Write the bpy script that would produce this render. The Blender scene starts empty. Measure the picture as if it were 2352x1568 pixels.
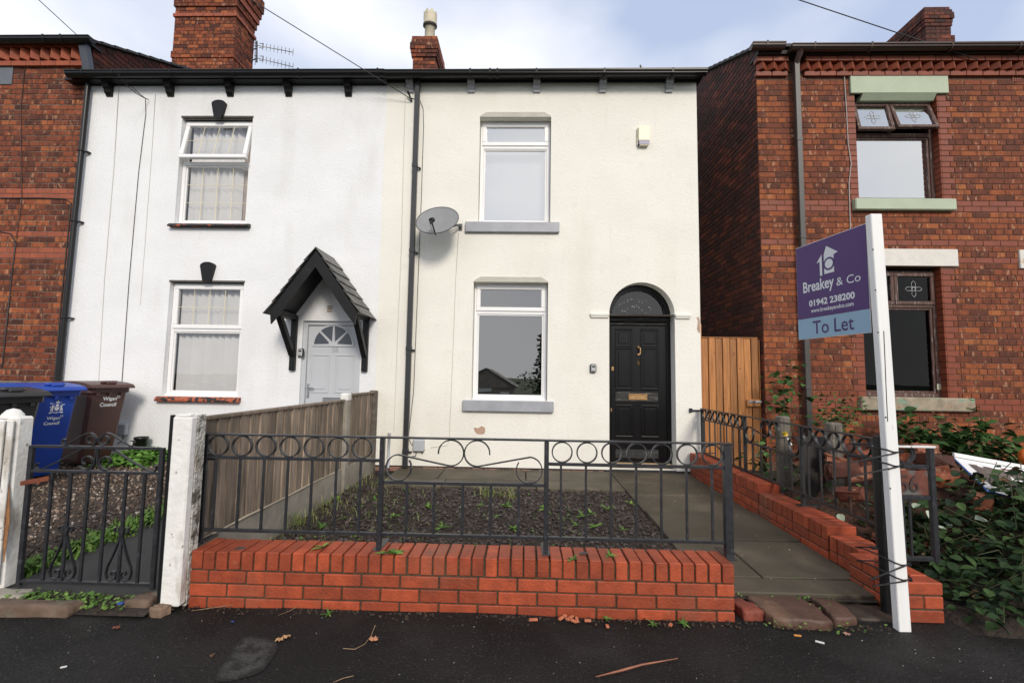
import bpy, math, random
import numpy as np
from mathutils import Vector, Matrix

random.seed(7)
S = bpy.context.scene
COL = S.collection
R = math.radians

# ---------------------------------------------------------------- camera
FPX, CAMZ = 1045.0, 1.37          # focal length in 2352-px units, eye height
CR = Vector((0.9995765, 0.0246932, 0.01539703))
CU = Vector((-0.01340394, -0.07894169, 0.99678912))
CF = Vector((-0.02582938, 0.99657336, 0.07857727))
CAM = Vector((0, 0, CAMZ))
cd = bpy.data.cameras.new('camera')
cd.sensor_width = 36.0
cd.lens = FPX / 2352 * 36
cd.clip_start = 0.05
cd.clip_end = 3000
cam = bpy.data.objects.new('camera', cd)
COL.objects.link(cam)
cam.matrix_world = Matrix(((CR.x, CU.x, -CF.x, 0), (CR.y, CU.y, -CF.y, 0), (CR.z, CU.z, -CF.z, CAMZ), (0, 0, 0, 1)))
S.camera = cam

# ---------------------------------------------------------------- sky, sun, exposure
SUN_EL, SUN_AZ = 30.0, 17.0       # sun behind the camera, a little to the right
sdir = Vector((math.sin(R(SUN_AZ)) * math.cos(R(SUN_EL)), -math.cos(R(SUN_AZ)) * math.cos(R(SUN_EL)), math.sin(R(SUN_EL))))
W = bpy.data.worlds.new('World')
S.world = W
W.use_nodes = True
nt = W.node_tree
nt.nodes.clear()
wo = nt.nodes.new('ShaderNodeOutputWorld')
bg = nt.nodes.new('ShaderNodeBackground')
sky = nt.nodes.new('ShaderNodeTexSky')
sky.sky_type = 'NISHITA'
sky.sun_disc = False
sky.sun_elevation = R(SUN_EL)
sky.sun_rotation = R(180 - SUN_AZ)
sky.dust_density = 2.0
sky.air_density = 1.2
tc = nt.nodes.new('ShaderNodeTexCoord')
mp = nt.nodes.new('ShaderNodeMapping')
mp.inputs['Scale'].default_value = (1.0, 1.0, 1.9)
mp.inputs['Location'].default_value = (0.35, 0.2, 0.4)
n1 = nt.nodes.new('ShaderNodeTexNoise')
n1.inputs['Scale'].default_value = 1.7
n1.inputs['Detail'].default_value = 5
n1.inputs['Roughness'].default_value = 0.45
rp = nt.nodes.new('ShaderNodeValToRGB')
rp.color_ramp.elements[0].position = 0.34
rp.color_ramp.elements[1].position = 0.63
mx = nt.nodes.new('ShaderNodeMix')
mx.data_type = 'RGBA'
CLOUD = (11.6, 11.7, 12.1, 1)
mx.inputs[7].default_value = CLOUD
haze = nt.nodes.new('ShaderNodeMix')      # thin veil of cloud over the blue as well
haze.data_type = 'RGBA'
haze.inputs[0].default_value = 0.72
haze.inputs[7].default_value = (6.8, 7.9, 10.6, 1)
L = nt.links.new
L(tc.outputs['Generated'], mp.inputs['Vector'])
L(mp.outputs[0], n1.inputs['Vector'])
L(n1.outputs['Fac'], rp.inputs['Fac'])
L(sky.outputs[0], haze.inputs[6])
L(haze.outputs[2], mx.inputs[6])
L(rp.outputs['Color'], mx.inputs[0])
L(mx.outputs[2], bg.inputs['Color'])
bg.inputs['Strength'].default_value = 0.088
L(bg.outputs[0], wo.inputs[0])

sl = bpy.data.lights.new('sun', 'SUN')
sl.energy = 2.15
sl.angle = R(15)
sl.color = (1.0, 0.91, 0.79)
so = bpy.data.objects.new('sun', sl)
COL.objects.link(so)
so.rotation_euler = sdir.to_track_quat('Z', 'Y').to_euler()

S.view_settings.view_transform = 'Standard'
S.view_settings.look = 'None'
S.view_settings.exposure = 0.14
S.view_settings.gamma = 1.0
S.view_settings.use_curve_mapping = False
S.render.engine = 'CYCLES'
S.cycles.max_bounces = 6
S.cycles.transparent_max_bounces = 12

# ---------------------------------------------------------------- helpers: measuring
def _ray(u, v):
    return CR * ((u - 1176) / FPX) - CU * ((v - 784) / FPX) + CF
def at(u, v, y):
    d = _ray(u, v); return CAM + d * (y / d.y)
def atx(u, v, x):
    d = _ray(u, v); return CAM + d * (x / d.x)
def atz(u, v, z):
    d = _ray(u, v); return CAM + d * ((z - CAMZ) / d.z)

# ---------------------------------------------------------------- helpers: materials
MATS = {}
def M(name, col, rough=0.6, var=0.12, vs=3.0, bump=0.0, bs=40.0, metal=0.0, spec=0.5, spots=(), stretch=(1, 1, 1), rnd=0.0, bdist=0.01, coat=0.0):
    """principled with noise value variation, coloured spots/stains and bump; rnd = per object random value"""
    if name in MATS: return MATS[name]
    m = bpy.data.materials.new(name); m.use_nodes = True
    t = m.node_tree; N = t.nodes; K = t.links.new
    p = N['Principled BSDF']
    p.inputs['Roughness'].default_value = rough
    p.inputs['Metallic'].default_value = metal
    p.inputs['Specular IOR Level'].default_value = spec
    p.inputs['Coat Weight'].default_value = coat
    g = N.new('ShaderNodeNewGeometry')
    mpn = N.new('ShaderNodeMapping'); mpn.inputs['Scale'].default_value = stretch
    K(g.outputs['Position'], mpn.inputs['Vector'])
    vec = mpn.outputs[0]
    base = N.new('ShaderNodeRGB'); base.outputs[0].default_value = (*col, 1)
    cur = base.outputs[0]
    if var > 0:
        nz = N.new('ShaderNodeTexNoise'); nz.inputs['Scale'].default_value = vs; nz.inputs['Detail'].default_value = 6
        K(vec, nz.inputs['Vector'])
        mr = N.new('ShaderNodeMapRange'); mr.inputs[1].default_value = 0.3; mr.inputs[2].default_value = 0.7
        mr.inputs[3].default_value = 1 - var; mr.inputs[4].default_value = 1 + var
        K(nz.outputs['Fac'], mr.inputs[0])
        val = mr.outputs[0]
        if rnd > 0:
            oi = N.new('ShaderNodeObjectInfo')
            r2 = N.new('ShaderNodeMapRange'); r2.inputs[3].default_value = 1 - rnd; r2.inputs[4].default_value = 1 + rnd
            K(oi.outputs['Random'], r2.inputs[0])
            mu = N.new('ShaderNodeMath'); mu.operation = 'MULTIPLY'
            K(val, mu.inputs[0]); K(r2.outputs[0], mu.inputs[1]); val = mu.outputs[0]
        vm = N.new('ShaderNodeVectorMath'); vm.operation = 'SCALE'
        K(cur, vm.inputs[0]); K(val, vm.inputs['Scale'])
        cur = vm.outputs[0]
    for sc, lo, hi, scol, amt, strch in spots:
        nz = N.new('ShaderNodeTexNoise'); nz.inputs['Scale'].default_value = sc; nz.inputs['Detail'].default_value = 5
        if strch:
            m2 = N.new('ShaderNodeMapping'); m2.inputs['Scale'].default_value = strch
            m2.inputs['Location'].default_value = (sc * .37, sc * .11, 3.1)
            K(g.outputs['Position'], m2.inputs['Vector']); K(m2.outputs[0], nz.inputs['Vector'])
        else:
            K(g.outputs['Position'], nz.inputs['Vector'])
        mr = N.new('ShaderNodeMapRange'); mr.inputs[1].default_value = lo; mr.inputs[2].default_value = hi
        mr.inputs[4].default_value = amt
        K(nz.outputs['Fac'], mr.inputs[0])
        mm = N.new('ShaderNodeMix'); mm.data_type = 'RGBA'
        K(mr.outputs[0], mm.inputs[0]); K(cur, mm.inputs[6]); mm.inputs[7].default_value = (*scol, 1)
        cur = mm.outputs[2]
    K(cur, p.inputs['Base Color'])
    if bump > 0:
        nz = N.new('ShaderNodeTexNoise'); nz.inputs['Scale'].default_value = bs; nz.inputs['Detail'].default_value = 4
        K(vec, nz.inputs['Vector'])
        b = N.new('ShaderNodeBump'); b.inputs['Strength'].default_value = bump; b.inputs['Distance'].default_value = bdist
        K(nz.outputs['Fac'], b.inputs['Height']); K(b.outputs[0], p.inputs['Normal'])
    MATS[name] = m
    return m

def brick_mat(name, stops, per_object, band=0.5, pale=0.25, soot=0.3):
    """old hand-made brick: a colour for each brick plus kiln stripes, pale scars and soot"""
    m = bpy.data.materials.new(name); m.use_nodes = True
    t = m.node_tree; N = t.nodes; K = t.links.new
    p = N['Principled BSDF']; p.inputs['Roughness'].default_value = 0.75; p.inputs['Specular IOR Level'].default_value = 0.3
    g = N.new('ShaderNodeNewGeometry')
    rnd = N.new('ShaderNodeObjectInfo').outputs['Random'] if per_object else g.outputs['Random Per Island']
    cr = N.new('ShaderNodeValToRGB')
    while len(cr.color_ramp.elements) < len(stops): cr.color_ramp.elements.new(0.5)
    for e, (pos, c) in zip(cr.color_ramp.elements, stops): e.position = pos; e.color = (*c, 1)
    K(rnd, cr.inputs[0]); cur = cr.outputs[0]
    # vertical kiln stripes, offset brick by brick
    ad = N.new('ShaderNodeVectorMath'); ad.operation = 'MULTIPLY_ADD'
    cm = N.new('ShaderNodeCombineXYZ'); K(rnd, cm.inputs[0]); K(rnd, cm.inputs[1])
    ad.inputs[1].default_value = (37, 23, 0)
    K(cm.outputs[0], ad.inputs[0]); K(g.outputs['Position'], ad.inputs[2])
    def layer(cur, scale, strch, lo, hi, col, amt):
        mpn = N.new('ShaderNodeMapping'); mpn.inputs['Scale'].default_value = strch
        K(ad.outputs[0], mpn.inputs['Vector'])
        nz = N.new('ShaderNodeTexNoise'); nz.inputs['Scale'].default_value = scale; nz.inputs['Detail'].default_value = 3
        K(mpn.outputs[0], nz.inputs['Vector'])
        mr = N.new('ShaderNodeMapRange'); mr.inputs[1].default_value = lo; mr.inputs[2].default_value = hi; mr.inputs[4].default_value = amt
        K(nz.outputs['Fac'], mr.inputs[0])
        mm = N.new('ShaderNodeMix'); mm.data_type = 'RGBA'
        K(mr.outputs[0], mm.inputs[0]); K(cur, mm.inputs[6]); mm.inputs[7].default_value = (*col, 1)
        return mm.outputs[2]
    cur = layer(cur, 9, (1.6, 1.6, .5), 0.50, 0.60, (.045, .016, .011), band)
    cur = layer(cur, 11, (1.7, 1.7, .6), 0.615, 0.665, (.45, .25, .15), pale)
    cur = layer(cur, 1.3, (1, 1, .6), 0.50, 0.72, (.028, .014, .011), soot)
    cur = layer(cur, 60, (1, 1, 1), 0.58, 0.75, (.03, .012, .008), 0.55)
    K(cur, p.inputs['Base Color'])
    nz = N.new('ShaderNodeTexNoise'); nz.inputs['Scale'].default_value = 55; nz.inputs['Detail'].default_value = 5
    K(g.outputs['Position'], nz.inputs['Vector'])
    b = N.new('ShaderNodeBump'); b.inputs['Strength'].default_value = 0.6; b.inputs['Distance'].default_value = 0.01
    K(nz.outputs['Fac'], b.inputs['Height']); K(b.outputs[0], p.inputs['Normal'])
    return m

def glass_mat(name, refl, tint=(.8, .82, .83)):
    m = bpy.data.materials.new(name); m.use_nodes = True
    t = m.node_tree; N = t.nodes; K = t.links.new
    N.remove(N['Principled BSDF'])
    tr = N.new('ShaderNodeBsdfTransparent'); tr.inputs[0].default_value = (*tint, 1)
    gl = N.new('ShaderNodeBsdfGlossy'); gl.inputs['Roughness'].default_value = 0.0; gl.inputs['Color'].default_value = (.96, .965, .95, 1)
    fr = N.new('ShaderNodeFresnel'); fr.inputs['IOR'].default_value = 1.5
    ma = N.new('ShaderNodeMath'); ma.operation = 'ADD'; ma.inputs[1].default_value = refl; ma.use_clamp = True
    K(fr.outputs[0], ma.inputs[0])
    mi = N.new('ShaderNodeMixShader')
    K(ma.outputs[0], mi.inputs[0]); K(tr.outputs[0], mi.inputs[1]); K(gl.outputs[0], mi.inputs[2])
    # slightly uneven sheet
    nz = N.new('ShaderNodeTexNoise'); nz.inputs['Scale'].default_value = 1.2
    g = N.new('ShaderNodeNewGeometry'); K(g.outputs['Position'], nz.inputs['Vector'])
    b = N.new('ShaderNodeBump'); b.inputs['Strength'].default_value = 0.05; b.inputs['Distance'].default_value = 0.02
    K(nz.outputs['Fac'], b.inputs['Height']); K(b.outputs[0], gl.inputs['Normal'])
    K(mi.outputs[0], N['Material Output'].inputs[0])
    return m

def leaf_mat(name, a, b_, c):
    m = bpy.data.materials.new(name); m.use_nodes = True
    t = m.node_tree; N = t.nodes; K = t.links.new
    p = N['Principled BSDF']; p.inputs['Roughness'].default_value = 0.7; p.inputs['Specular IOR Level'].default_value = 0.22
    g = N.new('ShaderNodeNewGeometry'); oi = N.new('ShaderNodeObjectInfo')
    ma = N.new('ShaderNodeMath'); ma.operation = 'ADD'; K(g.outputs['Random Per Island'], ma.inputs[0]); K(oi.outputs['Random'], ma.inputs[1])
    fr = N.new('ShaderNodeMath'); fr.operation = 'FRACT'; K(ma.outputs[0], fr.inputs[0])
    cr = N.new('ShaderNodeValToRGB'); cr.color_ramp.elements.new(.5)
    for e, (q, cc) in zip(cr.color_ramp.elements, ((0.05, a), (.6, b_), (1, c))): e.position = q; e.color = (*cc, 1)
    K(fr.outputs[0], cr.inputs[0]); K(cr.outputs[0], p.inputs['Base Color'])
    MATS[name] = m
    return m

# ---------------------------------------------------------------- helpers: geometry
ORG = {}
def org(o):
    return ORG.get(o.name, Vector((0, 0, 0))) if o else Vector((0, 0, 0))

class MB:
    """collects shapes, linked as ONE mesh object by build()"""
    def __init__(s): s.v = []; s.f = []; s.sm = []; s.mi = []; s.cur = 0
    def add(s, vs, fs, smooth=False):
        b = len(s.v); s.v += [tuple(x) for x in vs]
        for f in fs: s.f.append([b + i for i in f]); s.sm.append(smooth); s.mi.append(s.cur)
        return s
    def box(s, x0, x1, y0, y1, z0, z1, b=0.0):
        if x1 < x0: x0, x1 = x1, x0
        if y1 < y0: y0, y1 = y1, y0
        if z1 < z0: z0, z1 = z1, z0
        c = Vector(((x0 + x1) / 2, (y0 + y1) / 2, (z0 + z1) / 2))
        return s.obox(c, Vector(((x1 - x0) / 2, 0, 0)), Vector((0, (y1 - y0) / 2, 0)), Vector((0, 0, (z1 - z0) / 2)), b)
    def obox(s, c, ax, ay, az, b=0.0):
        """oriented box: centre and three half axes, chamfer b"""
        c = Vector(c); ax = Vector(ax); ay = Vector(ay); az = Vector(az)
        if b <= 0:
            vs = [c + ax * i + ay * j + az * k for i in (-1, 1) for j in (-1, 1) for k in (-1, 1)]
            return s.add(vs, [(0, 1, 3, 2), (4, 6, 7, 5), (0, 4, 5, 1), (2, 3, 7, 6), (0, 2, 6, 4), (1, 5, 7, 3)])
        fx = 1 - b / max(ax.length, 1e-6); fy = 1 - b / max(ay.length, 1e-6); fz = 1 - b / max(az.length, 1e-6)
        fx = max(fx, .1); fy = max(fy, .1); fz = max(fz, .1)
        vs = []; idx = {}
        for i in (-1, 1):
            for j in (-1, 1):
                for k in (-1, 1):
                    for a, w in enumerate(((1, fy, fz), (fx, 1, fz), (fx, fy, 1))):
                        idx[(i, j, k, a)] = len(vs)
                        vs.append(c + ax * (i * w[0]) + ay * (j * w[1]) + az * (k * w[2]))
        fs = []
        for i in (-1, 1):
            q = [idx[(i, j, k, 0)] for j, k in ((-1, -1), (1, -1), (1, 1), (-1, 1))]; fs.append(q if i > 0 else q[::-1])
            q = [idx[(j, i, k, 1)] for j, k in ((-1, -1), (-1, 1), (1, 1), (1, -1))]; fs.append(q if i > 0 else q[::-1])
            q = [idx[(j, k, i, 2)] for j, k in ((-1, -1), (1, -1), (1, 1), (-1, 1))]; fs.append(q if i > 0 else q[::-1])
        for i in (-1, 1):
            for j in (-1, 1):
                q = [idx[(i, j, -1, 0)], idx[(i, j, -1, 1)], idx[(i, j, 1, 1)], idx[(i, j, 1, 0)]]; fs.append(q if i * j > 0 else q[::-1])
                q = [idx[(i, -1, j, 0)], idx[(i, 1, j, 0)], idx[(i, 1, j, 2)], idx[(i, -1, j, 2)]]; fs.append(q if i * j > 0 else q[::-1])
                q = [idx[(-1, i, j, 1)], idx[(-1, i, j, 2)], idx[(1, i, j, 2)], idx[(1, i, j, 1)]]; fs.append(q if i * j > 0 else q[::-1])
                for k in (-1, 1):
                    q = [idx[(i, j, k, 0)], idx[(i, j, k, 1)], idx[(i, j, k, 2)]]; fs.append(q if i * j * k > 0 else q[::-1])
        return s.add(vs, fs)
    def tube(s, pts, r, n=8, closed=False, caps=True):
        pts = [Vector(p) for p in pts]; k = len(pts); vs = []
        up = Vector((0, 0, 1)); prev = None
        for i, p in enumerate(pts):
            if closed: d = pts[(i + 1) % k] - pts[i - 1]
            else: d = pts[min(i + 1, k - 1)] - pts[max(i - 1, 0)]
            d.normalize()
            if prev is None:
                a = d.cross(up)
                if a.length < 1e-3: a = d.cross(Vector((0, 1, 0)))
            else: a = prev - d * prev.dot(d)
            a.normalize(); prev = a; b = d.cross(a)
            rr = r[i] if isinstance(r, (list, tuple)) else r
            for j in range(n):
                t = 2 * math.pi * j / n
                vs.append(p + a * (rr * math.cos(t)) + b * (rr * math.sin(t)))
        fs = []
        for i in range(k if closed else k - 1):
            for j in range(n):
                i2 = (i + 1) % k
                fs.append((i * n + j, i2 * n + j, i2 * n + (j + 1) % n, i * n + (j + 1) % n))
        s.add(vs, fs, True)
        if caps and not closed:
            b0 = len(s.v) - len(vs)
            s.f.append([b0 + j for j in range(n)][::-1]); s.sm.append(False); s.mi.append(s.cur)
            s.f.append([b0 + (k - 1) * n + j for j in range(n)]); s.sm.append(False); s.mi.append(s.cur)
        return s
    def ribbon(s, pts, wv, th, closed=False):
        """flat bar bent along pts; wv = half width vector, th = thickness"""
        pts = [Vector(p) for p in pts]; k = len(pts); wv = Vector(wv); vs = []
        for i, p in enumerate(pts):
            d = (pts[(i + 1) % k] - pts[i - 1]) if closed else (pts[min(i + 1, k - 1)] - pts[max(i - 1, 0)])
            nn = d.normalized().cross(wv.normalized()) * (th / 2)
            vs += [p - wv - nn, p + wv - nn, p + wv + nn, p - wv + nn]
        fs = []
        for i in range(k if closed else k - 1):
            a = i * 4; b = ((i + 1) % k) * 4
            for j in range(4): fs.append((a + j, b + j, b + (j + 1) % 4, a + (j + 1) % 4))
        if not closed: fs += [(3, 2, 1, 0), tuple((k - 1) * 4 + j for j in range(4))]
        return s.add(vs, fs, False)
    def prism(s, poly, o, u, v, w):
        """polygon (a,b) in plane o + a*u + b*v pushed by vector w"""
        o = Vector(o); u = Vector(u); v = Vector(v); w = Vector(w); n = len(poly)
        A = [o + u * a + v * b for a, b in poly]
        vs = A + [p + w for p in A]
        fs = [tuple(range(n)), tuple(range(2 * n - 1, n - 1, -1))]
        fs += [(i, i + n, (i + 1) % n + n, (i + 1) % n) for i in range(n)]
        return s.add(vs, fs)
    def lathe(s, prof, c, n=20, smooth=True):
        c = Vector(c); vs = []; fs = []
        for r, z in prof:
            for j in range(n):
                t = 2 * math.pi * j / n; vs.append(c + Vector((r * math.cos(t), r * math.sin(t), z)))
        for i in range(len(prof) - 1):
            for j in range(n): fs.append((i * n + j, i * n + (j + 1) % n, (i + 1) * n + (j + 1) % n, (i + 1) * n + j))
        return s.add(vs, fs, smooth)
    def build(s, name, mat, parent=None, label=None, kind=None, local=False, cat=None, group=None):
        me = bpy.data.meshes.new(name)
        o0 = Vector((0, 0, 0)) if local else org(parent)
        me.from_pydata([(x[0] - o0.x, x[1] - o0.y, x[2] - o0.z) for x in s.v], [], s.f)
        for m in (mat if isinstance(mat, (list, tuple)) else [mat]): me.materials.append(m)
        me.polygons.foreach_set('use_smooth', s.sm)
        me.polygons.foreach_set('material_index', s.mi)
        me.update()
        ob = bpy.data.objects.new(name, me)
        COL.objects.link(ob)
        if parent: ob.parent = parent; ORG[ob.name] = o0
        if label: ob['label'] = label
        if kind: ob['kind'] = kind
        if cat: ob['category'] = cat
        if group: ob['group'] = group
        return ob

def thing(name, label, cat, loc=(0, 0, 0), rz=0.0, group=None):
    o = bpy.data.objects.new(name, None); COL.objects.link(o)
    o.empty_display_size = 0.1
    o.location = loc; o.rotation_euler = (0, 0, rz); o['label'] = label; o['category'] = cat
    if group: o['group'] = group
    ORG[o.name] = Vector(loc)
    return o

def cp(o, parent=None, loc=None):
    c = o.copy(); COL.objects.link(c)
    if parent: c.parent = parent
    if loc is not None: c.location = loc
    return c

FONTCACHE = {}
def text(body, o, u, v, w, h, mat, parent, name='lettering', bold=0.0, local=False, depth=0.0012, n=None):
    """flat raised lettering filling w x h (h = height of its bounding box), lower left corner at o, along unit vectors u, v"""
    cu = bpy.data.curves.new('t', 'FONT'); cu.body = body; cu.size = 1.0; cu.offset = bold; cu.resolution_u = 3
    to = bpy.data.objects.new('t', cu); COL.objects.link(to)
    bpy.context.view_layer.update()
    me = bpy.data.meshes.new_from_object(to.evaluated_get(bpy.context.evaluated_depsgraph_get()))
    bpy.data.objects.remove(to); bpy.data.curves.remove(cu)
    co = np.array([x.co[:] for x in me.vertices]); mn = co.min(0); mxx = co.max(0)
    o = Vector(o); u = Vector(u); v = Vector(v); n = u.cross(v)
    o0 = Vector((0, 0, 0)) if local else org(parent)
    mb = MB()
    pts = [o + u * ((c[0] - mn[0]) / (mxx[0] - mn[0]) * w) + v * ((c[1] - mn[1]) / (mxx[1] - mn[1]) * h) + n * depth for c in co]
    mb.add(pts, [tuple(p.vertices) for p in me.polygons])
    bpy.data.meshes.remove(me)
    return mb.build(name, mat, parent, local=local)

def wall_face(mb, x0, x1, z0, z1, y, holes, depth, arch=None):
    """front sheet of a wall facing -y with real openings and reveals going back by depth"""
    xs = sorted({x0, x1, *[h[0] for h in holes], *[h[1] for h in holes]})
    zs = sorted({z0, z1, *[h[2] for h in holes], *[h[3] for h in holes]})
    for i in range(len(xs) - 1):
        for j in range(len(zs) - 1):
            cx = (xs[i] + xs[i + 1]) / 2; cz = (zs[j] + zs[j + 1]) / 2
            if any(h[0] < cx < h[1] and h[2] < cz < h[3] for h in holes): continue
            mb.add([(xs[i], y, zs[j]), (xs[i + 1], y, zs[j]), (xs[i + 1], y, zs[j + 1]), (xs[i], y, zs[j + 1])], [(0, 1, 2, 3)])
    for h in holes:
        a, b, c, d = h[:4]; q = y + (h[4] if len(h) > 4 else depth); has_arch = arch and abs(arch[0] - (a + b) / 2) < .01
        mb.add([(a, y, c), (a, y, d), (a, q, d), (a, q, c)], [(0, 1, 2, 3)])
        mb.add([(b, y, c), (b, y, d), (b, q, d), (b, q, c)], [(3, 2, 1, 0)])
        mb.add([(a, y, c), (b, y, c), (b, q, c), (a, q, c)], [(3, 2, 1, 0)])
        if not has_arch: mb.add([(a, y, d), (b, y, d), (b, q, d), (a, q, d)], [(0, 1, 2, 3)])

# ---------------------------------------------------------------- materials
render_white = M('white_render', (.785, .795, .81), .85, .035, 1.5, .55, 38, bdist=.012,
                 spots=((2.2, .56, .78, (.56, .55, .52), .4, (1, 1, .3)), (.9, .58, .8, (.66, .65, .62), .4, None), (13, .66, .74, (.56, .55, .53), .12, (1, 1, .14))), stretch=(1, 1, 1.6))
render_cream = M('cream_render', (.80, .785, .72), .85, .03, 1.5, .5, 42, bdist=.011,
                 spots=((1.6, .55, .76, (.64, .61, .51), .38, (1, 1, .25)), (5, .62, .75, (.6, .58, .51), .28, None), (11, .65, .75, (.55, .53, .45), .13, (1, 1, .12))), stretch=(1, 1, 1.6))
OLD_STOPS = [(0.0, (.105, .032, .017)), (.25, (.16, .044, .020)), (.5, (.22, .058, .023)), (.75, (.265, .073, .026)), (.93, (.295, .084, .027)), (1.0, (.35, .115, .036))]
LEFT_STOPS = [(0.0, (.08, .024, .015)), (.3, (.15, .040, .019)), (.6, (.23, .058, .024)), (.85, (.29, .078, .028)), (1.0, (.36, .11, .038))]
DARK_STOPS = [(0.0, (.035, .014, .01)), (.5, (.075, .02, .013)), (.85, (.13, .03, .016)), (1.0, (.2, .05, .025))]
brick_r_o = brick_mat('old_brick_single', OLD_STOPS, True, .42, .6, .4)
brick_r_j = brick_mat('old_brick_joined', OLD_STOPS, False, .42, .6, .4)
brick_l_o = brick_mat('weathered_brick_single', LEFT_STOPS, True, .65, .55, .4)
brick_l_j = brick_mat('weathered_brick_joined', LEFT_STOPS, False, .65, .55, .4)
brick_d_j = brick_mat('dark_brick_joined', DARK_STOPS, False, .5, .1, .5)  # darker brick tone for the gable, flank wall and right stack
band_red = M('smooth_red_brick', (.205, .043, .016), .6, .15, 8, .15, 60, rnd=.14)
band_red2 = M('smooth_red_brick_left', (.29, .068, .028), .6, .15, 8, .15, 60, rnd=.14)
wall_brick = M('orange_engineering_brick', (.31, .056, .020), .55, .2, 14, .35, 70, rnd=.26, spots=((5, .56, .70, (.21, .04, .017), .75, (1, 1, .35)), (2.1, .58, .74, (.17, .075, .045), .6, (1, 1, .6)), (34, .66, .76, (.38, .17, .10), .35, (1, 1, .5)), (60, .66, .72, (.08, .04, .022), .6, None)))
mortar_old = M('old_mortar', (.22, .16, .12), .95, .3, 20, .5, 90, spots=((3, .5, .7, (.06, .04, .032), .8, None),))
mortar_dark = M('dark_mortar', (.06, .035, .028), .95, .3, 20, .4, 90)
mortar_wall = M('mossy_mortar', (.06, .046, .027), .95, .35, 30, .5, 90)
upvc = M('white_upvc', (.84, .84, .84), .3, .015, 4)
black_paint = M('black_paint', (.009, .009, .0095), .4, .2, 8, .12, 120, spec=.28, spots=((14, .62, .74, (.03, .03, .03), .6, None),))
black_gutter = M('black_plastic_gutter', (.010, .010, .011), .34, .1, 8, spec=.35)
grey_pipe = M('charcoal_plastic_pipe', (.03, .031, .034), .35, .1, 3)
grey_paint = M('grey_gloss_paint', (.33, .34, .37), .4, .1, 6, .2, 40, spots=((12, .66, .72, (.1, .1, .1), .5, None),))
brown_pipe = M('brown_plastic', (.055, .03, .025), .4, .15, 3)
dark_grey_pipe = M('grey_brown_plastic', (.055, .05, .047), .4, .15, 3)
door_grey = M('pale_grey_door', (.50, .52, .55), .4, .02, 3)
door_black = M('black_gloss_door', (.005, .005, .0055), .26, .2, 12, .06, 160, stretch=(1, 1, .1), spec=.3)
worn_black = M('worn_black_wood', (.008, .008, .008), .55, .2, 20, .5, 90, stretch=(.12, 1, 1.6), spots=((55, .6, .68, (.22, .21, .2), .6, (.1, 1, 1.8)),))
slate = M('roof_slate', (.115, .112, .105), .6, .25, 10, .3, 50, rnd=.25, spots=((8, .55, .7, (.2, .195, .17), .6, None),))
roof_dark = M('dark_roof_tile', (.045, .042, .042), .7, .25, 5, .3, 40)
glass = glass_mat('window_glass', .22)
glass_58 = glass_mat('clear_window_glass', .05, (.95, .95, .95))
glass_hi = glass_mat('coated_glass', .55, (.9, .9, .9))
glass_dk = glass_mat('old_window_glass', -.022, (.5, .5, .5))
glass_mir = glass_mat('mirror_film_glass', .58, (.35, .36, .37))
blind_m = M('blind_fabric', (.74, .75, .77), .8, .03, 4)
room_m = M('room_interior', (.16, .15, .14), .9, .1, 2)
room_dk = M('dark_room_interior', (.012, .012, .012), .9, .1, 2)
pane_backing_m = M('pale_backing_sheet', (.82, .82, .81), .9, .02, 2)
lead_m = M('gilt_lead_strip', (.72, .66, .46), .4, .05, 5)
brass = M('tarnished_brass', (.46, .28, .13), .35, .25, 30, metal=.7)
chrome = M('brushed_steel', (.6, .6, .6), .25, .05, 5, metal=1)
iron = M('black_iron', (.022, .023, .027), .33, .3, 30, .2, 140, spots=((18, .62, .72, (.055, .058, .066), .8, None),))
iron_rust = M('rusting_black_iron', (.02, .02, .022), .42, .3, 30, .25, 140, spots=((9, .62, .74, (.11, .035, .015), .7, None),))
rust = M('rust', (.17, .045, .02), .8, .35, 20, .4, 80)
rust_plate = M('rusty_painted_plate', (.135, .04, .024), .75, .3, 15, .3, 70, spots=((9, .55, .66, (.10, .13, .13), .85, None),))
white_rust = M('chipped_white_paint', (.72, .70, .68), .6, .08, 20, .3, 60, spots=((22, .58, .63, (.22, .08, .035), .9, None),))
timber_old = M('weathered_fence_board', (.25, .195, .148), .8, .3, 9, .4, 60, stretch=(4, 4, .3), rnd=.38, spots=((7, .52, .70, (.07, .052, .036), .8, (5, 5, .5)), (2.4, .52, .68, (.10, .085, .06), .6, None), (9, .62, .74, (.3, .25, .2), .5, (4, 4, .25))))
timber_new = M('orange_stained_timber', (.40, .165, .048), .6, .3, 8, .3, 60, stretch=(6, 6, .3), rnd=.3, spots=((14, .66, .74, (.16, .05, .015), .85, (1.3, 1, .8)),))
concrete = M('concrete', (.29, .265, .22), .9, .2, 8, .4, 70, spots=((4, .55, .7, (.17, .14, .1), .6, None),))
post_conc = M('worn_concrete_post', (.135, .12, .10), .9, .3, 12, .7, 60, spots=((10, .5, .65, (.09, .075, .055), .7, None),))
white_post = M('old_white_masonry_paint', (.74, .73, .70), .8, .06, 10, .5, 28, spots=((6, .60, .68, (.36, .31, .24), .7, (1, 1, .35)), (24, .66, .72, (.12, .1, .075), .7, None)))
pebble_white = M('mouldy_pebbledash', (.52, .505, .46), .85, .25, 12, 1.0, 45, bdist=.03, spots=((14, .53, .60, (.075, .065, .045), .9, (1, 1, .7)), (4, .52, .68, (.27, .235, .16), .8, None)))
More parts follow.
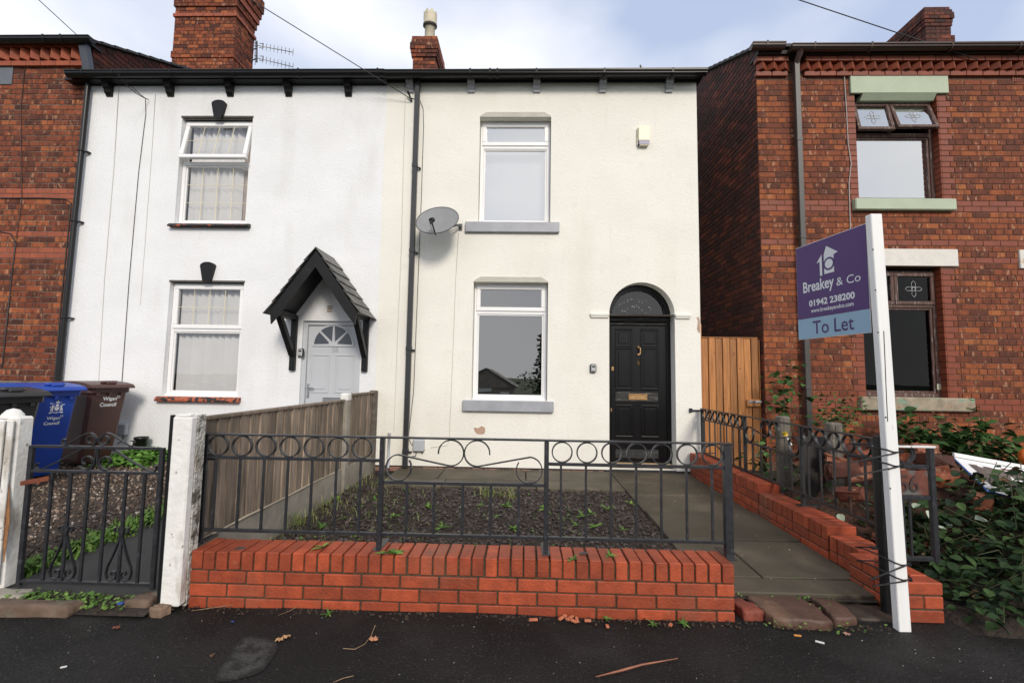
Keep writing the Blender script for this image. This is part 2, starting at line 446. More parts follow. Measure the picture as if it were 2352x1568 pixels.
asphalt = M('wet_asphalt', (.0135, .0125, .0115), .72, .45, 2.2, .9, 70, bdist=.010, spec=.2, spots=((95, .60, .70, (.06, .058, .054), .8, None), (60, .62, .7, (.006, .006, .006), .7, None), (2.3, .55, .75, (.030, .029, .027), .7, None), (1.1, .56, .62, (.009, .009, .0085), .6, None), (75, .73, .76, (.26, .25, .23), .7, None)))
path_tar = M('path_asphalt', (.024, .024, .024), .7, .25, 4, .4, 160, bdist=.005, spots=((300, .72, .78, (.15, .15, .15), .5, None),))
flag_m = M('concrete_flagstone', (.085, .068, .046), .7, .3, 3, .4, 70, rnd=.2, spots=((1.9, .46, .66, (.045, .039, .022), .75, None), (9, .58, .7, (.05, .055, .022), .6, None), (160, .7, .76, (.26, .24, .2), .5, None)))
stone_m = M('brown_stone', (.095, .048, .032), .6, .3, 7, .6, 25, rnd=.15, spots=((5, .58, .7, (.17, .10, .06), .7, (1, .3, 1)), (12, .6, .7, (.03, .02, .016), .7, None)))
kerb_m = M('sandstone_kerb', (.13, .085, .06), .85, .3, 9, .7, 22, spots=((7, .56, .66, (.16, .15, .11), .7, None),))
soil = M('dark_soil', (.032, .022, .015), .95, .4, 14, 1, 30, bdist=.03)
slate_chip = M('plum_slate_chips', (.046, .034, .031), .6, .4, 30, .2, 60)
def _isl(m, lo, hi):
    """per-island brightness for loose pieces joined in one mesh"""
    t = m.node_tree; p = t.nodes['Principled BSDF']; lk = p.inputs['Base Color'].links[0]; src = lk.from_socket
    g = t.nodes.new('ShaderNodeNewGeometry'); mr = t.nodes.new('ShaderNodeMapRange')
    mr.inputs[3].default_value = lo; mr.inputs[4].default_value = hi
    t.links.new(g.outputs['Random Per Island'], mr.inputs[0])
    vm = t.nodes.new('ShaderNodeVectorMath'); vm.operation = 'SCALE'
    t.links.new(src, vm.inputs[0]); t.links.new(mr.outputs[0], vm.inputs['Scale']); t.links.new(vm.outputs[0], p.inputs['Base Color'])
_isl(slate_chip, .45, 1.8)
def pebble_mat():
    m = bpy.data.materials.new('mixed_gravel'); m.use_nodes = True
    t = m.node_tree; p = t.nodes['Principled BSDF']; p.inputs['Roughness'].default_value = .6
    g = t.nodes.new('ShaderNodeNewGeometry'); cr = t.nodes.new('ShaderNodeValToRGB')
    st = [(0, (.03, .022, .017)), (.35, (.075, .05, .036)), (.6, (.13, .085, .06)), (.8, (.2, .135, .095)), (.93, (.33, .26, .2)), (1, (.5, .46, .42))]
    while len(cr.color_ramp.elements) < len(st): cr.color_ramp.elements.new(.5)
    for e, (q, c) in zip(cr.color_ramp.elements, st): e.position = q; e.color = (*c, 1)
    t.links.new(g.outputs['Random Per Island'], cr.inputs[0]); t.links.new(cr.outputs[0], p.inputs['Base Color'])
    return m
gravel_m = pebble_mat()
gravel_base = M('gravel_bed', (.055, .04, .03), .95, .4, 60, 1, 60, bdist=.02)
blue_pl = M('blue_plastic', (.012, .055, .34), .4, .08, 3, .08, 200)
brown_pl = M('brown_bin_plastic', (.075, .034, .028), .42, .08, 3, .08, 200)
black_pl = M('dark_grey_bin_plastic', (.025, .026, .028), .42, .08, 3, .08, 200)
print_white = M('white_print', (.72, .74, .76), .6, .02, 5)
purple = M('purple_board', (.070, .026, .15), .45, .03, 2)
sky_blue = M('pale_blue_board', (.27, .42, .56), .45, .03, 2)
purple_ink = M('purple_ink', (.058, .022, .125), .5, .02, 2)
sign_white = M('white_painted_timber', (.80, .80, .79), .5, .03, 10, .15, 30, stretch=(4, 4, .3), spots=((26, .69, .73, (.3, .28, .26), .6, (2, 2, .25)),))
green_paint = M('pale_green_paint', (.40, .465, .34), .6, .06, 4, .2, 30, spots=((9, .68, .75, (.5, .5, .42), .6, None),))
green_worn = M('peeling_green_sill', (.30, .25, .18), .85, .25, 9, .6, 30, spots=((7, .56, .63, (.19, .3, .22), .85, (1, 1, 2)), (11, .64, .70, (.34, .13, .06), .8, None)))
white_lint = M('flaking_white_lintel', (.68, .65, .6), .75, .06, 8, .4, 30, spots=((6, .66, .70, (.45, .32, .15), .8, None),))
wood_frame = M('weathered_brown_frame', (.085, .04, .03), .6, .3, 12, .4, 60, stretch=(3, 3, .5), spots=((16, .56, .66, (.3, .27, .25), .65, (3, 3, .4)),))
meter_m = M('grey_meter_plastic', (.42, .44, .47), .5, .03, 4)
alarm_m = M('cream_alarm_plastic', (.72, .65, .49), .4, .03, 4)
alarm_blue = M('blue_strobe_lens', (.035, .045, .15), .35, .05, 5)
dish_m = M('grey_dish_paint', (.235, .24, .245), .38, .06, 8)
pot_m = M('cream_clay_pot', (.60, .54, .41), .7, .12, 9, .2, 40, spots=((9, .62, .7, (.2, .17, .13), .6, (1, 1, .5)),))
terracotta = M('terracotta_sill_tile', (.40, .10, .045), .6, .15, 12, .2, 60, spots=((15, .50, .53, (.02, .019, .019), 1, (1, 1, 1.4)),))
terracotta_black = M('black_painted_sill_tile', (.016, .015, .015), .45, .2, 12, .2, 60, spots=((17, .60, .62, (.42, .09, .04), 1, (1, 1, 1.4)),))
cable_w = M('pale_cable', (.55, .54, .5), .5, .05, 5)
cable_b = M('black_cable', (.012, .012, .012), .5, .05, 5)
plaster_pink = M('bare_plaster', (.44, .30, .22), .9, .12, 14, .4, 40)
plinth_pink = M('worn_pink_plinth_brick', (.30, .16, .12), .8, .25, 14, .4, 60, rnd=.25, spots=((7, .5, .6, (.04, .03, .026), .85, None), (16, .6, .7, (.5, .42, .38), .7, None)))
plinth_black = M('black_bitumen_paint', (.02, .018, .017), .7, .3, 12, .4, 60)
leaf_dk = leaf_mat('dark_bramble_leaf', (.010, .022, .008), (.020, .046, .013), (.05, .09, .026))
leaf_md = leaf_mat('bramble_leaf', (.020, .052, .013), (.042, .098, .022), (.085, .16, .045))
leaf_lt = leaf_mat('light_weed_leaf', (.06, .13, .025), (.11, .2, .04), (.18, .27, .07))
leaf_pl = leaf_mat('pale_leaf_underside', (.32, .38, .28), (.36, .42, .32), (.42, .46, .36))
grass_m = leaf_mat('tuft_grass', (.10, .15, .04), (.19, .23, .08), (.36, .31, .16))
clover_m = leaf_mat('clover_leaf', (.07, .17, .025), (.11, .24, .04), (.16, .31, .06))
stem_m = M('woody_stem', (.05, .055, .02), .7, .2, 20)
dead_leaf = M('dry_fallen_leaf', (.36, .20, .09), .7, .25, 30, .4, 60)
litter_m = M('white_litter', (.6, .6, .58), .6, .05, 10)
chip_m = M('orange_brick_chip', (.48, .16, .08), .8, .2, 20)
twig_m = M('pale_brown_twig', (.3, .2, .12), .7, .2, 30, .3, 40)
stick_m = M('reddish_stick', (.26, .105, .06), .7, .3, 12, .4, 40)
zip_m = M('black_cable_tie', (.008, .008, .009), .35, .05, 5)
cement_bag = M('dried_mud', (.13, .10, .085), .95, .3, 14, .9, 22, bdist=.03)
blue_edge = M('blue_printed_edge', (.03, .09, .30), .5, .05, 5)
red_print = M('red_print', (.50, .06, .03), .5, .05, 5)
orange_pl = M('orange_plastic', (.62, .13, .02), .4, .05, 5)
yellow_pl = M('yellow_plastic', (.55, .38, .03), .4, .05, 5)
hole_m = M('dark_hole', (.01, .009, .008), .9, .1, 5)
etch_m = M('etched_line', (.55, .57, .58), .5, .02, 5)
alu = M('weathered_aluminium', (.33, .32, .29), .4, .15, 10, metal=.6)
black_plain = M('black_plastic', (.01, .01, .011), .35, .1, 5)
dark_panel = M('dark_board', (.022, .018, .016), .6, .2, 6, .2, 30)

# ================================================================ GROUND
def sheet(name, pts, mat, kind='structure', parent=None):
    mb = MB(); mb.add(pts, [tuple(range(len(pts)))]); return mb.build(name, mat, parent, kind=kind)
grass_far = M('rough_grass', (.035, .06, .02), .95, .3, .5)
mb = MB(); gy_ = [(1500, -.06), (-11, -.06), (-26, -3.0), (-1500, -3.0)]
mb.add([(x, y, z) for y, z in gy_ for x in (-1500, 1500)], [(0, 2, 3, 1), (2, 4, 5, 3), (4, 6, 7, 5)]); mb.v = [p for p in mb.v]; mb.build('ground', grass_far, kind='structure')
sheet('road', [(-80, -9, -.03), (80, -9, -.03), (80, -.6, -.03), (-80, -.6, -.03)], M('road_asphalt', (.05, .05, .051), .8, .2, 2, .3, 120))
mb = MB()                                  # pavement with gently uneven surface
nx, ny = 90, 26
def pav_z(x, y): return 0.006 * math.sin(x * 2.1 + y) + 0.004 * math.sin(x * 5.3 - y * 3.7)
xs = [-9 + 18 * i / nx for i in range(nx + 1)]; ys = [-.6 + 3.8 * j / ny for j in range(ny + 1)]
mb.add([(x, y, pav_z(x, y)) for y in ys for x in xs],
       [(j * (nx + 1) + i, j * (nx + 1) + i + 1, (j + 1) * (nx + 1) + i + 1, (j + 1) * (nx + 1) + i) for j in range(ny) for i in range(nx)], True)
mb.box(-9, 9, -.75, -.6, -.05, 0.0)
mb.build('pavement', asphalt, kind='structure')
# lighter patch on the pavement, fading into the tarmac at its rim
mb = MB(); rings = []
outl = [(500, 1552), (522, 1512), (545, 1478), (566, 1465), (600, 1466), (628, 1474), (632, 1490), (618, 1515), (596, 1538), (560, 1550), (525, 1557)]
pp = [atz(u, v, 0) for u, v in outl]; cpx = sum(q.x for q in pp) / len(pp); cpy = sum(q.y for q in pp) / len(pp); nn_ = len(pp) * 4
fine = []
for k in range(len(pp)):
    a, b, c, d = pp[k - 1], pp[k], pp[(k + 1) % len(pp)], pp[(k + 2) % len(pp)]
    for i in range(4):
        t = i / 4; fine.append(tuple(.5 * ((2 * b[m]) + (c[m] - a[m]) * t + (2 * a[m] - 5 * b[m] + 4 * c[m] - d[m]) * t * t + (3 * b[m] - a[m] - 3 * c[m] + d[m]) * t ** 3) for m in (0, 1)))
vs = []
for f in (1.10, .93, .74, .4): vs += [(cpx + (x - cpx) * f, cpy + (y - cpy) * f, pav_z(cpx + (x - cpx) * f, cpy + (y - cpy) * f) + .004) for x, y in fine]
vs.append((cpx, cpy, pav_z(cpx, cpy) + .004)); fs = []
for q in range(3):
    for k in range(nn_): fs.append((q * nn_ + k, q * nn_ + (k + 1) % nn_, (q + 1) * nn_ + (k + 1) % nn_, (q + 1) * nn_ + k))
for k in range(nn_): fs.append((3 * nn_ + k, 3 * nn_ + (k + 1) % nn_, 4 * nn_))
mb.add(vs, fs, True)
patch_m = M('faded_asphalt_patch', (.0135, .0125, .0115), .8, .3, 3, .9, 70, bdist=.010, spec=.2, spots=((95, .60, .70, (.06, .058, .054), .8, None), (60, .62, .7, (.006, .006, .006), .7, None)))
_t = patch_m.node_tree; _p = _t.nodes['Principled BSDF']; _src = _p.inputs['Base Color'].links[0].from_socket
_a = _t.nodes.new('ShaderNodeAttribute'); _a.attribute_name = 'dry'; _mm = _t.nodes.new('ShaderNodeMix'); _mm.data_type = 'RGBA'; _mm.blend_type = 'ADD'
_mm.inputs[7].default_value = (.036, .0352, .0335, 1); _nz = _t.nodes.new('ShaderNodeTexNoise'); _nz.inputs['Scale'].default_value = 16; _nz.inputs['Detail'].default_value = 6; _g = _t.nodes.new('ShaderNodeNewGeometry'); _t.links.new(_g.outputs['Position'], _nz.inputs['Vector'])
_mr = _t.nodes.new('ShaderNodeMapRange'); _mr.inputs[1].default_value = .40; _mr.inputs[2].default_value = .56; _mr.inputs[3].default_value = .25; _t.links.new(_nz.outputs['Fac'], _mr.inputs[0])
_mu = _t.nodes.new('ShaderNodeMath'); _mu.operation = 'MULTIPLY'; _t.links.new(_a.outputs['Fac'], _mu.inputs[0]); _t.links.new(_mr.outputs[0], _mu.inputs[1]); _t.links.new(_mu.outputs[0], _mm.inputs[0]); _t.links.new(_src, _mm.inputs[6]); _t.links.new(_mm.outputs[2], _p.inputs['Base Color'])
po_ = mb.build('pavement_patch', patch_m, kind='structure')
_at = po_.data.attributes.new('dry', 'FLOAT', 'POINT'); _at.data.foreach_set('value', [0.0] * nn_ + [.62] * nn_ + [1.0] * (2 * nn_ + 1))

GZ = lambda y: .03 + max(0, min(1, (y - 2.9) / 3.5)) * .05       # garden level, rising to the houses
GL = lambda y: .03 + max(0, min(1, (y - 2.9) / 3.5)) * .13       # the left garden rises a little more
def garden(name, x0, x1, y0, y1, mat, dz=0.0, GZ=GZ):
    mb = MB(); n = 8
    for k in range(n):
        a, b = y0 + (y1 - y0) * k / n, y0 + (y1 - y0) * (k + 1) / n
        mb.add([(x0, a, GZ(a) + dz), (x1, a, GZ(a) + dz), (x1, b, GZ(b) + dz), (x0, b, GZ(b) + dz)], [(0, 1, 2, 3)])
    mb.add([(x0, y0 - .05, -.012), (x1, y0 - .05, -.012), (x1, y0, GZ(y0) + dz), (x0, y0, GZ(y0) + dz)], [(0, 1, 2, 3)])
    return mb.build(name, mat, kind='structure')
garden('gravel_bed', -9.0, -3.25, 2.9, 6.55, gravel_base, GZ=GL)
garden('side_path', -3.25, -2.1, 2.80, 6.6, path_tar, .002, GZ=GL)
garden('planting_bed', -2.0, 1.22, 2.9, 6.0, soil, .0)
def heap(x, y):
    return GZ(y) - .02 + .30 * math.exp(-((x - 3.75) / .95) ** 2 - ((y - 4.5) / 1.0) ** 2) + .16 * max(0, min(1, (x - 2.6) / 1.2)) + .03 * math.sin(x * 7 + y * 3) * math.sin(y * 5.1)
mb = MB(); nx, ny = 60, 34
xs = [2.47 + (9.5 - 2.47) * (i / nx) ** 1.3 for i in range(nx + 1)]; ys = [2.62 + 3.95 * j / ny for j in range(ny + 1)]
mb.add([(x, y, heap(x, y) if y > 2.66 and x > 2.5 else -.02) for y in ys for x in xs],
       [(j * (nx + 1) + i, j * (nx + 1) + i + 1, (j + 1) * (nx + 1) + i + 1, (j + 1) * (nx + 1) + i) for j in range(ny) for i in range(nx)], True)
mb.build('overgrown_ground', soil, kind='structure')
garden('passage_ground', 2.3, 3.5, 6.2, 14, path_tar, .03)

# ================================================================ BRICKWORK
BR = {}
def brick_mesh(kind, mat, w, h, k):
    key = (kind, mat.name, round(w, 3), k)
    if key in BR: return BR[key]
    rj = random.Random(hash((kind, k)) & 0xffff if False else k * 13 + len(kind))
    j = .0035 if kind == 'old' else .0012
    c = .004 if kind == 'old' else .0025
    pr = .007
    fr = [(-w / 2 + c, -pr, -h / 2 + c), (w / 2 - c, -pr, -h / 2 + c), (w / 2 - c, -pr, h / 2 - c), (-w / 2 + c, -pr, h / 2 - c)]
    ou = [(-w / 2, -pr + c, -h / 2), (w / 2, -pr + c, -h / 2), (w / 2, -pr + c, h / 2), (-w / 2, -pr + c, h / 2)]
    bk = [(x, .02, z) for x, y, z in ou]
    off = [(rj.uniform(-j, j), rj.uniform(-j, j) * .5, rj.uniform(-j, j)) for _ in range(4)]
    vs = [tuple(a + b for a, b in zip(p, off[i])) for i, p in enumerate(fr)] + [tuple(a + b for a, b in zip(p, off[i])) for i, p in enumerate(ou)] + bk
    fs = [(0, 1, 2, 3)]
    for a in (0, 4):
        for i in range(4): fs.append((a + i, a + 4 + i, a + 4 + (i + 1) % 4, a + (i + 1) % 4))
    me = bpy.data.meshes.new('brick'); me.from_pydata(vs, [], fs); me.materials.append(mat); me.update()
    BR[key] = me
    return me

def brick_rows(ulen, z0, z1, holes=(), bands=(), course=.0795, L=.229, header=4, quoin=True, seed=1):
    """list of (u0,u1,z0,z1,kind): rows of bricks clipped round the openings"""
    rr = random.Random(seed); out = []; n = int((z1 - z0) / course + .5)
    for k in range(n):
        za = z0 + k * course; zb = za + course; zm = (za + zb) / 2
        band = any(a <= zm <= b for a, b in bands)
        segs = [(0, ulen)]
        for h in holes:
            if h[2] < zm < h[3]:
                q = 0 if (not quoin or len(h) > 4) else (.118 if k % 2 else .175)
                ns = []
                for a, b in segs:
                    if h[1] <= a or h[0] >= b: ns.append((a, b)); continue
                    if h[0] - q > a + .02: ns.append((a, h[0] - q))
                    if q and h[0] - q > -.5 and h[0] > 0: out.append((max(h[0] - q, 0), h[0], za, zb, 'band'))
                    if h[1] + q < b - .02: ns.append((h[1] + q, b))
                    if q: out.append((h[1], min(h[1] + q, ulen), za, zb, 'band'))
                segs = ns
        hd = (k % header == header - 1) and not band
        l = L / 2 if hd else L
        ph = (0.0 if k % 2 else L / 2) if not hd else L / 4
        for a, b in segs:
            u = a
            nxt = math.floor((a - ph) / l + 1e-6) * l + ph
            while u < b - 1e-4:
                nxt += l
                v = min(nxt, b)
                if b - v < .04: v = b
                if v - u > .03: out.append((u, v, za, zb, 'band' if band else 'old'))
                u = v
    return out

def emit_bricks(rows, O, U, Nn, parent, m_old_o, m_old_j, m_band, limit=300, singles=True, name='brick'):
    O = Vector(O); U = Vector(U); Nn = Vector(Nn)
    ang = math.atan2(U.y, U.x); items = []
    for u0, u1, za, zb, kd in rows:
        c = O + U * ((u0 + u1) / 2) + Vector((0, 0, (za + zb) / 2))
        d = c - CAM; zc = d.dot(CF); px, py = abs(d.dot(CR) / zc) * FPX, abs(d.dot(CU) / zc) * FPX
        inside = px < 1190 and py < 795
        items.append((0 if inside and singles else 1, d.length, c, u1 - u0 - .009, zb - za - .009, kd))
    items.sort(key=lambda t: (t[0], t[1]))
    rest = MB(); p0 = org(parent); restb = MB()
    for i, (ins, dist, c, w, h, kd) in enumerate(items):
        var = random.randrange(4)
        if ins == 0 and i < limit:
            w0 = .22 if w > .15 else (.105 if w > .07 else .06)
            me = brick_mesh(kd, m_band if kd == 'band' else m_old_o, w0, .0705, var)
            o = bpy.data.objects.new(name, me); COL.objects.link(o); o.parent = parent
            o.location = c - p0; o.rotation_euler = (0, 0, ang); o.scale = (w / w0, 1, h / .0705)
        else:
            me = brick_mesh(kd, m_band if kd == 'band' else m_old_j, .22, .0705, var)
            tgt = restb if kd == 'band' else rest
            vs = [c + U * (v.co.x * w / .22) - Nn * v.co.y + Vector((0, 0, v.co.z * h / .0705)) for v in me.vertices]
            tgt.add(vs, [tuple(p.vertices) for p in me.polygons])
    if rest.v: rest.build('brickwork', m_old_j, parent, kind='stuff')
    if restb.v: restb.build('band_brickwork', m_band, parent, kind='stuff')

# ================================================================ HOUSE PARTS
def room(parent, x0, x1, z0, z1, y0, y1, mat):
    mb = MB(); a, b = x0 - .25, x1 + .25; c, d = z0 - .3, z1 + .2
    v = [(a, y0, c), (b, y0, c), (b, y0, d), (a, y0, d), (a, y1, c), (b, y1, c), (b, y1, d), (a, y1, d)]
    mb.add(v, [(4, 5, 6, 7), (0, 4, 7, 3), (1, 2, 6, 5), (3, 7, 6, 2), (0, 1, 5, 4)])
    # dark return round the opening so that no daylight leaks behind the wall
    for q in ((a, x0, c, d), (x1, b, c, d), (x0, x1, c, z0), (x0, x1, z1, d)):
        mb.add([(q[0], y0, q[2]), (q[1], y0, q[2]), (q[1], y0, q[3]), (q[0], y0, q[3])], [(0, 1, 2, 3)])
    return mb.build('room_interior', mat, parent)

def frame_rect(mb, x0, x1, z0, z1, y0, y1, w, b=.004):
    mb.box(x0, x1, y0, y1, z0, z0 + w, b); mb.box(x0, x1, y0, y1, z1 - w, z1, b)
    mb.box(x0, x0 + w, y0 + .0005, y1, z0 + w, z1 - w, b); mb.box(x1 - w, x1, y0 + .0005, y1, z0 + w, z1 - w, b)

def upvc_window(H, x0, x1, z0, z1, yf, zt, sill, sill_mat, g_top, g_bot, lead=None, blind=None, open_top=0.0, roomm=None, curtain=False):  # curtain: adds a pale sheet behind the glass to brighten the pane
    """white window: fixed lower light, top-hung upper sash; yf = front face of the frame"""
    mb = MB(); w = .05
    frame_rect(mb, x0, x1, z0, z1, yf, yf + .07, w)
    mb.box(x0 + w, x1 - w, yf + .001, yf + .07, zt - .03, zt + .03, .004)
    mb.box(x0 - .0, x1 + .0, yf - .03, yf + .002, z0 - .012, z0 + .022, .004)     # drip lip
    # lower glazing bead
    frame_rect(mb, x0 + w, x1 - w, z0 + w, zt - .03, yf + .012, yf + .05, .022, .006)
    win = mb.build('window', upvc, H)
    # upper sash
    hz = z1 - w * .55; lz = zt + .012; a, b = x0 + w * .55, x1 - w * .55
    def tilt(p):
        dz = hz - p[2]; dy = p[1] - yf
        return (p[0], yf + dy * math.cos(open_top) - dz * math.sin(open_top), hz - dz * math.cos(open_top) - dy * math.sin(open_top))
    sm = MB(); frame_rect(sm, a, b, lz, hz, yf - .016, yf + .045, .06, .008)
    sm.v = [tilt(p) for p in sm.v]; sm.build('sash', upvc, win)
    gm = MB(); gm.add([tilt(p) for p in ((a + .05, yf + .012, lz + .05), (b - .05, yf + .012, lz + .05), (b - .05, yf + .012, hz - .05), (a + .05, yf + .012, hz - .05))], [(0, 1, 2, 3)])
    gm.build('pane', g_top, win)
    gm = MB(); gm.add([(x0 + .06, yf + .03, z0 + .06), (x1 - .06, yf + .03, z0 + .06), (x1 - .06, yf + .03, zt - .04), (x0 + .06, yf + .03, zt - .04)], [(0, 1, 2, 3)])
    gm.build('pane', g_bot, win)
    if open_top:
        st = MB(); st.tube([tilt((b - .03, yf + .03, lz + .05)), (b - .03, yf + .03, zt + .06)], .006, 6); st.build('window_stay', chrome, win)
    if lead:
        for (q0, q1, r0, r1, nx_, nz_, yy, tl) in lead(x0, x1, z0, z1, zt, lz, hz, a, b, yf):
            for i in range(1, nx_):
                lm = MB(); xx = q0 + (q1 - q0) * i / nx_; lm.box(xx - .0038, xx + .0038, yy - .004, yy, r0, r1)
                if tl: lm.v = [tilt(p) for p in lm.v]
                lm.build('lead_strip', lead_m, win)
            for i in range(1, nz_):
                lm = MB(); zz = r0 + (r1 - r0) * i / nz_; lm.box(q0, q1, yy - .0045, yy - .0002, zz - .003, zz + .003)
                if tl: lm.v = [tilt(p) for p in lm.v]
                lm.build('lead_strip', lead_m, win)
    if blind:
        x = x0 + .07; k = 0
        while x < x1 - .06:
            if not (blind == 'part' and x > x1 - .27):
                bm_ = MB(); t = R(34 + random.uniform(-3, 3))
                bm_.box(-.057, .057, -.0006, .0006, z0 + .05, z1 - .05)
                bm_.v = [(x + .05 + p[0] * math.cos(t) - p[1] * math.sin(t), yf + .115 + p[0] * math.sin(t) + p[1] * math.cos(t), p[2]) for p in bm_.v]
                bm_.build('blind_slat', blind_m, win)
            x += .098; k += 1
        if blind == 'part':
            cm = MB()
            for i in range(9):
                xx = x1 - .26 + i * .028
                cm.add([(xx, yf + .16 + .012 * (i % 2), z0), (xx + .028, yf + .16 + .012 * ((i + 1) % 2), z0), (xx + .028, yf + .16 + .012 * ((i + 1) % 2), z1), (xx, yf + .16 + .012 * (i % 2), z1)], [(0, 1, 2, 3)], True)
            cm.build('curtain', M('beige_curtain', (.42, .35, .31), .9, .1, 8), win)
    if curtain:  # pale sheet added behind the glass to brighten the sky-reflecting pane
        cm = MB(); n = 34
        pts = [(x0 + (x1 - x0) * i / n, yf + .2 + .0006 * math.sin(i * 1.7)) for i in range(n + 1)]
        for i in range(n):
            cm.add([(pts[i][0], pts[i][1], z0), (pts[i + 1][0], pts[i + 1][1], z0), (pts[i + 1][0], pts[i + 1][1], z1), (pts[i][0], pts[i][1], z1)], [(0, 1, 2, 3)], True)
        cm.build('pale_pane_backing', pane_backing_m, win)
    room(H, x0, x1, z0, z1, yf + .075, yf + 1.6, roomm or room_m)
    if sill:
        sx0, sx1, sz0, sz1, sy0, style = sill
        if style == 'stone':
            mb = MB(); mb.box(sx0, sx1, sy0, yf + .02, sz0, sz1, .008)
            mb.build('sill', sill_mat, win)
        else:                               # row of quarter-round sill tiles
            n = 5
            for i in range(n):
                a0, a1 = sx0 + (sx1 - sx0) * i / n, sx0 + (sx1 - sx0) * (i + 1) / n - .004
                pr = [(yf + .02, sz0 + .012), (yf + .02, sz1), (sy0 + .035, sz1 - .01), (sy0 + .008, sz1 - .035), (sy0, sz0 + .02), (sy0 + .006, sz0 + .004), (sy0 + .03, sz0 + .012)]
                mb = MB(); mb.prism(pr, (a0, 0, 0), (0, 1, 0), (0, 0, 1), (a1 - a0, 0, 0)); mb.build('sill_tile', sill_mat, win)
    return win

def gutter(H, x0, x1, y, z, mat, r=.056, ridge=True, brackets=(), name='gutter', slope=0.0):
    prof = [(r, 0), (r, .012)] + [] 
    prof = [(-r * math.cos(math.pi * k / 12), -r * 1.15 * math.sin(math.pi * k / 12)) for k in range(13)]
    prof = [(-r - .006, .012), (-r - .006, 0)] + prof[0:] + [(r, .012)]
    mb = MB(); mb.prism(prof, (x0, y, z), (0, 1, 0), (0, 0, 1), (x1 - x0, 0, slope))
    if ridge:
        mb.box(x0, x1, y - r - .012, y - r + .01, z - .001, z + .016, .003)
        mb.box(x0, x1, y - r - .004, y - r + .02, z - .034, z - .024, .002)
    g = mb.build(name, mat, H)
    for bx in brackets:
        bm_ = MB()
        pr = [(-(r + .008) * math.cos(math.pi * k / 10), -(r * 1.15 + .008) * math.sin(math.pi * k / 10)) for k in range(11)]
        pr = [(-r - .016, .024)] + pr + [(r + .008, .024)]
        bm_.prism(pr, (bx - .012, y, z), (0, 1, 0), (0, 0, 1), (.024, 0, 0)); bm_.build('gutter_bracket', mat, g)
    return g

def corbel(H, x, z_top, y, mat, w=.095, h=.19, d=.12):
    """moulded eaves bracket"""
    pr = [(0, 0), (-d, 0), (-d, -.035), (-d * .93, -.05)]
    for k in range(5): t = k / 4; pr.append((-d * (.86 - .28 * t) - .014 * math.sin(math.pi * t), -.06 - .055 * t))
    pr += [(-d * .56, -.122), (-d * .58, -.132)]
    for k in range(5): t = k / 4; pr.append((-d * (.52 - .26 * t) - .012 * math.sin(math.pi * t), -.137 - .045 * t))
    pr += [(-d * .2, -h), (0, -h)]
    mb = MB(); mb.prism(pr, (x - w / 2, y, z_top), (0, 1, 0), (0, 0, 1), (w, 0, 0))
    return mb.build('eaves_bracket', mat, H)

def roof_slab(H, x0, x1, y0, z0, y1, z1, mat, th=.06):
    mb = MB(); d = Vector((0, y1 - y0, z1 - z0)).normalized(); nn = Vector((0, -d.z, d.y)) * th
    v = [Vector((x0, y0, z0)), Vector((x1, y0, z0)), Vector((x1, y1, z1)), Vector((x0, y1, z1))]
    mb.add([tuple(p) for p in v] + [tuple(p + nn) for p in v], [(3, 2, 1, 0), (4, 5, 6, 7), (0, 1, 5, 4), (1, 2, 6, 5), (2, 3, 7, 6), (3, 0, 4, 7)])
    mb.box(x0, x1, y1 - .02, y1 + 4.2, z1 - .4, z1 - .2)
    return mb.build('roof', mat, H)

def chimney(H, x0, x1, y0, y1, z0, z1, side, prof, mj, mband, mort, bands=()):
    """stack with brick courses on the front and one flank; prof(k from the top) = how far a course is corbelled out"""
    mb = MB(); mb.box(x0 + .012, x1 - .012, y0 + .012, y1 - .012, z0, z1)
    st = mb.build('chimney', mort, H)
    c = .0795; n = int((z1 - z0) / c); old = MB(); bd = MB(); rr = random.Random(int(x0 * 100))
    for k in range(n):
        zb = z1 - k * c; za = zb - c; o = prof(k); tgt = bd if k in bands else old
        X0, X1, Y0, Y1 = x0 - o, x1 + o, y0 - o, y1 + o
        if o > 0: mb2 = old
        ph = (k % 2) * .115
        def run(a, b, fn):
            u = a; nx_ = a + (.112 if k % 2 else .229)
            while u < b - .01:
                v = min(nx_, b)
                if b - v < .05: v = b
                fn(u + .0045, v - .0045); u = v; nx_ += .229
        j = lambda: rr.uniform(-.003, .003)
        run(X0, X1, lambda a, b: tgt.box(a, b, Y0 + j(), Y0 + .1, za + .0045, zb - .0045 + j() * .5))
        xs_ = X1 if side > 0 else X0
        run(Y0 + .1, Y1, lambda a, b: tgt.box(xs_ - side * .1, xs_ + j(), a, b, za + .0045, zb - .0045 + j() * .5))
        tgt.box(X0 + .1 if side > 0 else X0 + .1, X1 - .1, Y0 + .1, Y1, za + .004, zb - .006)
    old.build('brickwork', mj, st, kind='stuff')
    if bd.v: bd.build('band_brickwork', mband, st, kind='stuff')
    return st
YF = 6.4

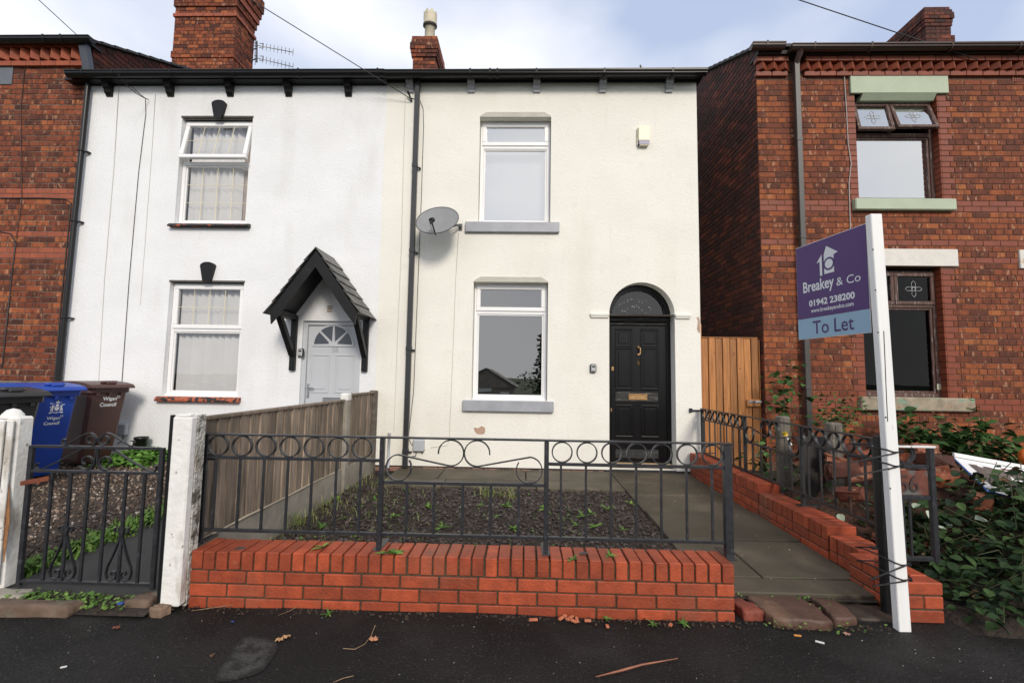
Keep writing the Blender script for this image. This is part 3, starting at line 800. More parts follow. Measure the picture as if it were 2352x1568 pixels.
# ================================================================ LEFT BRICK HOUSE
LX = -6.62
mortar_left = M('pale_old_mortar', (.19, .15, .12), .95, .3, 20, .5, 90, spots=((2.2, .46, .62, (.085, .06, .045), .9, None),))
mortar_red = M('dark_red_mortar', (.125, .062, .043), .95, .3, 20, .5, 90, spots=((3, .6, .75, (.25, .2, .17), .6, None),))
H0 = thing('brick_terraced_house', 'dark red brick terraced house cut off by the left frame edge, beside the white house', 'house', (-8.0, YF, .1))
mb = MB(); wall_face(mb, -9.6, LX, 0.0, 6.38, YF, [(-9.45, -8.15, 4.15, 5.80), (-9.45, -8.15, 1.5, 3.05)], .1); mb.build('wall', mortar_left, H0)
lw = 2.9
zr = lambda v, u=100: at(u, v, YF).z
lb1a, lb1b = zr(456), zr(428); lb2a, lb2b = zr(549), zr(536); lb3a, lb3b = zr(589), zr(575)
rows = brick_rows(lw, 1.21, 6.02, holes=((.07, 1.37, 4.15, 5.80), (.07, 1.37, 1.5, 3.05)), bands=((lb1a, lb1b), (lb2a, lb2b), (lb3a, lb3b)), seed=3, course=.0815, L=.236)
emit_bricks(rows, (LX - lw, YF, 0), (1, 0, 0), (0, -1, 0), H0, brick_l_o, brick_l_j, band_red2)
mb = MB(); mb.box(-9.6, at(30, 180, YF).x, YF - .02, YF, zr(196, 10), zr(150, 10), .006); mb.build('lintel', M('blue_grey_painted_stone', (.12, .135, .16), .6, .1, 5), H0)
for z0_, z1_ in ((4.15, 5.80), (1.5, 3.05)): upvc_window(H0, -9.445, -8.155, z0_ + .005, z1_ - .005, YF + .07, z1_ - .5, (-9.5, -8.1, z0_ - .14, z0_ - .004, YF - .05, 'stone'), grey_paint, glass, glass)
mb = MB(); mb.box(-9.6, LX + .02, YF - .07, YF, .1, 1.13, .02); mb.build('plinth', M('sooty_stone_plinth', (.05, .04, .034), .9, .4, 5, .6, 20), H0)
# dogtooth eaves course between two red string courses
z_d0, z_d1 = zr(143), zr(118)
def dogtooth(H, x0, x1, z0, z1, y, mat, pitch=.158, gap=None, dirn=1):
    mb = MB(); k = 0; x = x0 + .02
    while x < x1 - .05:
        if not (gap and gap[0] < x + pitch / 2 < gap[1]):
            t = MB(); c = Vector((x + pitch / 2, y + .0, (z0 + z1) / 2)); h = (z1 - z0) / 2 - .004
            a = R(40) * dirn; t.obox(c, (.098 * math.cos(a), .098 * math.sin(a), 0), (-.05 * math.sin(a), .05 * math.cos(a), 0), (0, 0, h), .003)
            t.build('dogtooth_brick', mat, H)
        x += pitch
def string_course(H, x0, x1, z0, z1, y, mat, L=.229, gap=None):
    x = x0
    while x < x1 - .01:
        b = min(x + L, x1)
        if not (gap and gap[0] < (x + b) / 2 < gap[1]):
            mb = MB(); mb.box(x + .004, b - .004, y, YF + .01, z0, z1, .004); mb.build('string_brick', mat, H)
        x = b
string_course(H0, -9.2, LX - .02, z_d0 - .088, z_d0 - .008, YF - .05, band_red2)
mb = MB(); mb.box(-9.6, LX - .02, YF - .012, YF, z_d0 - .008, z_d1 + .008); mb.build('dogtooth_gap_shade', mortar_dark, H0)  # dark strip: shade between the dogtooth bricks put into its colour
dogtooth(H0, -9.2, LX - .02, z_d0, z_d1, YF - .0, band_red2, dirn=-1)
string_course(H0, -9.2, LX - .02, z_d1 + .008, z_d1 + .075, YF - .10, band_red2)
gz = at(100, 90, YF - .17).z
gutter(H0, -9.6, at(212, 95, YF - .17).x, YF - .17, gz, black_gutter, .06, True, [at(108, 92, YF - .17).x, at(148, 92, YF - .17).x])
mb = MB(); mb.box(-9.6, LX + .04, YF - .12, YF + .1, z_d1 + .08, gz - .02); mb.build('fascia', black_paint, H0)
# gable above the lower roof
ea = atx(222, 97, LX + .03); rb = atx(437, 160, LX + .03)
gs = (rb.z - ea.z) / (rb.y - ea.y)
ridge_y = 9.75; ridge_z = ea.z + gs * (ridge_y - ea.y)
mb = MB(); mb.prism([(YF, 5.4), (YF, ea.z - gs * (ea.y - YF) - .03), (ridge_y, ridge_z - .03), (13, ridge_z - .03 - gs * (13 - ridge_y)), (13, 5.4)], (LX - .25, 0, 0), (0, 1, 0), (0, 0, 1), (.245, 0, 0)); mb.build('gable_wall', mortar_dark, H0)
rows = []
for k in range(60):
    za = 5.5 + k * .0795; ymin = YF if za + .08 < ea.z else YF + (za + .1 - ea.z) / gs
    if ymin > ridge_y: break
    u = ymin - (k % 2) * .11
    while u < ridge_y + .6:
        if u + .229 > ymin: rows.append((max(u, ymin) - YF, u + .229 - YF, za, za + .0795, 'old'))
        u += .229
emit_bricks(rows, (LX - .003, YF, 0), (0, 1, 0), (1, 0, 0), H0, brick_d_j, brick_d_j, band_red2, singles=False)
mb = MB()
for k in range(16):
    a0 = YF - .16 + k * .22; z0_ = ea.z + gs * (a0 - ea.y); z1_ = z0_ + gs * .24
    mb.add([(-9.6, a0, z0_ + .03), (LX + .06, a0, z0_ + .03), (LX + .06, a0 + .24, z1_ + .015), (-9.6, a0 + .24, z1_ + .015),
            (-9.6, a0, z0_ - .01), (LX + .06, a0, z0_ - .01), (LX + .06, a0 + .24, z1_ - .02), (-9.6, a0 + .24, z1_ - .02)],
           [(0, 1, 2, 3), (7, 6, 5, 4), (0, 4, 5, 1), (1, 5, 6, 2), (2, 6, 7, 3), (3, 7, 4, 0)])
mb.build('roof', roof_dark, H0)
# boxed end of the eaves and rectangular hopper length of the downpipe
e0 = at(193, 100, YF - .1); e1 = at(207, 185, YF - .1)
mb = MB(); mb.obox(((e0.x + e1.x) / 2, YF - .10, (e0.z + e1.z) / 2), (.055, 0, 0), (0, .05, 0), ((e0.x - e1.x) / 2, 0, (e0.z - e1.z) / 2), .008); mb.build('eaves_box', M('slate_blue_fascia', (.035, .04, .052), .35, .1, 5), H0)
# cables on the brick face
cb = lambda uv, y=YF - .012: at(uv[0], uv[1], y)
mb = MB(); mb.tube([cb(p) for p in ((0, 455), (90, 455), (150, 457), (163, 466), (160, 500), (140, 700), (125, 880))], .009, 6); mb.build('cable', cable_b, H0)
mb = MB(); mb.tube([cb(p) for p in ((0, 532), (25, 537), (36, 560), (28, 625), (5, 845))], .009, 6); mb.build('cable', cable_b, H0)
mb = MB(); mb.tube([cb(p) for p in ((65, 86), (48, 240), (50, 460), (38, 545))], .006, 6); mb.build('cable', M('rusty_cable', (.06, .025, .016), .6, .1, 5), H0)
# big stack
cy = 9.3
cx0, cx1 = at(397, 60, cy).x, at(541, 60, cy).x
cyb = atx(584, 100, cx1).y
CH0 = chimney(H0, cx0 + .03, cx1, cy, cyb, 6.9, at(430, -60, cy).z, 1, lambda k: (.09, .09, .06, .06, .03, .03)[k - 4] if 4 <= k < 10 else (.12 if k < 4 else (.03 if k == 12 else (.02 if k in (23, 24) else 0))), brick_l_j, band_red2, mortar_old, bands=(6, 7, 12))
mb = MB(); c = Vector((cx1 - .25, cyb - .35, at(430, -60, cy).z)); mb.box(c.x - .2, c.x + .2, c.y - .2, c.y + .2, c.z, c.z + .5, .01); mb.box(c.x - .24, c.x + .24, c.y - .24, c.y + .24, c.z + .5, c.z + .56, .01); mb.build('chimney_pot', pot_m, CH0)

# ================================================================ WHITE HOUSE (58)
BX = -2.085                                  # line where the white render meets the cream one
H1 = thing('white_terraced_house', 'white rendered terraced house with black slate door canopy and grey front door', 'house', (-4.4, YF, .1))
zt58 = at(500, 198, YF).z
UL = (at(418.7, 270, YF).x, at(573, 400, YF).x, at(480, 513, YF).z, at(480, 269, YF).z)
LLw = (at(391, 646, YF).x + .0, at(553, 780, YF).x, at(460, 909, YF).z, at(460, 646, YF).z)
D58 = (-3.165, -2.315, .1, 2.135)
mb = MB(); wall_face(mb, LX, BX, .0, zt58 + .12, YF, [(*UL, .09), (*LLw, .09), (*D58, .12)], .09)
mb.add([(LX, YF, 0), (LX, YF, zt58), (LX, 13, zt58), (LX, 13, 0)], [(0, 1, 2, 3)])
mb.build('wall', render_white, H1)
lead_u = lambda x0, x1, z0, z1, zt, lz, hz, a, b, yf: [(a + .055, b - .055, lz + .055, hz - .055, 4, 2, yf + .010, True), (x0 + .07, x1 - .07, z0 + .07, zt - .05, 4, 3, yf + .026, False)]
lead_l = lambda x0, x1, z0, z1, zt, lz, hz, a, b, yf: [(a + .055, b - .055, lz + .055, hz - .055, 4, 2, yf + .010, False)]
upvc_window(H1, UL[0] + .005, UL[1] - .005, UL[2], UL[3] - .03, YF + .07, at(480, 376, YF + .07).z,
            (at(385, 518, YF - .06).x, at(571, 518, YF - .06).x, UL[2] - .075, UL[2] - .005, YF - .075, 'tile'), terracotta_black, glass_58, glass_58, lead_u, 'part', R(12))
upvc_window(H1, LLw[0] + .005, LLw[1] - .005, LLw[2], LLw[3] - .02, YF + .07, at(460, 757, YF + .07).z,
            (at(355, 920, YF - .06).x, at(548, 920, YF - .06).x, LLw[2] - .085, LLw[2] - .005, YF - .075, 'tile'), terracotta, glass_58, glass_58, lead_l, 'all')
# dark drip line and keystone above each window
for (wx, (u, v0, v1)) in ((UL, (502, 229, 270)), (LLw, (476, 601, 646))):
    mb = MB(); mb.box(wx[0] - .01, wx[1] + .01, YF - .012, YF + .05, wx[3] - .012, wx[3] + .014, .003); mb.build('drip_strip', M('stained_drip', (.1, .095, .085), .9, .2, 10), H1)
    p0, p1 = at(u, v0, YF - .05), at(u, v1, YF - .05); hh = p0.z - p1.z; xx = p0.x
    poly = [(-.055, 0), (.055, 0), (.105, hh * .8)] + [(.105 * math.cos(math.pi * k / 8) * 1.0, hh * .8 + hh * .2 * math.sin(math.pi * k / 8)) for k in range(1, 8)] + [(-.105, hh * .8)]
    mb = MB(); mb.prism(poly, (xx, YF - .05, p1.z), (1, 0, 0), (0, 0, 1), (0, .05, 0)); mb.build('keystone', worn_black if False else black_paint, H1)
# eaves
z_b58 = at(500, 187, YF - .12).z
mb = MB(); mb.box(LX - .25, BX + .03, YF - .14, YF + .02, zt58 + .01, zt58 + .05); mb.box(LX - .02, BX + .03, YF - .03, YF + .02, zt58 - .0, zt58 + .16, .006); mb.build('fascia', black_paint, H1)
g58z = at(500, 168, YF - .19).z
gutter(H1, at(155, 178, YF - .19).x, BX + .035, YF - .19, g58z, black_gutter, .058, True, [at(u, 175, YF - .19).x for u in (195, 264, 397, 540, 689, 870)])
mb = MB(); mb.box(LX - .02, BX + .03, YF - .13, YF + .3, zt58 + .05, g58z - .01); mb.build('eaves_board', black_paint, H1)
for u in (247, 388, 526, 661, 799):
    p = at(u, 190, YF - .06); corbel(H1, p.x, zt58 + .03, YF + .01, black_paint, .095, .20, .13)
roof_slab(H1, LX + .0, BX, YF - .16, g58z - .02, 9.8, g58z + 1.85, roof_dark)
# porch
DC = -2.756
cnp = MB()
apx, eav = 3.02, 2.215; hw = .575; y0p, y1p = 5.83, YF - .002
sl_ = math.atan2(apx - eav, hw)
for sg in (-1, 1):
    # roof boarding
    cnp.prism([(0, apx - .015), (sg * hw, eav - .015), (sg * (hw - .02), eav - .045), (0, apx - .055)], (DC, y0p + .03, 0), (1, 0, 0), (0, 0, 1), (0, y1p - y0p - .03, 0))
CN = cnp.build('door_canopy', black_paint, H1)
for sg in (-1, 1):
    mb = MB(); pl = [(0, apx - .02), (sg * (hw + .0), eav - .02), (sg * (hw - .02), eav - .195), (sg * (hw - .155), eav - .03), (0, apx - .24)]
    mb.prism(pl, (DC, y0p, 0), (1, 0, 0), (0, 0, 1), (0, .028, 0)); mb.build('barge_board', black_paint, CN)
    # slates, five courses
    dv = Vector((sg * math.cos(sl_), 0, -math.sin(sl_))); nv = Vector((sg * math.sin(sl_), 0, math.cos(sl_))); Ls = math.hypot(hw, apx - eav) + .05
    for r_ in range(6):
        a = Ls * r_ / 6; b = Ls * (r_ + 1) / 6 + .035
        yy = y0p - .03 - (.11 if r_ % 2 else 0)
        while yy < y1p:
            ya, yb = max(yy, y0p - .03), min(yy + .215, y1p)
            if yb - ya > .03:
                sb = MB(); j = random.uniform(-.012, .012); th = .008
                p = [Vector((DC, 0, apx)) + dv * (a - .02) + nv * .004, Vector((DC, 0, apx)) + dv * (b + j) + nv * .024]
                sb.add([(p[0].x, ya + .003, p[0].z), (p[0].x, yb - .003, p[0].z), (p[1].x, yb - .003, p[1].z), (p[1].x, ya + .003, p[1].z)] +
                       [(q.x + nv.x * th, yy_, q.z + nv.z * th) for q, yy_ in ((p[0], ya + .003), (p[0], yb - .003), (p[1], yb - .003), (p[1], ya + .003))],
                       [(3, 2, 1, 0), (4, 5, 6, 7), (0, 1, 5, 4), (1, 2, 6, 5), (2, 3, 7, 6), (3, 0, 4, 7)])
                sb.build('slate', slate, CN)
            yy += .22
    # wall post, top plate and raking strut
    px = DC + sg * .515
    mb = MB(); mb.box(px - .04, px + .04, YF - .055, YF - .002, 1.42, 2.2, .004); mb.build('post', black_paint, CN)
    mb = MB(); mb.box(px - .04, px + .04, y0p + .03, YF - .057, 2.14, 2.22, .004); mb.build('plate', black_paint, CN)
    mb = MB(); a = Vector((px, y0p + .12, 2.15)); b = Vector((px, YF - .05, 1.64)); d = (b - a)
    up = Vector((0, d.z, -d.y)).normalized() * -.035
    mb.obox((a + b) / 2, (.036, 0, 0), d / 2, up, .003); mb.build('strut', black_paint, CN)
# front door of 58
yd = YF + .07
mb = MB(); fw = .055
mb.box(D58[0], D58[0] + fw, yd - .03, yd + .05, .1, D58[3]); mb.box(D58[1] - fw, D58[1], yd - .03, yd + .05, .1, D58[3]); mb.box(D58[0] + fw, D58[1] - fw, yd - .03, yd + .05, D58[3] - fw, D58[3])
mb.build('door_frame', door_grey, H1)
da, db_ = D58[0] + fw + .004, D58[1] - fw - .004; dw = db_ - da; dm = (da + db_) / 2
mb = MB(); mb.box(da, db_, yd + .0, yd + .045, .12, D58[3] - fw - .004)
DR = mb.build('front_door', door_grey, H1)
fz = at(770, 793, yd).z; fr = at(770, 747, yd).z - fz
arc = [(fr * math.cos(math.pi * k / 24), fr * math.sin(math.pi * k / 24)) for k in range(25)]
mb = MB(); mb.ribbon([(dm + x, yd - .007, fz + z) for x, z in arc], (0, .008, 0), .026); mb.box(dm - fr - .013, dm + fr + .013, yd - .0145, yd - .0002, fz - .018, fz + .012, .003)
for k in range(1, 4):
    t = math.pi * k / 4; dx, dz = math.cos(t), math.sin(t)
    mb.obox((dm + dx * fr * .58, yd - .0075, fz + dz * fr * .58), (dx * fr * .41, 0, dz * fr * .41), (-dz * .013, 0, dx * .013), (0, .0068, 0), .002)
mb.box(dm - fr * .22, dm + fr * .22, yd - .0135, yd - .0004, fz + .0, fz + fr * .17, .003)
mb.build('fanlight_frame', door_grey, DR)
for k in range(4):
    t0, t1 = math.pi * k / 4 + .05, math.pi * (k + 1) / 4 - .05
    pl = [(fr * .2 * math.cos((t0 + t1) / 2), fr * .2 * math.sin((t0 + t1) / 2))] + [((fr - .01) * math.cos(t0 + (t1 - t0) * i / 6), (fr - .01) * math.sin(t0 + (t1 - t0) * i / 6)) for i in range(7)]
    mb = MB(); mb.prism(pl, (dm, yd - .0035, fz), (1, 0, 0), (0, 0, 1), (0, .003, 0)); mb.build('fanlight_pane', M('dark_door_glass', (.05, .06, .075), .08, .05, 3), DR)
for sx in (-1, 1):
    for (a, b) in ((fz - .68, fz - .13), (.25, fz - .93)):
        cx = dm + sx * dw * .245; w2 = dw * .19
        mb = MB(); frame_rect(mb, cx - w2, cx + w2, a, b, yd - .009, yd - .0003, .022, .004); mb.box(cx - w2 + .05, cx + w2 - .05, yd - .007, yd - .0002, a + .05, b - .05, .005); mb.build('door_panel', door_grey, DR)
hp = at(708, 897, yd)
mb = MB(); mb.box(hp.x - .018, hp.x + .018, yd - .012, yd - .0002, hp.z - .1, hp.z + .1, .004); mb.tube([(hp.x, yd - .01, hp.z + .04), (hp.x, yd - .05, hp.z + .04), (hp.x + .1, yd - .05, hp.z + .037)], .009, 8); mb.build('door_handle', chrome, DR)
lp = at(762, 918, yd)
mb = MB(); frame_rect(mb, lp.x - .13, lp.x + .13, lp.z - .035, lp.z + .035, yd - .012, yd - .0003, .014, .003); mb.box(lp.x - .11, lp.x + .11, yd - .006, yd - .0004, lp.z - .02, lp.z + .02); mb.build('letter_plate', chrome, DR)
n58 = at(771, 803, yd); text('58', (n58.x - .075 / 1.6, yd - .0004, n58.z - .036), (1, 0, 0), (0, 0, 1), .085, .07, M('door_number_grey', (.36, .38, .40), .4, .02, 3), DR, 'door_number', depth=.006)
pq = at(757.5, 709, YF)
mb = MB(); mb.box(pq.x - .037, pq.x + .037, YF - .012, YF - .0005, pq.z - .045, pq.z + .045, .003); PQ = mb.build('number_plaque', M('cream_tile', (.62, .58, .48), .3, .03, 4), H1)
text('58', (pq.x - .03, YF - .0125, pq.z - .014), (1, 0, 0), (0, 0, 1), .06, .034, black_plain, PQ, 'plaque_number', bold=.01)
mb = MB(); mb.box(pq.x - .03, pq.x + .03, YF - .0135, YF - .0118, pq.z + .028, pq.z + .04); mb.build('plaque_ornament', M('tile_brown', (.16, .09, .05), .4, .1, 9), PQ)
mb = MB(); mb.box(pq.x - .03, pq.x + .03, YF - .0135, YF - .0118, pq.z - .038, pq.z - .03); mb.build('plaque_ornament', M('tile_red', (.4, .12, .05), .4, .1, 9), PQ)
def key_safe(H, u, v, y):
    p = at(u, v, y); t = thing('key_safe', H, 'key safe', (p.x, y, p.z))
    mb = MB(); mb.box(p.x - .042, p.x + .042, y - .045, y - .0008, p.z - .06, p.z + .06, .012); mb.build('body', black_plain, t)
    mb = MB(); mb.box(p.x - .031, p.x + .031, y - .052, y - .0455, p.z - .05, p.z + .05, .006); c = mb.build('cover', M('silver_plastic', (.45, .46, .47), .35, .03, 4), t)
    mb = MB(); mb.box(p.x - .02, p.x + .02, y - .055, y - .0522, p.z + .012, p.z + .034, .002); mb.build('shutter', black_plain, t)
    mb = MB(); mb.box(p.x - .018, p.x + .018, y - .0545, y - .0522, p.z - .042, p.z - .034); mb.build('badge', black_plain, t)
key_safe('grey and black key safe on the reveal beside the grey door', 693, 810, YF)
# downpipe left of the white house
pa, pb = at(203, 190, YF - .07), at(133, 880, YF - .07)
mb = MB(); mb.tube([(pa.x, YF - .07, pa.z + .12), (pa.x, YF - .07, pa.z), (pb.x, YF - .07, 1.2), (pb.x - .01, YF - .07, .15)], .036, 12); mb.box(pa.x - .055, pa.x + .055, YF - .13, YF - .02, pa.z + .02, pa.z + .12, .01)
DP = mb.build('downpipe', black_gutter, H1)
for v in (347, 508, 730):
    u = pa.x
    q = at(170, v, YF - .07); t = (pa.z - q.z) / (pa.z - 1.2); xx = pa.x + (pb.x - pa.x) * t
    mb = MB(); mb.lathe([(.037, -.012), (.043, -.012), (.043, .012), (.037, .012)], (xx, YF - .07, q.z), 12); mb.box(xx + .03, xx + .085, YF - .06, YF - .001, q.z - .009, q.z + .009, .003); mb.build('pipe_clip', black_gutter, DP)
# thin cables down the white render
for pts, r_, m_ in (([(300, 197), (320, 215), (334, 226), (335, 260), (318, 400), (296, 650), (278, 905)], .0045, cable_b),
                    ([(273, 200), (262, 380), (240, 640), (226, 880)], .004, cable_w), ([(357, 215), (350, 330), (333, 560), (322, 700)], .003, cable_w)):
    mb = MB(); mb.tube([at(u, v, YF - .006) for u, v in pts], r_, 6); mb.build('cable', m_, H1)
mp_ = at(284.5, 984.5, YF)
T = thing('meter_box', 'small grey utility box low on the white house, above the clover', 'meter box', (mp_.x, YF, mp_.z))
mb = MB(); mb.box(mp_.x - .085, mp_.x + .085, YF - .07, YF - .0008, mp_.z - .085, mp_.z + .085, .015); mb.build('case', meter_m, T)
mb = MB(); mb.box(mp_.x - .08, mp_.x + .08, YF - .078, YF - .0702, mp_.z - .078, mp_.z + .07, .008); mb.build('cover', meter_m, T)
mb = MB(); mb.tube([(mp_.x + .03, YF - .03, mp_.z - .08), (mp_.x + .02, YF - .03, mp_.z - .16), (mp_.x - .05, YF - .02, mp_.z - .2)], .006, 6); mb.build('cable', cable_b, T)

# ================================================================ CREAM HOUSE (to let)
YC = YF - .012
EX = at(1605, 529, YC).x
H2 = thing('cream_terraced_house', 'cream rendered end terrace house with black arched front door and no canopy', 'house', (.2, YC, .1))
ztc = at(1250, 191, YC).z
UR = (at(1099.5, 400, YC).x, at(1265, 400, YC).x, at(1180, 511, YC).z, at(1180, 270, YC).z)
LR = (at(1085, 780, YC).x, at(1258, 780, YC).x, at(1170, 919, YC).z, at(1170, 648, YC).z)
AX0, AX1 = at(1399.5, 900, YC).x, at(1552, 900, YC).x
AZ = at(1476, 722, YC).z; AR = (AX1 - AX0) / 2; ACX = (AX0 + AX1) / 2
DEP = .25
mb = MB()
wall_face(mb, BX, EX, .13, ztc + .12, YC, [(*UR, .15), (*LR, .15), (AX0, AX1, .13, AZ, DEP), (AX0, AX1, AZ, AZ + AR, DEP)], .15, arch=(ACX,))
na = 24
P_ = [(ACX + AR * math.cos(math.pi * k / na), AZ + AR * math.sin(math.pi * k / na)) for k in range(na + 1)]
# spandrels and arch soffit (the square hole above the springing is refilled round the arch)
for k in range(na):
    (xa, za), (xb, zb) = P_[k], P_[k + 1]
    mb.add([(xa, YC, za), (xa, YC, AZ + AR), (xb, YC, AZ + AR), (xb, YC, zb)], [(0, 1, 2, 3)])
    mb.add([(xa, YC, za), (xb, YC, zb), (xb, YC + DEP, zb), (xa, YC + DEP, za)], [(0, 1, 2, 3)])
mb.add([(EX, YC, 0), (EX, YC, ztc + .1), (EX, 13, ztc + .1), (EX, 13, 0)], [(3, 2, 1, 0)])
mb.add([(BX, YC, .13), (BX, YF + .02, .13), (BX, YF + .02, ztc), (BX, YC, ztc)], [(0, 1, 2, 3)])
mb.add([(BX, YC, .13), (EX, YC, .13), (EX, YC + .03, .13), (BX, YC + .03, .13)], [(3, 2, 1, 0)])
WC = mb.build('wall', render_cream, H2)
# plinth: black paint line over worn pink bricks
mb = MB(); mb.box(BX, AX0, YC + .012, YC + .04, .0, .128); mb.build('plinth', plinth_black, H2)
x = BX + .01
while x < AX0 - .02:
    b = min(x + .229, AX0 - .01)
    t = MB(); t.box(x + .005, b - .005, YC + .0 + random.uniform(-.004, .002), YC + .03, .05, .109 + random.uniform(-.004, .004), .005); t.build('plinth_brick', plinth_pink, H2); x = b
mb = MB(); mb.box(AX0 - .06, EX, YC - .01, YC + .03, .05, .127, .008); mb.build('door_step', plinth_black, H2)
# window heads with chamfered stone lintels: sunk, paler soffit slab
for wx, nm in ((UR, 'u'), (LR, 'l')):
    x0, x1, z1 = wx[0], wx[1], wx[3]
    mb = MB(); lh = .075
    # lintel slab, splayed at both ends, slightly behind the render face
    mb.prism([(x0 - .0, z1), (x1 + .0, z1), (x1 - .01, z1 + .022), (x1 - .10, z1 + lh), (x0 + .10, z1 + lh), (x0 + .01, z1 + .022)], (0, YC - .014, 0), (1, 0, 0), (0, 0, 1), (0, .012, 0))
    mb.build('lintel', M('grey_cream_lintel', (.5, .485, .42), .85, .08, 8, .4, 40), H2)
upvc_window(H2, UR[0] + .006, UR[1] - .006, UR[2] + .0, UR[3] - .0, YC + .12, at(1180, 338, YC + .12).z,
            (at(1068, 525, YC - .05).x, at(1285, 525, YC - .05).x, UR[2] - .155, UR[2] - .004, YC - .05, 'stone'), grey_paint, glass_hi, glass_hi, curtain=True)  # curtain switches on the added pale sheet that brightens these panes
upvc_window(H2, LR[0] + .006, LR[1] - .006, LR[2] + .0, LR[3] - .0, YC + .12, at(1170, 717, YC + .12).z,
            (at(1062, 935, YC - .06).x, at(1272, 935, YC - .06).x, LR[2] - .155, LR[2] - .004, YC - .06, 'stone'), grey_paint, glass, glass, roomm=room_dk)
# imposts of the door arch
for a, b in ((AX0 - .27, AX0 + .0), (AX1 - .0, AX1 + .22)):
    mb = MB(); mb.box(a, b, YC - .035, YC - .0005, AZ - .03, AZ + .012, .008); mb.box(a + .01, b - .01, YC - .026, YC - .0008, AZ - .055, AZ - .03, .006); mb.build('impost', render_cream, H2)
# arched door frame, fanlight, door
yd = YC + DEP - .06
fw = .06
mb = MB()
mb.box(AX0, AX0 + fw, yd, yd + .08, .13, AZ, .004); mb.box(AX1 - fw, AX1, yd, yd + .08, .13, AZ, .004)
arcp = [(ACX + (AR - .028) * math.cos(math.pi * k / 28), yd + .035, AZ + (AR - .028) * math.sin(math.pi * k / 28)) for k in range(29)]
mb.ribbon(arcp, (0, .04, 0), .06)
arcp = [(ACX + (AR - .065) * math.cos(math.pi * k / 28), yd + .045, AZ + (AR - .065) * math.sin(math.pi * k / 28)) for k in range(29)]
mb.ribbon(arcp, (0, .025, 0), .03)
DF = mb.build('door_frame', door_black, H2)
mb = MB(); mb.box(AX0 + .005, AX1 - .005, yd - .02, yd + .075, AZ - .085, AZ - .012, .012); mb.box(AX0 + .04, AX1 - .04, yd - .005, yd + .07, AZ - .135, AZ - .088, .012); mb.box(AX0 + .04, AX1 - .04, yd + .01, yd + .06, AZ - .012, AZ + .012, .006); mb.build('transom', worn_black, DF)
mb = MB(); gp = [((AR - .07) * math.cos(math.pi * k / 24), (AR - .07) * math.sin(math.pi * k / 24)) for k in range(25)]
mb.add([(ACX + a, yd + .05, AZ + b) for a, b in gp], [tuple(range(25))]); mb.build('fanlight_pane', glass_mat('fanlight_glass', .03, (.7, .7, .7)), DF)
mb = MB(); rr = random.Random(8)  # pale blots painting a reflection of sky through leaves on the fanlight
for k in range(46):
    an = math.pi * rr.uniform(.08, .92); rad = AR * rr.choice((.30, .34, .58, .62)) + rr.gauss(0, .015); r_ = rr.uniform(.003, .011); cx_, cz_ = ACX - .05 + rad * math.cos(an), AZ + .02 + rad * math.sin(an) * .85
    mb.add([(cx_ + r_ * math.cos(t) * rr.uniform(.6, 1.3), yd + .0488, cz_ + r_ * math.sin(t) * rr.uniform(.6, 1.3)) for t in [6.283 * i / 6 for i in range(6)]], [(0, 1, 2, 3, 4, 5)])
mb.build('painted_leaf_reflection', M('painted_reflection_pale', (.22, .22, .21), .7, .1, 9), DF, kind='stuff')
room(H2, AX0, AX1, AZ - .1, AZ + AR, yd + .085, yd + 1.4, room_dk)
da, db_ = AX0 + fw + .004, AX1 - fw - .004; dz0, dz1 = .20, AZ - .138
mb = MB(); mb.box(da, db_, yd + .012, yd + .06, dz0, dz1, .003)
DR = mb.build('front_door', door_black, H2)
mb = MB(); mb.box(AX0 + .02, AX1 - .02, yd - .05, yd + .08, .14, .195, .006); mb.build('threshold', M('worn_timber_threshold', (.5, .36, .2), .6, .2, 20), DF)
zz = lambda v: at(1465, v, yd).z
xx = lambda u: at(u, 850, yd).x
for ra, rb_ in ((757, 795), (800, 893), (932, 1003)):
    for ua, ub in ((1415, 1451), (1474, 1511)):
        mb = MB(); x0, x1, z1, z0 = xx(ua), xx(ub), zz(ra), zz(rb_)
        frame_rect(mb, x0 - .015, x1 + .015, z0 - .015, z1 + .015, yd + .002, yd + .0118, .028, .009)
        mb.box(x0 + .035, x1 - .035, yd + .003, yd + .0117, z0 + .035, z1 - .035, .007); mb.build('door_panel', door_black, DR)
mb = MB(); mb.box(xx(1413), xx(1511), yd - .001, yd + .0119, zz(922), zz(900), .004); mb.build('middle_rail', worn_black, DR)
mb = MB(); mb.box(xx(1413), xx(1511), yd - .001, yd + .0119, zz(1052), zz(1032), .004); mb.build('bottom_rail', worn_black, DR)
mb = MB(); x0, x1, z0, z1 = xx(1443), xx(1486), zz(918), zz(904)
frame_rect(mb, x0, x1, z0, z1, yd - .014, yd - .0012, .016, .003); mb.box(x0 + .012, x1 - .012, yd - .007, yd - .0011, z0 + .014, z1 - .014, .003); mb.build('letter_plate', brass, DR)
p = (xx(1466), 0, zz(797)); p2 = (xx(1466), 0, zz(814))
mb = MB(); mb.tube([(p[0], yd + .01, p[2]), (p[0], yd - .03, p[2])], .014, 10); mb.tube([(p2[0], yd + .01, p2[2]), (p2[0], yd - .028, p2[2])], .014, 10)
mb.tube([(p[0], yd - .028, p[2] + .005), (p[0] + .022, yd - .035, p[2] - .02), (p[0] + .024, yd - .035, p[2] - .075), (p2[0] + .012, yd - .03, p2[2] - .006)], .009, 8); mb.build('door_knocker', brass, DR)
mb = MB(); zb = zz(825)
mb.tube([(p[0] - .006, yd + .008, zb), (p[0] - .006, yd + .006, zb - .055), (p[0] + .004, yd + .004, zb - .095), (p[0] + .012, yd + .006, zb - .06), (p[0] + .012, yd + .008, zb - .02)], .005, 6); mb.build('number_remnant', brass, DR)
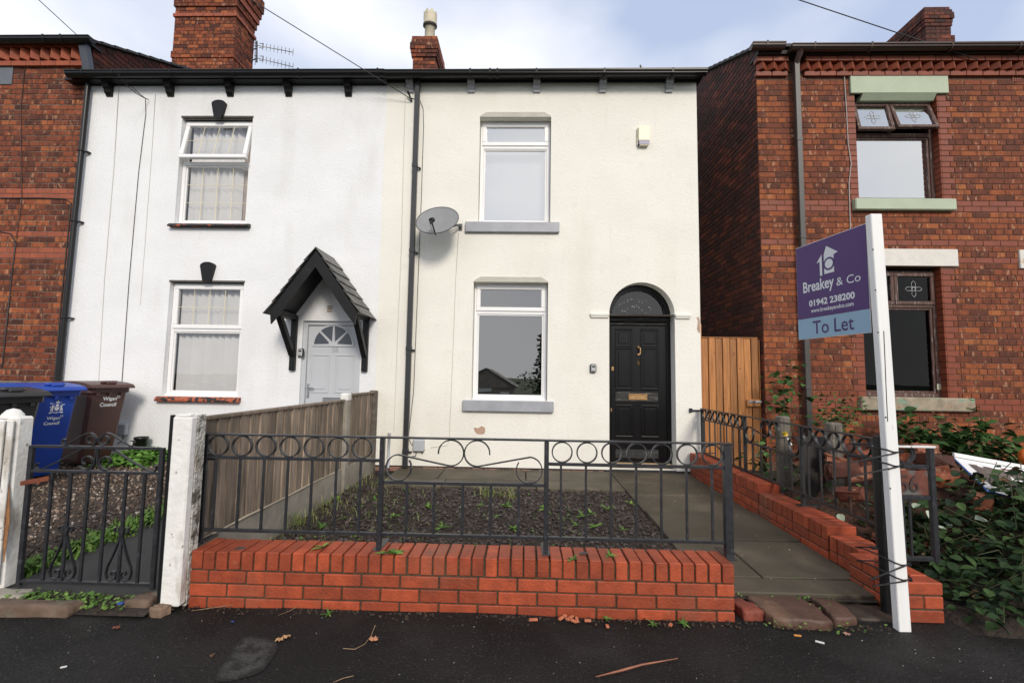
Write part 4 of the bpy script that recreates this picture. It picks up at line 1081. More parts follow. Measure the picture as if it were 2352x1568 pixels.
mb = MB(); lx, lz = xx(1407), zz(847); mb.box(lx - .018, lx + .018, yd - .002, yd + .0118, lz - .03, lz + .02, .004); mb.tube([(lx, yd + .01, lz + .01), (lx, yd - .014, lz + .01)], .017, 12); mb.build('latch_lock', brass, DR)
mb = MB(); lx, lz = xx(1404), zz(942); mb.box(lx - .009, lx + .009, yd + .005, yd + .0118, lz - .028, lz + .022, .006); mb.tube([(lx, yd + .01, lz), (lx, yd - .002, lz)], .008, 8); mb.build('keyhole_plate', brass, DR)
# eaves
mb = MB(); mb.box(BX + .03, EX + .01, YC - .035, YC + .02, ztc + .0, ztc + .15, .006); mb.box(BX + .03, EX + .06, YC - .13, YC + .02, ztc + .055, ztc + .085); mb.build('fascia', black_paint, H2)
gcz = at(1300, 166, YC - .19).z
gcz0 = at(930, 168, YC - .19).z
gutter(H2, BX + .03, at(1622, 172, YC - .19).x, YC - .185, gcz0, black_gutter, .06, True, [at(u, 175, YC - .19).x for u in (1081, 1232, 1387, 1543)] + [at(u, 175, YC - .19).x for u in (1126, 1143)], slope=gcz - gcz0 + .015)
mb = MB(); mb.box(BX + .03, EX + .06, YC - .12, YC + .3, ztc + .085, gcz - .015); mb.build('eaves_board', black_paint, H2)
for u in (941, 1082, 1233, 1385, 1538):
    q = at(u, 190, YC - .06); corbel(H2, q.x, ztc + .06, YC + .0, grey_paint, .10, .215, .125)
roof_slab(H2, BX, EX + .05, YC - .16, gcz - .02, 9.8, gcz + 1.85, roof_dark)
# downpipe (square) with clips
pa, pm, pb = at(960, 184, YC - .06), at(942, 560, YC - .06), at(927, 1066, YC - .06)
mb = MB(); mb.box(pa.x - .034, pa.x + .034, YC - .095, YC - .03, .12, pa.z + .02, .006)
DP = mb.build('downpipe', grey_pipe, H2)
for v in (381, 576, 800, 1035):
    z = at(940, v, YC - .06).z
    mb = MB(); mb.box(pa.x - .04, pa.x + .04, YC - .101, YC - .024, z - .03, z + .03, .006); mb.box(pa.x + .041, pa.x + .075, YC - .05, YC - .001, z - .03, z - .01, .003); mb.build('pipe_clip', grey_pipe, DP)
# cables down the cream wall
for pts, r_, m_ in (([(940, 224), (965, 232), (972, 250), (973, 290), (968, 450), (958, 700), (950, 900), (938, 1005), (945, 1020), (956, 1026)], .0045, cable_b),
                    ([(926, 168), (931, 215), (927, 350), (922, 560), (912, 800), (905, 990)], .004, cable_w),
                    ([(1053, 535), (1047, 640), (1040, 820), (1032, 1010), (1027, 1022), (990, 1027)], .0035, cable_w)):
    mb = MB(); mb.tube([at(u, v, YC - .006) for u, v in pts], r_, 6); mb.build('cable', m_, H2)
mb = MB(); q = at(894, 1000, YC - .03); mb.tube([(q.x, YC - .03, q.z + .03), (q.x, YC - .03, .1)], .018, 10); mb.tube([(q.x, YC - .03, q.z + .01), (q.x, YC - .03, q.z + .035)], .022, 10); mb.build('overflow_pipe', meter_m, H2)
# patches where the render has come away
for pts in ([(1088, 983), (1092, 981), (1098, 983), (1106, 978), (1113, 981), (1115, 988), (1112, 996), (1104, 997), (1095, 996), (1091, 990)],
            [(1603, 738), (1600, 729), (1604, 727), (1607, 734), (1608, 762), (1605, 765), (1601, 755)]):
    mb = MB(); pp = [at(u, v, YC) for u, v in pts]; mb.prism([(q.x, q.z) for q in pp], (0, YC - .003, 0), (1, 0, 0), (0, 0, 1), (0, .002, 0)); mb.build('bare_plaster_patch', plaster_pink, H2)
# middle stack on the party wall with cream pot
mx0, mx1 = at(945, 130, 9.4).x, at(1003, 130, 9.4).x; mzt = at(970, 85, 9.4).z
MCH = chimney(H2, mx0 + .03, mx1 - .02, 9.4, 10.25, 7.0, mzt, 1, lambda k: {0: .03, 1: .04, 2: .06, 3: .06, 4: .045, 5: .03}.get(k, .0 if k < 10 else .012), brick_l_j, band_red2, mortar_dark, bands=())
pc = at(987, 85, 9.75); r0 = .115
mb = MB(); h1 = at(987, 62, 9.75).z - mzt; h2 = at(987, 30, 9.75).z - mzt
mb.lathe([(r0 * 1.02, -.1), (r0, 0), (r0 * .98, h1), (r0 * 1.28, h1 + .01), (r0 * 1.3, h1 + .05)], (pc.x, 9.75, mzt), 24)
zs_ = []
for k in range(24):                         # crown with points
    t = 2 * math.pi * k / 24; zs_.append(h2 - (.07 if k % 3 == 0 else (.0 if k % 3 == 2 else .03)))
n0 = len(mb.v)
ring_a = [(pc.x + r0 * 1.3 * math.cos(2 * math.pi * k / 24), 9.75 + r0 * 1.3 * math.sin(2 * math.pi * k / 24), mzt + h1 + .05) for k in range(24)]
ring_b = [(pc.x + r0 * 1.32 * math.cos(2 * math.pi * k / 24), 9.75 + r0 * 1.32 * math.sin(2 * math.pi * k / 24), mzt + zs_[k]) for k in range(24)]
mb.add(ring_a + ring_b, [(k, (k + 1) % 24, 24 + (k + 1) % 24, 24 + k) for k in range(24)])
PT = mb.build('chimney_pot', pot_m, MCH)
mb = MB(); mb.ribbon([(pc.x + r0 * 1.33 * math.cos(2 * math.pi * k / 24), 9.75 + r0 * 1.33 * math.sin(2 * math.pi * k / 24), mzt + h1 + .02 + .03 * math.sin(2 * math.pi * k / 24)) for k in range(24)], (0, 0, .022), .012, True)
mb.build('vent_slot', M('sooty_slot', (.03, .028, .024), .8, .2, 9), MCH)

# fittings fixed to the cream house
q = at(1477, 316, YC)
T = thing('alarm_box', 'cream burglar alarm box with blue lens high on the cream house', 'alarm', (q.x, YC, q.z))
w_, h_ = .078, .135
mb = MB(); mb.prism([(-w_, -h_ * .55), (w_, -h_ * .55), (w_, h_ * .93), (w_ * .9, h_), (-w_ * .9, h_), (-w_, h_ * .93)], (q.x, YC - .07, q.z), (1, 0, 0), (0, 0, 1), (0, .069, 0)); mb.build('case', alarm_m, T)
mb = MB(); mb.prism([(-w_ * .88, -h_), (w_ * .88, -h_), (w_, -h_ * .56), (w_ * .5, -h_ * .46), (-w_ * .5, -h_ * .46), (-w_, -h_ * .56)], (q.x, YC - .066, q.z), (1, 0, 0), (0, 0, 1), (0, .064, 0)); mb.build('lens', alarm_blue, T)
mb = MB(); mb.box(q.x - w_ * .8, q.x + w_ * .8, YC - .06, YC - .001, q.z - h_ - .012, q.z - h_ + .001, .003); mb.box(q.x - w_ - .012, q.x - w_ + .002, YC - .04, YC - .001, q.z - h_ * .9, q.z + h_ * .95, .003); mb.build('base', alarm_m, T)
key_safe('silver key safe fixed to the cream wall left of the black door', 1362, 845.5, YC)
q = at(963, 1021, YC)
T = thing('meter_box', 'grey utility box low on the cream house beside the downpipe', 'meter box', (q.x, YC, q.z))
mb = MB(); mb.box(q.x - .078, q.x + .078, YC - .06, YC - .0008, q.z - .085, q.z + .085, .012); mb.build('case', meter_m, T)
mb = MB(); mb.box(q.x - .07, q.x + .07, YC - .068, YC - .0602, q.z - .078, q.z + .07, .008); mb.build('cover', meter_m, T)
mb = MB(); mb.tube([(q.x - .03, YC - .03, q.z - .08), (q.x - .04, YC - .02, q.z - .15), (q.x - .1, YC - .012, q.z - .16)], .005, 6); mb.tube([(q.x + .03, YC - .03, q.z - .08), (q.x + .05, YC - .02, q.z - .12), (q.x + .08, YC - .01, q.z - .06)], .005, 6); mb.build('cable', cable_b, T)
# satellite dish
dc = at(1004, 505, 6.02)
T = thing('satellite_dish', 'grey oval satellite dish on the cream house beside the upper window sill', 'satellite dish', tuple(dc))
nrm = Vector((-.10, -.86, .50)).normalized(); ux = Vector((1, -.06, .03)).normalized(); ux = (ux - nrm * ux.dot(nrm)).normalized(); uz = nrm.cross(ux) * -1
if uz.z < 0: uz = -uz
mb = MB(); ra, rb2 = .295, .265; vs = []; fs = []; NR, NA = 8, 40
vs.append(tuple(dc - nrm * .045))
for i in range(1, NR + 1):
    for k in range(NA):
        f = i / NR; t = 2 * math.pi * k / NA
        vs.append(tuple(dc + ux * (ra * f * math.cos(t)) + uz * (rb2 * f * math.sin(t)) - nrm * (.045 * (1 - f * f))))
for k in range(NA): fs.append((0, 1 + k, 1 + (k + 1) % NA))
for i in range(NR - 1):
    for k in range(NA): fs.append((1 + i * NA + k, 1 + (i + 1) * NA + k, 1 + (i + 1) * NA + (k + 1) % NA, 1 + i * NA + (k + 1) % NA))
mb.add(vs, fs, True); mb.build('reflector', dish_m, T)
mb = MB(); mb.tube([dc + ux * (ra * math.cos(2 * math.pi * k / NA)) + uz * (rb2 * math.sin(2 * math.pi * k / NA)) - nrm * .003 for k in range(NA)], .007, 6, True); mb.build('rim', M('dark_dish_rim', (.09, .09, .09), .5, .1, 6), T)
b0 = dc - uz * (rb2 * .93) - nrm * .01; b1 = dc - uz * (rb2 * .86) + nrm * .19
mb = MB(); mb.tube([b0 - nrm * .03, b0 + nrm * .03, b1 - uz * .01], .011, 8); mb.build('feed_arm', black_plain, T)
mb = MB(); dd = (dc - b1).normalized(); mb.tube([b1 - dd * .03, b1 + dd * .035], .027, 12); mb.tube([b1 + dd * .035, b1 + dd * .06], .034, 12); mb.box(b1.x - .02, b1.x + .02, b1.y - .03, b1.y + .03, b1.z - .045, b1.z - .01, .004); mb.build('receiver', black_plain, T)
mb = MB(); mb.tube([b1 + Vector((-.01, 0, -.03)), (b0 + b1) / 2 + Vector((-.03, -.01, -.015)), b0 + Vector((-.025, 0, .005))], .005, 6); mb.build('feed_cable', cable_w, T)
wb = at(1058, 522, YC)
mb = MB(); mb.tube([dc - nrm * .05, dc - nrm * .05 + Vector((.1, .12, -.04)), (wb.x - .03, YC - .1, wb.z), (wb.x, YC - .03, wb.z)], .016, 8); mb.box(wb.x - .025, wb.x + .025, YC - .012, YC - .0008, wb.z - .05, wb.z + .05, .004); mb.tube([(wb.x, YC - .02, wb.z + .03), (wb.x - .09, YC - .1, wb.z + .01)], .008, 6); mb.build('wall_bracket', M('galvanised_dark', (.11, .115, .12), .45, .1, 10, metal=.4), T)
q0 = at(1475, 163, YC - .17)
mb = MB(); mb.ribbon([q0 + Vector((.008, .03, -.02)), q0 + Vector((.002, .03, .04)), q0 + Vector((-.012, .03, .08)), q0 + Vector((-.02, .03, .105))], (0, .012, 0), .016)
mb.build('gutter_spike', black_paint, None, 'small black curved spike sticking up behind the cream house gutter', None, cat='spike')

# aerial on the big stack
av = lambda u, v: at(u, v, 9.9)
T = thing('television_aerial', 'pair of stacked television aerials on the side of the big brick chimney', 'aerial', tuple(av(588, 125)))
mb = MB(); mb.tube([av(590, 95), av(590, 143)], .016, 6); mb.tube([av(588, 112), av(575, 116)], .012, 6); mb.tube([av(588, 136), av(575, 140)], .012, 6); mb.build('mast', M('dark_aerial_steel', (.03, .03, .03), .5, .1, 10), T)
for (v0, v1) in ((105, 120.5), (134, 154)):
    a, b = av(592, v0), av(673, v1); ax_ = (b - a).normalized()
    mb = MB(); mb.tube([a, b], .009, 6); mb.build('boom', alu, T)
    mb = MB()
    for k in range(9):
        c = a + (b - a) * (.14 + .86 * k / 8); hv = Vector((.0, .0, .085)); mb.tube([c - hv, c + hv], .0055, 5)
    mb.build('elements', M('aerial_element', (.05, .05, .05), .5, .1, 10), T)
    mb = MB()
    for k in (-1, 0, 1): mb.tube([a + Vector((-.02, -.1, .06 * k)), a + Vector((-.09, .1, .06 * k + .02))], .005, 5)
    mb.tube([a + Vector((-.05, 0, -.17)), a + Vector((-.07, 0, .19))], .006, 5); mb.tube([a + Vector((.04, 0, -.05)), a + Vector((.13, 0, -.07)), a + Vector((.13, 0, .05)), a + Vector((.04, 0, .05))], .008, 5); mb.build('reflector_grid', M('aerial_element', (.05, .05, .05), .5, .1, 10), T)

# overhead lines
def wire(label, a, b, r_, far=14):
    a = Vector(a); b = Vector(b); d = (b - a).normalized()
    n = 12; pts = [a + d * (far * k / n) + Vector((0, 0, -.0 - .06 * math.sin(math.pi * k / n))) for k in range(n + 1)]
    mb = MB(); mb.tube(pts, r_, 6); return mb.build('overhead_wire', cable_b, None, label, None, cat='wire')
wire('overhead telephone wire running down to the left brick house gutter', at(180, 84, 6.25), at(90, 0, 6.0), .006)
w2 = wire('overhead telephone wire crossing the sky down to the cream house eaves', at(945, 228, 6.34), at(585, 0, 5.5), .006)
wire('overhead telephone wire coming down to the right brick house eaves', at(2245, 137, 6.28), at(1850, 0, 6.0), .007)
wire('short telephone wire tied to a hook under the white house eaves', at(341, 229, 6.38), at(303, 197, 6.1), .006, .5)
mb = MB(); a, b = at(1550/2.24*.588+900*.588, 795/2.24*.588, 6.3), at((900+1585/2.24)*.588, 880/2.24*.588, 6.37); mb.tube([a, b], .014, 6); mb.tube([b, b + Vector((0, .03, -.015))], .012, 6)
mb.build('wire_clamp', black_plain, None, 'black tension clamp on the wire at the cream house downpipe', None, cat='clamp')

# ================================================================ RIGHT BRICK HOUSE (56)
RX = 3.335
H3 = thing('brick_end_house', 'red brick house at the right with pale green lintel and brown gutter', 'house', (5.5, YF, .3))
rw = 5.6
za = lambda u, v: at(u, v, YF).z
U3 = (at(1966, 300, YF).x, at(2157, 300, YF).x, za(2060, 460), za(2060, 217))
L3 = (at(1985, 800, YF).x, at(2173, 800, YF).x, za(2090, 912), za(2090, 612))
bA = (za(1760, 486), za(1760, 459)); bB = (za(1760, 566), za(1760, 554)); bC = (za(1760, 607), za(1760, 593)); bD = (za(2290, 946), za(2290, 916))
lU = (at(1950, 195, YF).x, at(2174, 195, YF).x, za(2060, 217), za(2060, 177))
lL = (at(2003, 590, YF).x - .28, at(2197, 590, YF).x, za(2115, 612), za(2115, 573))
holes = []
for o_ in (U3, L3): holes.append((o_[0] - RX, o_[1] - RX, o_[2], o_[3]))
for o_ in (lU, lL): holes.append((o_[0] - RX - .004, o_[1] - RX + .004, o_[2] - .002, o_[3] + .004, 1))
l2x = at(2338, 590, YF).x; holes.append((l2x - RX - .004, l2x - RX + 1.5, lL[2], lL[3] + .004, 1)); holes.append((l2x - RX + .15, l2x - RX + 1.3, L3[2], L3[3]))
zc0, zc1 = za(1900, 167), za(1900, 132)
rows = brick_rows(rw, .28, zc0 - .08, holes, (bA, bB, bC, bD), seed=11, course=.0815, L=.236)
emit_bricks(rows, (RX, YF, 0), (1, 0, 0), (0, -1, 0), H3, brick_r_o, brick_r_j, band_red)
mb = MB(); wall_face(mb, RX + .004, RX + rw, 0, zc1 + .2, YF, [(*U3, .15), (*L3, .15), (l2x + .15, l2x + 1.3, L3[2], L3[3], .15)], .15)
mb.build('wall', mortar_red, H3)
# brick reveals (right-hand jambs are the ones in view)
for o_ in (U3, L3):
    k = 0; z = o_[2]
    while z < o_[3] - .02:
        zb = min(z + .0815, o_[3])
        t = MB(); t.box(o_[1] - .012, o_[1] + .01, YF - .003, YF + .14, z + .004, zb - .004, .003); t.build('reveal_brick', band_red, H3)
        z = zb
# flank wall up the gap
ea = atx(1716, 119, RX - .01); rb = atx(1632, 158, RX - .01); gs = (rb.z - ea.z) / (rb.y - ea.y)
ry = 9.8; top = lambda y: ea.z + gs * (y - ea.y)
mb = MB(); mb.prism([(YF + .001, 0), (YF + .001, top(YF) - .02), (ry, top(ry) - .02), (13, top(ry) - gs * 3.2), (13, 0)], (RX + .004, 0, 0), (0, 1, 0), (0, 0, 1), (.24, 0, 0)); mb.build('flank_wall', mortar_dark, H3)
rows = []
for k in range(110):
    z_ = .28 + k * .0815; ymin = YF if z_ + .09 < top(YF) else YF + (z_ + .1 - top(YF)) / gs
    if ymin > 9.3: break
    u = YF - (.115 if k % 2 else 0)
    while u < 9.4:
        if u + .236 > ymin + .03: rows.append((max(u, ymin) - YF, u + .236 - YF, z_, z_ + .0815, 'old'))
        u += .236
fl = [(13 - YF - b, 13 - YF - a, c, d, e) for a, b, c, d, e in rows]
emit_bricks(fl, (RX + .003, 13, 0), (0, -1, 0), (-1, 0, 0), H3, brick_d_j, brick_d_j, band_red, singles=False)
mb = MB()
for k in range(18):
    a0 = YF - .15 + k * .2; z0_ = top(a0); z1_ = top(a0 + .22)
    mb.add([(RX - .05, a0, z0_ + .035), (9.5, a0, z0_ + .035), (9.5, a0 + .22, z1_ + .015), (RX - .05, a0 + .22, z1_ + .015), (RX - .05, a0, z0_ - .01), (9.5, a0, z0_ - .01), (9.5, a0 + .22, z1_ - .02), (RX - .05, a0 + .22, z1_ - .02)],
           [(0, 1, 2, 3), (7, 6, 5, 4), (0, 4, 5, 1), (1, 5, 6, 2), (2, 6, 7, 3), (3, 7, 4, 0)])
mb.build('roof', roof_dark, H3)
gp_ = (at(1806, 130, YF).x, at(1842, 130, YF).x)
string_course(H3, RX - .02, RX + rw, zc0 - .075, zc0 - .004, YF - .045, band_red, gap=gp_)
mb = MB(); mb.box(RX, RX + rw, YF - .012, YF, zc0 - .004, zc0 + .112); mb.build('dogtooth_gap_shade', mortar_dark, H3)  # shade behind the teeth painted in as a dark strip
dogtooth(H3, RX, RX + rw, zc0, zc0 + .105, YF, band_red, gap=gp_)
string_course(H3, RX - .03, RX + rw, zc0 + .112, zc0 + .185, YF - .10, band_red, gap=gp_)
ggz = at(1900, 108, YF - .19).z
gutter(H3, at(1725, 108, YF - .19).x, at(1801, 108, YF - .19).x, YF - .19, ggz + .025, brown_pipe, .058, True, [at(1758, 108, YF - .19).x])
gutter(H3, at(1815, 108, YF - .19).x, RX + rw, YF - .19, ggz, brown_pipe, .058, True, [at(u, 108, YF - .19).x for u in (1866, 1996, 2180, 2335)], slope=.03)
mb = MB(); mb.box(RX - .03, RX + rw, YF - .14, YF + .1, zc0 + .188, ggz - .01); mb.build('eaves_board', M('dark_eaves', (.02, .014, .012), .7, .2, 5), H3)
pa = at(1826, 130, YF - .075)
mb = MB(); mb.tube([(pa.x, YF - .19, ggz - .03), (pa.x, YF - .185, ggz - .085), (pa.x, YF - .10, ggz - .17), (pa.x, YF - .0925, ggz - .2)], [.05, .045, .04, .036], 12); mb.build('gutter_outlet', brown_pipe, H3)
mb = MB(); mb.box(pa.x - .036, pa.x + .036, YF - .125, YF - .06, .35, ggz - .15, .005); DP = mb.build('downpipe', dark_grey_pipe, H3)
for v in (322, 545, 890):
    z = at(1835, v, YF - .09).z; mb = MB(); mb.box(pa.x - .041, pa.x + .041, YF - .13, YF - .03, z - .02, z + .02, .004); mb.build('pipe_clip', dark_grey_pipe, DP)
mb = MB(); mb.tube([at(u, v, YF - .02) for u, v in ((1937, 105), (1938, 140), (1940, 190), (1944, 250), (1948, 330), (1955, 375), (1950, 420), (1953, 520), (1951, 640))], .006, 6); mb.build('cable', M('grey_white_cable', (.4, .39, .37), .6, .05, 5), H3)
# upper window: pale green lintel and sill, tilted top lights
mb = MB(); mb.box(lU[0], lU[1], YF - .035, YF + .12, lU[2], lU[3], .006); LU = mb.build('lintel', green_paint, H3)
mb = MB(); x0, x1 = lU[0] + .17, lU[1] - .17; mb.prism([(x0, lU[2]), (x1, lU[2]), (x1 - .07, lU[2] - .045), (x0 + .03, lU[2] - .045)], (0, YF + .02, 0), (1, 0, 0), (0, 0, 1), (0, .1, 0))
mb.prism([(YF - .03, lU[2] + .0), (YF + .12, lU[2] + .0), (YF + .12, lU[2] - .075), (YF + .03, lU[2] - .075)], (x0, 0, 0), (0, 1, 0), (0, 0, 1), (x1 - x0, 0, 0)); mb.build('lintel_moulding', green_paint, LU)
def wood_window(o_, sill, sm, g_main, g_top, tilt_l, tilt_r, zt, roomm, etched=True, top_mat=None):
    x0, x1, z0, z1 = o_; yf = YF + .10
    mb = MB(); frame_rect(mb, x0, x1, z0, z1, yf, yf + .07, .055, .006); mb.box(x0 + .055, x1 - .055, yf + .002, yf + .07, zt - .03, zt + .03, .005)
    xm = (x0 + x1) / 2 - .03
    mb.box(xm - .028, xm + .028, yf + .003, yf + .07, zt + .03, z1 - .055, .004)
    win = mb.build('window', wood_frame, H3)
    mb = MB(); frame_rect(mb, x0 + .055, x1 - .055, z0 + .055, zt - .03, yf + .02, yf + .06, .03, .005); mb.build('casement', wood_frame, win)
    mb = MB(); mb.add([(x0 + .06, yf + .04, z0 + .06), (x1 - .06, yf + .04, z0 + .06), (x1 - .06, yf + .04, zt - .02), (x0 + .06, yf + .04, zt - .02)], [(0, 1, 2, 3)]); mb.build('pane', g_main, win)
    for a, b, tl in ((x0 + .03, xm - .002, tilt_l), (xm + .002, x1 - .03, tilt_r)):
        hz = z1 - .03; lz = zt + .012
        def T_(p):
            dz = hz - p[2]; dy = p[1] - yf
            return (p[0], yf + dy * math.cos(tl) - dz * math.sin(tl), hz - dz * math.cos(tl) - dy * math.sin(tl))
        fm = MB(); frame_rect(fm, a, b, lz, hz, yf - .014, yf + .035, .05, .006); fm.v = [T_(p) for p in fm.v]; fm.build('top_light', wood_frame, win)
        gm = MB(); gm.add([T_(p) for p in ((a + .045, yf + .01, lz + .045), (b - .045, yf + .01, lz + .045), (b - .045, yf + .01, hz - .045), (a + .045, yf + .01, hz - .045))], [(0, 1, 2, 3)]); gm.build('pane', g_top, win)
        # etched flower: four pointed petals round a small square
        cx, cz = (a + b) / 2, (lz + hz) / 2; em = MB(); rr = .085
        for q in range(4):
            pts = []
            for i in range(13):
                t = i / 12; r_ = .022 + rr * math.sin(math.pi * t) ** 0.8 * (1 if abs(t - .5) > .04 else 1.12); an = (t - .5) * 1.25 + q * math.pi / 2
                pts.append(T_((cx + r_ * math.cos(an), yf + .004, cz + r_ * math.sin(an))))
            em.tube(pts, .0028, 4)
        em.tube([T_((cx + .024 * math.cos(k * math.pi / 4), yf + .004, cz + .024 * math.sin(k * math.pi / 4))) for k in range(8)], .0028, 4, True)
        em.tube([T_((cx + .04 * math.cos(k * math.pi / 2 + .78), yf + .004, cz + .04 * math.sin(k * math.pi / 2 + .78))) for k in range(4)], .0024, 4, True)
        em.build('etched_flower', etch_m, win)
    room(H3, x0, x1, z0, z1, yf + .075, yf + 1.8, roomm)
    mb = MB(); mb.box(sill[0], sill[1], YF - .08, yf + .01, sill[2], sill[3], .012); mb.build('sill', sm, win)
    return win
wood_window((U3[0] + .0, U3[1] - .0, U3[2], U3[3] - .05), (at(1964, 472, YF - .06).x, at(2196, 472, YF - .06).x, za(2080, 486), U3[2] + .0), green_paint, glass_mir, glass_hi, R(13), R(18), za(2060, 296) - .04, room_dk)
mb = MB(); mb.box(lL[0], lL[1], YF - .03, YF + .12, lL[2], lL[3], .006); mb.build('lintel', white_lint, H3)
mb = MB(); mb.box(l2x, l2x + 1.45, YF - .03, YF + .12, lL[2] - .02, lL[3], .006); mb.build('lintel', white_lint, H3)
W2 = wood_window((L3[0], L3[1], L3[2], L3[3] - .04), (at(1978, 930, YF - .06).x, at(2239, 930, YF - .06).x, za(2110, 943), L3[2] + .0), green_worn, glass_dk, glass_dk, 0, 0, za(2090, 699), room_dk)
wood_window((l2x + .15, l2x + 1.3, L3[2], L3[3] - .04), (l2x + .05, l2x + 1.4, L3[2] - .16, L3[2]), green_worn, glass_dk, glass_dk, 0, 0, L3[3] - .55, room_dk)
mb = MB(); q = at(2157, 888, YF + .1); mb.box(q.x - .03, q.x + .03, YF + .097, YF + .0995, q.z - .04, q.z + .04); ST = mb.build('paper_sticker', M('yellowed_paper', (.42, .42, .3), .8, .05, 9), W2)
text('7', (q.x - .012, YF + .0965, q.z - .018), (1, 0, 0), (0, 0, 1), .026, .04, M('faded_ink', (.25, .25, .24), .8, .05, 9), W2, 'sticker_number')
# air bricks
for u, v in ((1843 - 12, 183), (2335, 183), (2266, 1013)):
    q = at(u + 12 if v == 183 and u < 1900 else u, v, YF)
    mb = MB(); w_ = .07 if u > 2000 else .05
    mb.box(q.x - w_, q.x + w_, YF - .012, YF - .007, q.z - .035, q.z + .035, .002); ab = mb.build('air_brick', band_red, H3)
    mb = MB()
    for i in range(4 if u > 2000 else 3):
        for j in range(2): mb.box(q.x - w_ + .016 + i * .032, q.x - w_ + .034 + i * .032, YF - .0135, YF - .0122, q.z - .024 + j * .03, q.z - .006 + j * .03)
    mb.build('vent_holes', hole_m, ab)
# stack of the right house
x0, x1 = at(2122, 60, 10.0).x, at(2186, 60, 10.0).x; zt_ = at(2150, 16, 10.0).z
chimney(H3, x0 + .03, x1 - .02, 10.0, 12.4, 6.9, zt_, -1, lambda k: {0: 0, 1: .03, 2: .05, 3: .05, 4: .03, 5: .02}.get(k, .04 if k in (9, 10) else 0), brick_d_j, band_red, mortar_dark)

# ================================================================ FRONT WALL
WX0, WX1, WY = -1.965, 1.235, 2.75
T = thing('garden_wall', 'low orange brick wall with a brick-on-edge top between white post and path', 'wall', (-.36, WY, 0))
mb = MB(); mb.box(WX0 + .01, WX1 - .01, WY + .009, WY + .205, -.02, .215); mb.box(WX0 + .008, WX1 - .008, WY + .012, WY + .205, .21, .296); mb.build('mortar_core', mortar_wall, T)
n = 42; pitch = (WX1 - WX0) / n
for k in range(n):
    a = WX0 + k * pitch; t = MB(); dx = random.uniform(-.002, .002); dz = random.uniform(-.003, .002); rz = random.uniform(-.008, .008)
    c = Vector((a + pitch / 2 + dx, WY + .108 + random.uniform(-.003, .003), .262 + dz)); w = pitch / 2 - .0052
    t.obox(c, (w * math.cos(rz), w * math.sin(rz), 0), (-.108 * math.sin(rz), .108 * math.cos(rz), 0), (0, 0, .052), .0035)
    t.build('coping_brick', wall_brick, T)
for r_ in range(3):
    z1 = .2 - r_ * .076; z0 = z1 - .067
    x = WX0 - (.115 if r_ % 2 == 0 else 0); 
    while x < WX1 - .01:
        a, b = max(x, WX0), min(x + .229, WX1)
        if b - a > .04:
            t = MB(); t.box(a + .005, b - .005, WY + random.uniform(-.003, .002), WY + .1, z0 + random.uniform(-.002, .002), z1, .004); t.build('brick', wall_brick, T)
        x += .229
for r_ in range(3):                       # right-hand end of the wall
    z1 = .2 - r_ * .076
    t = MB(); t.box(WX1 - .03, WX1, WY + .106, WY + .212, z1 - .067, z1, .004); t.build('brick', wall_brick, T)

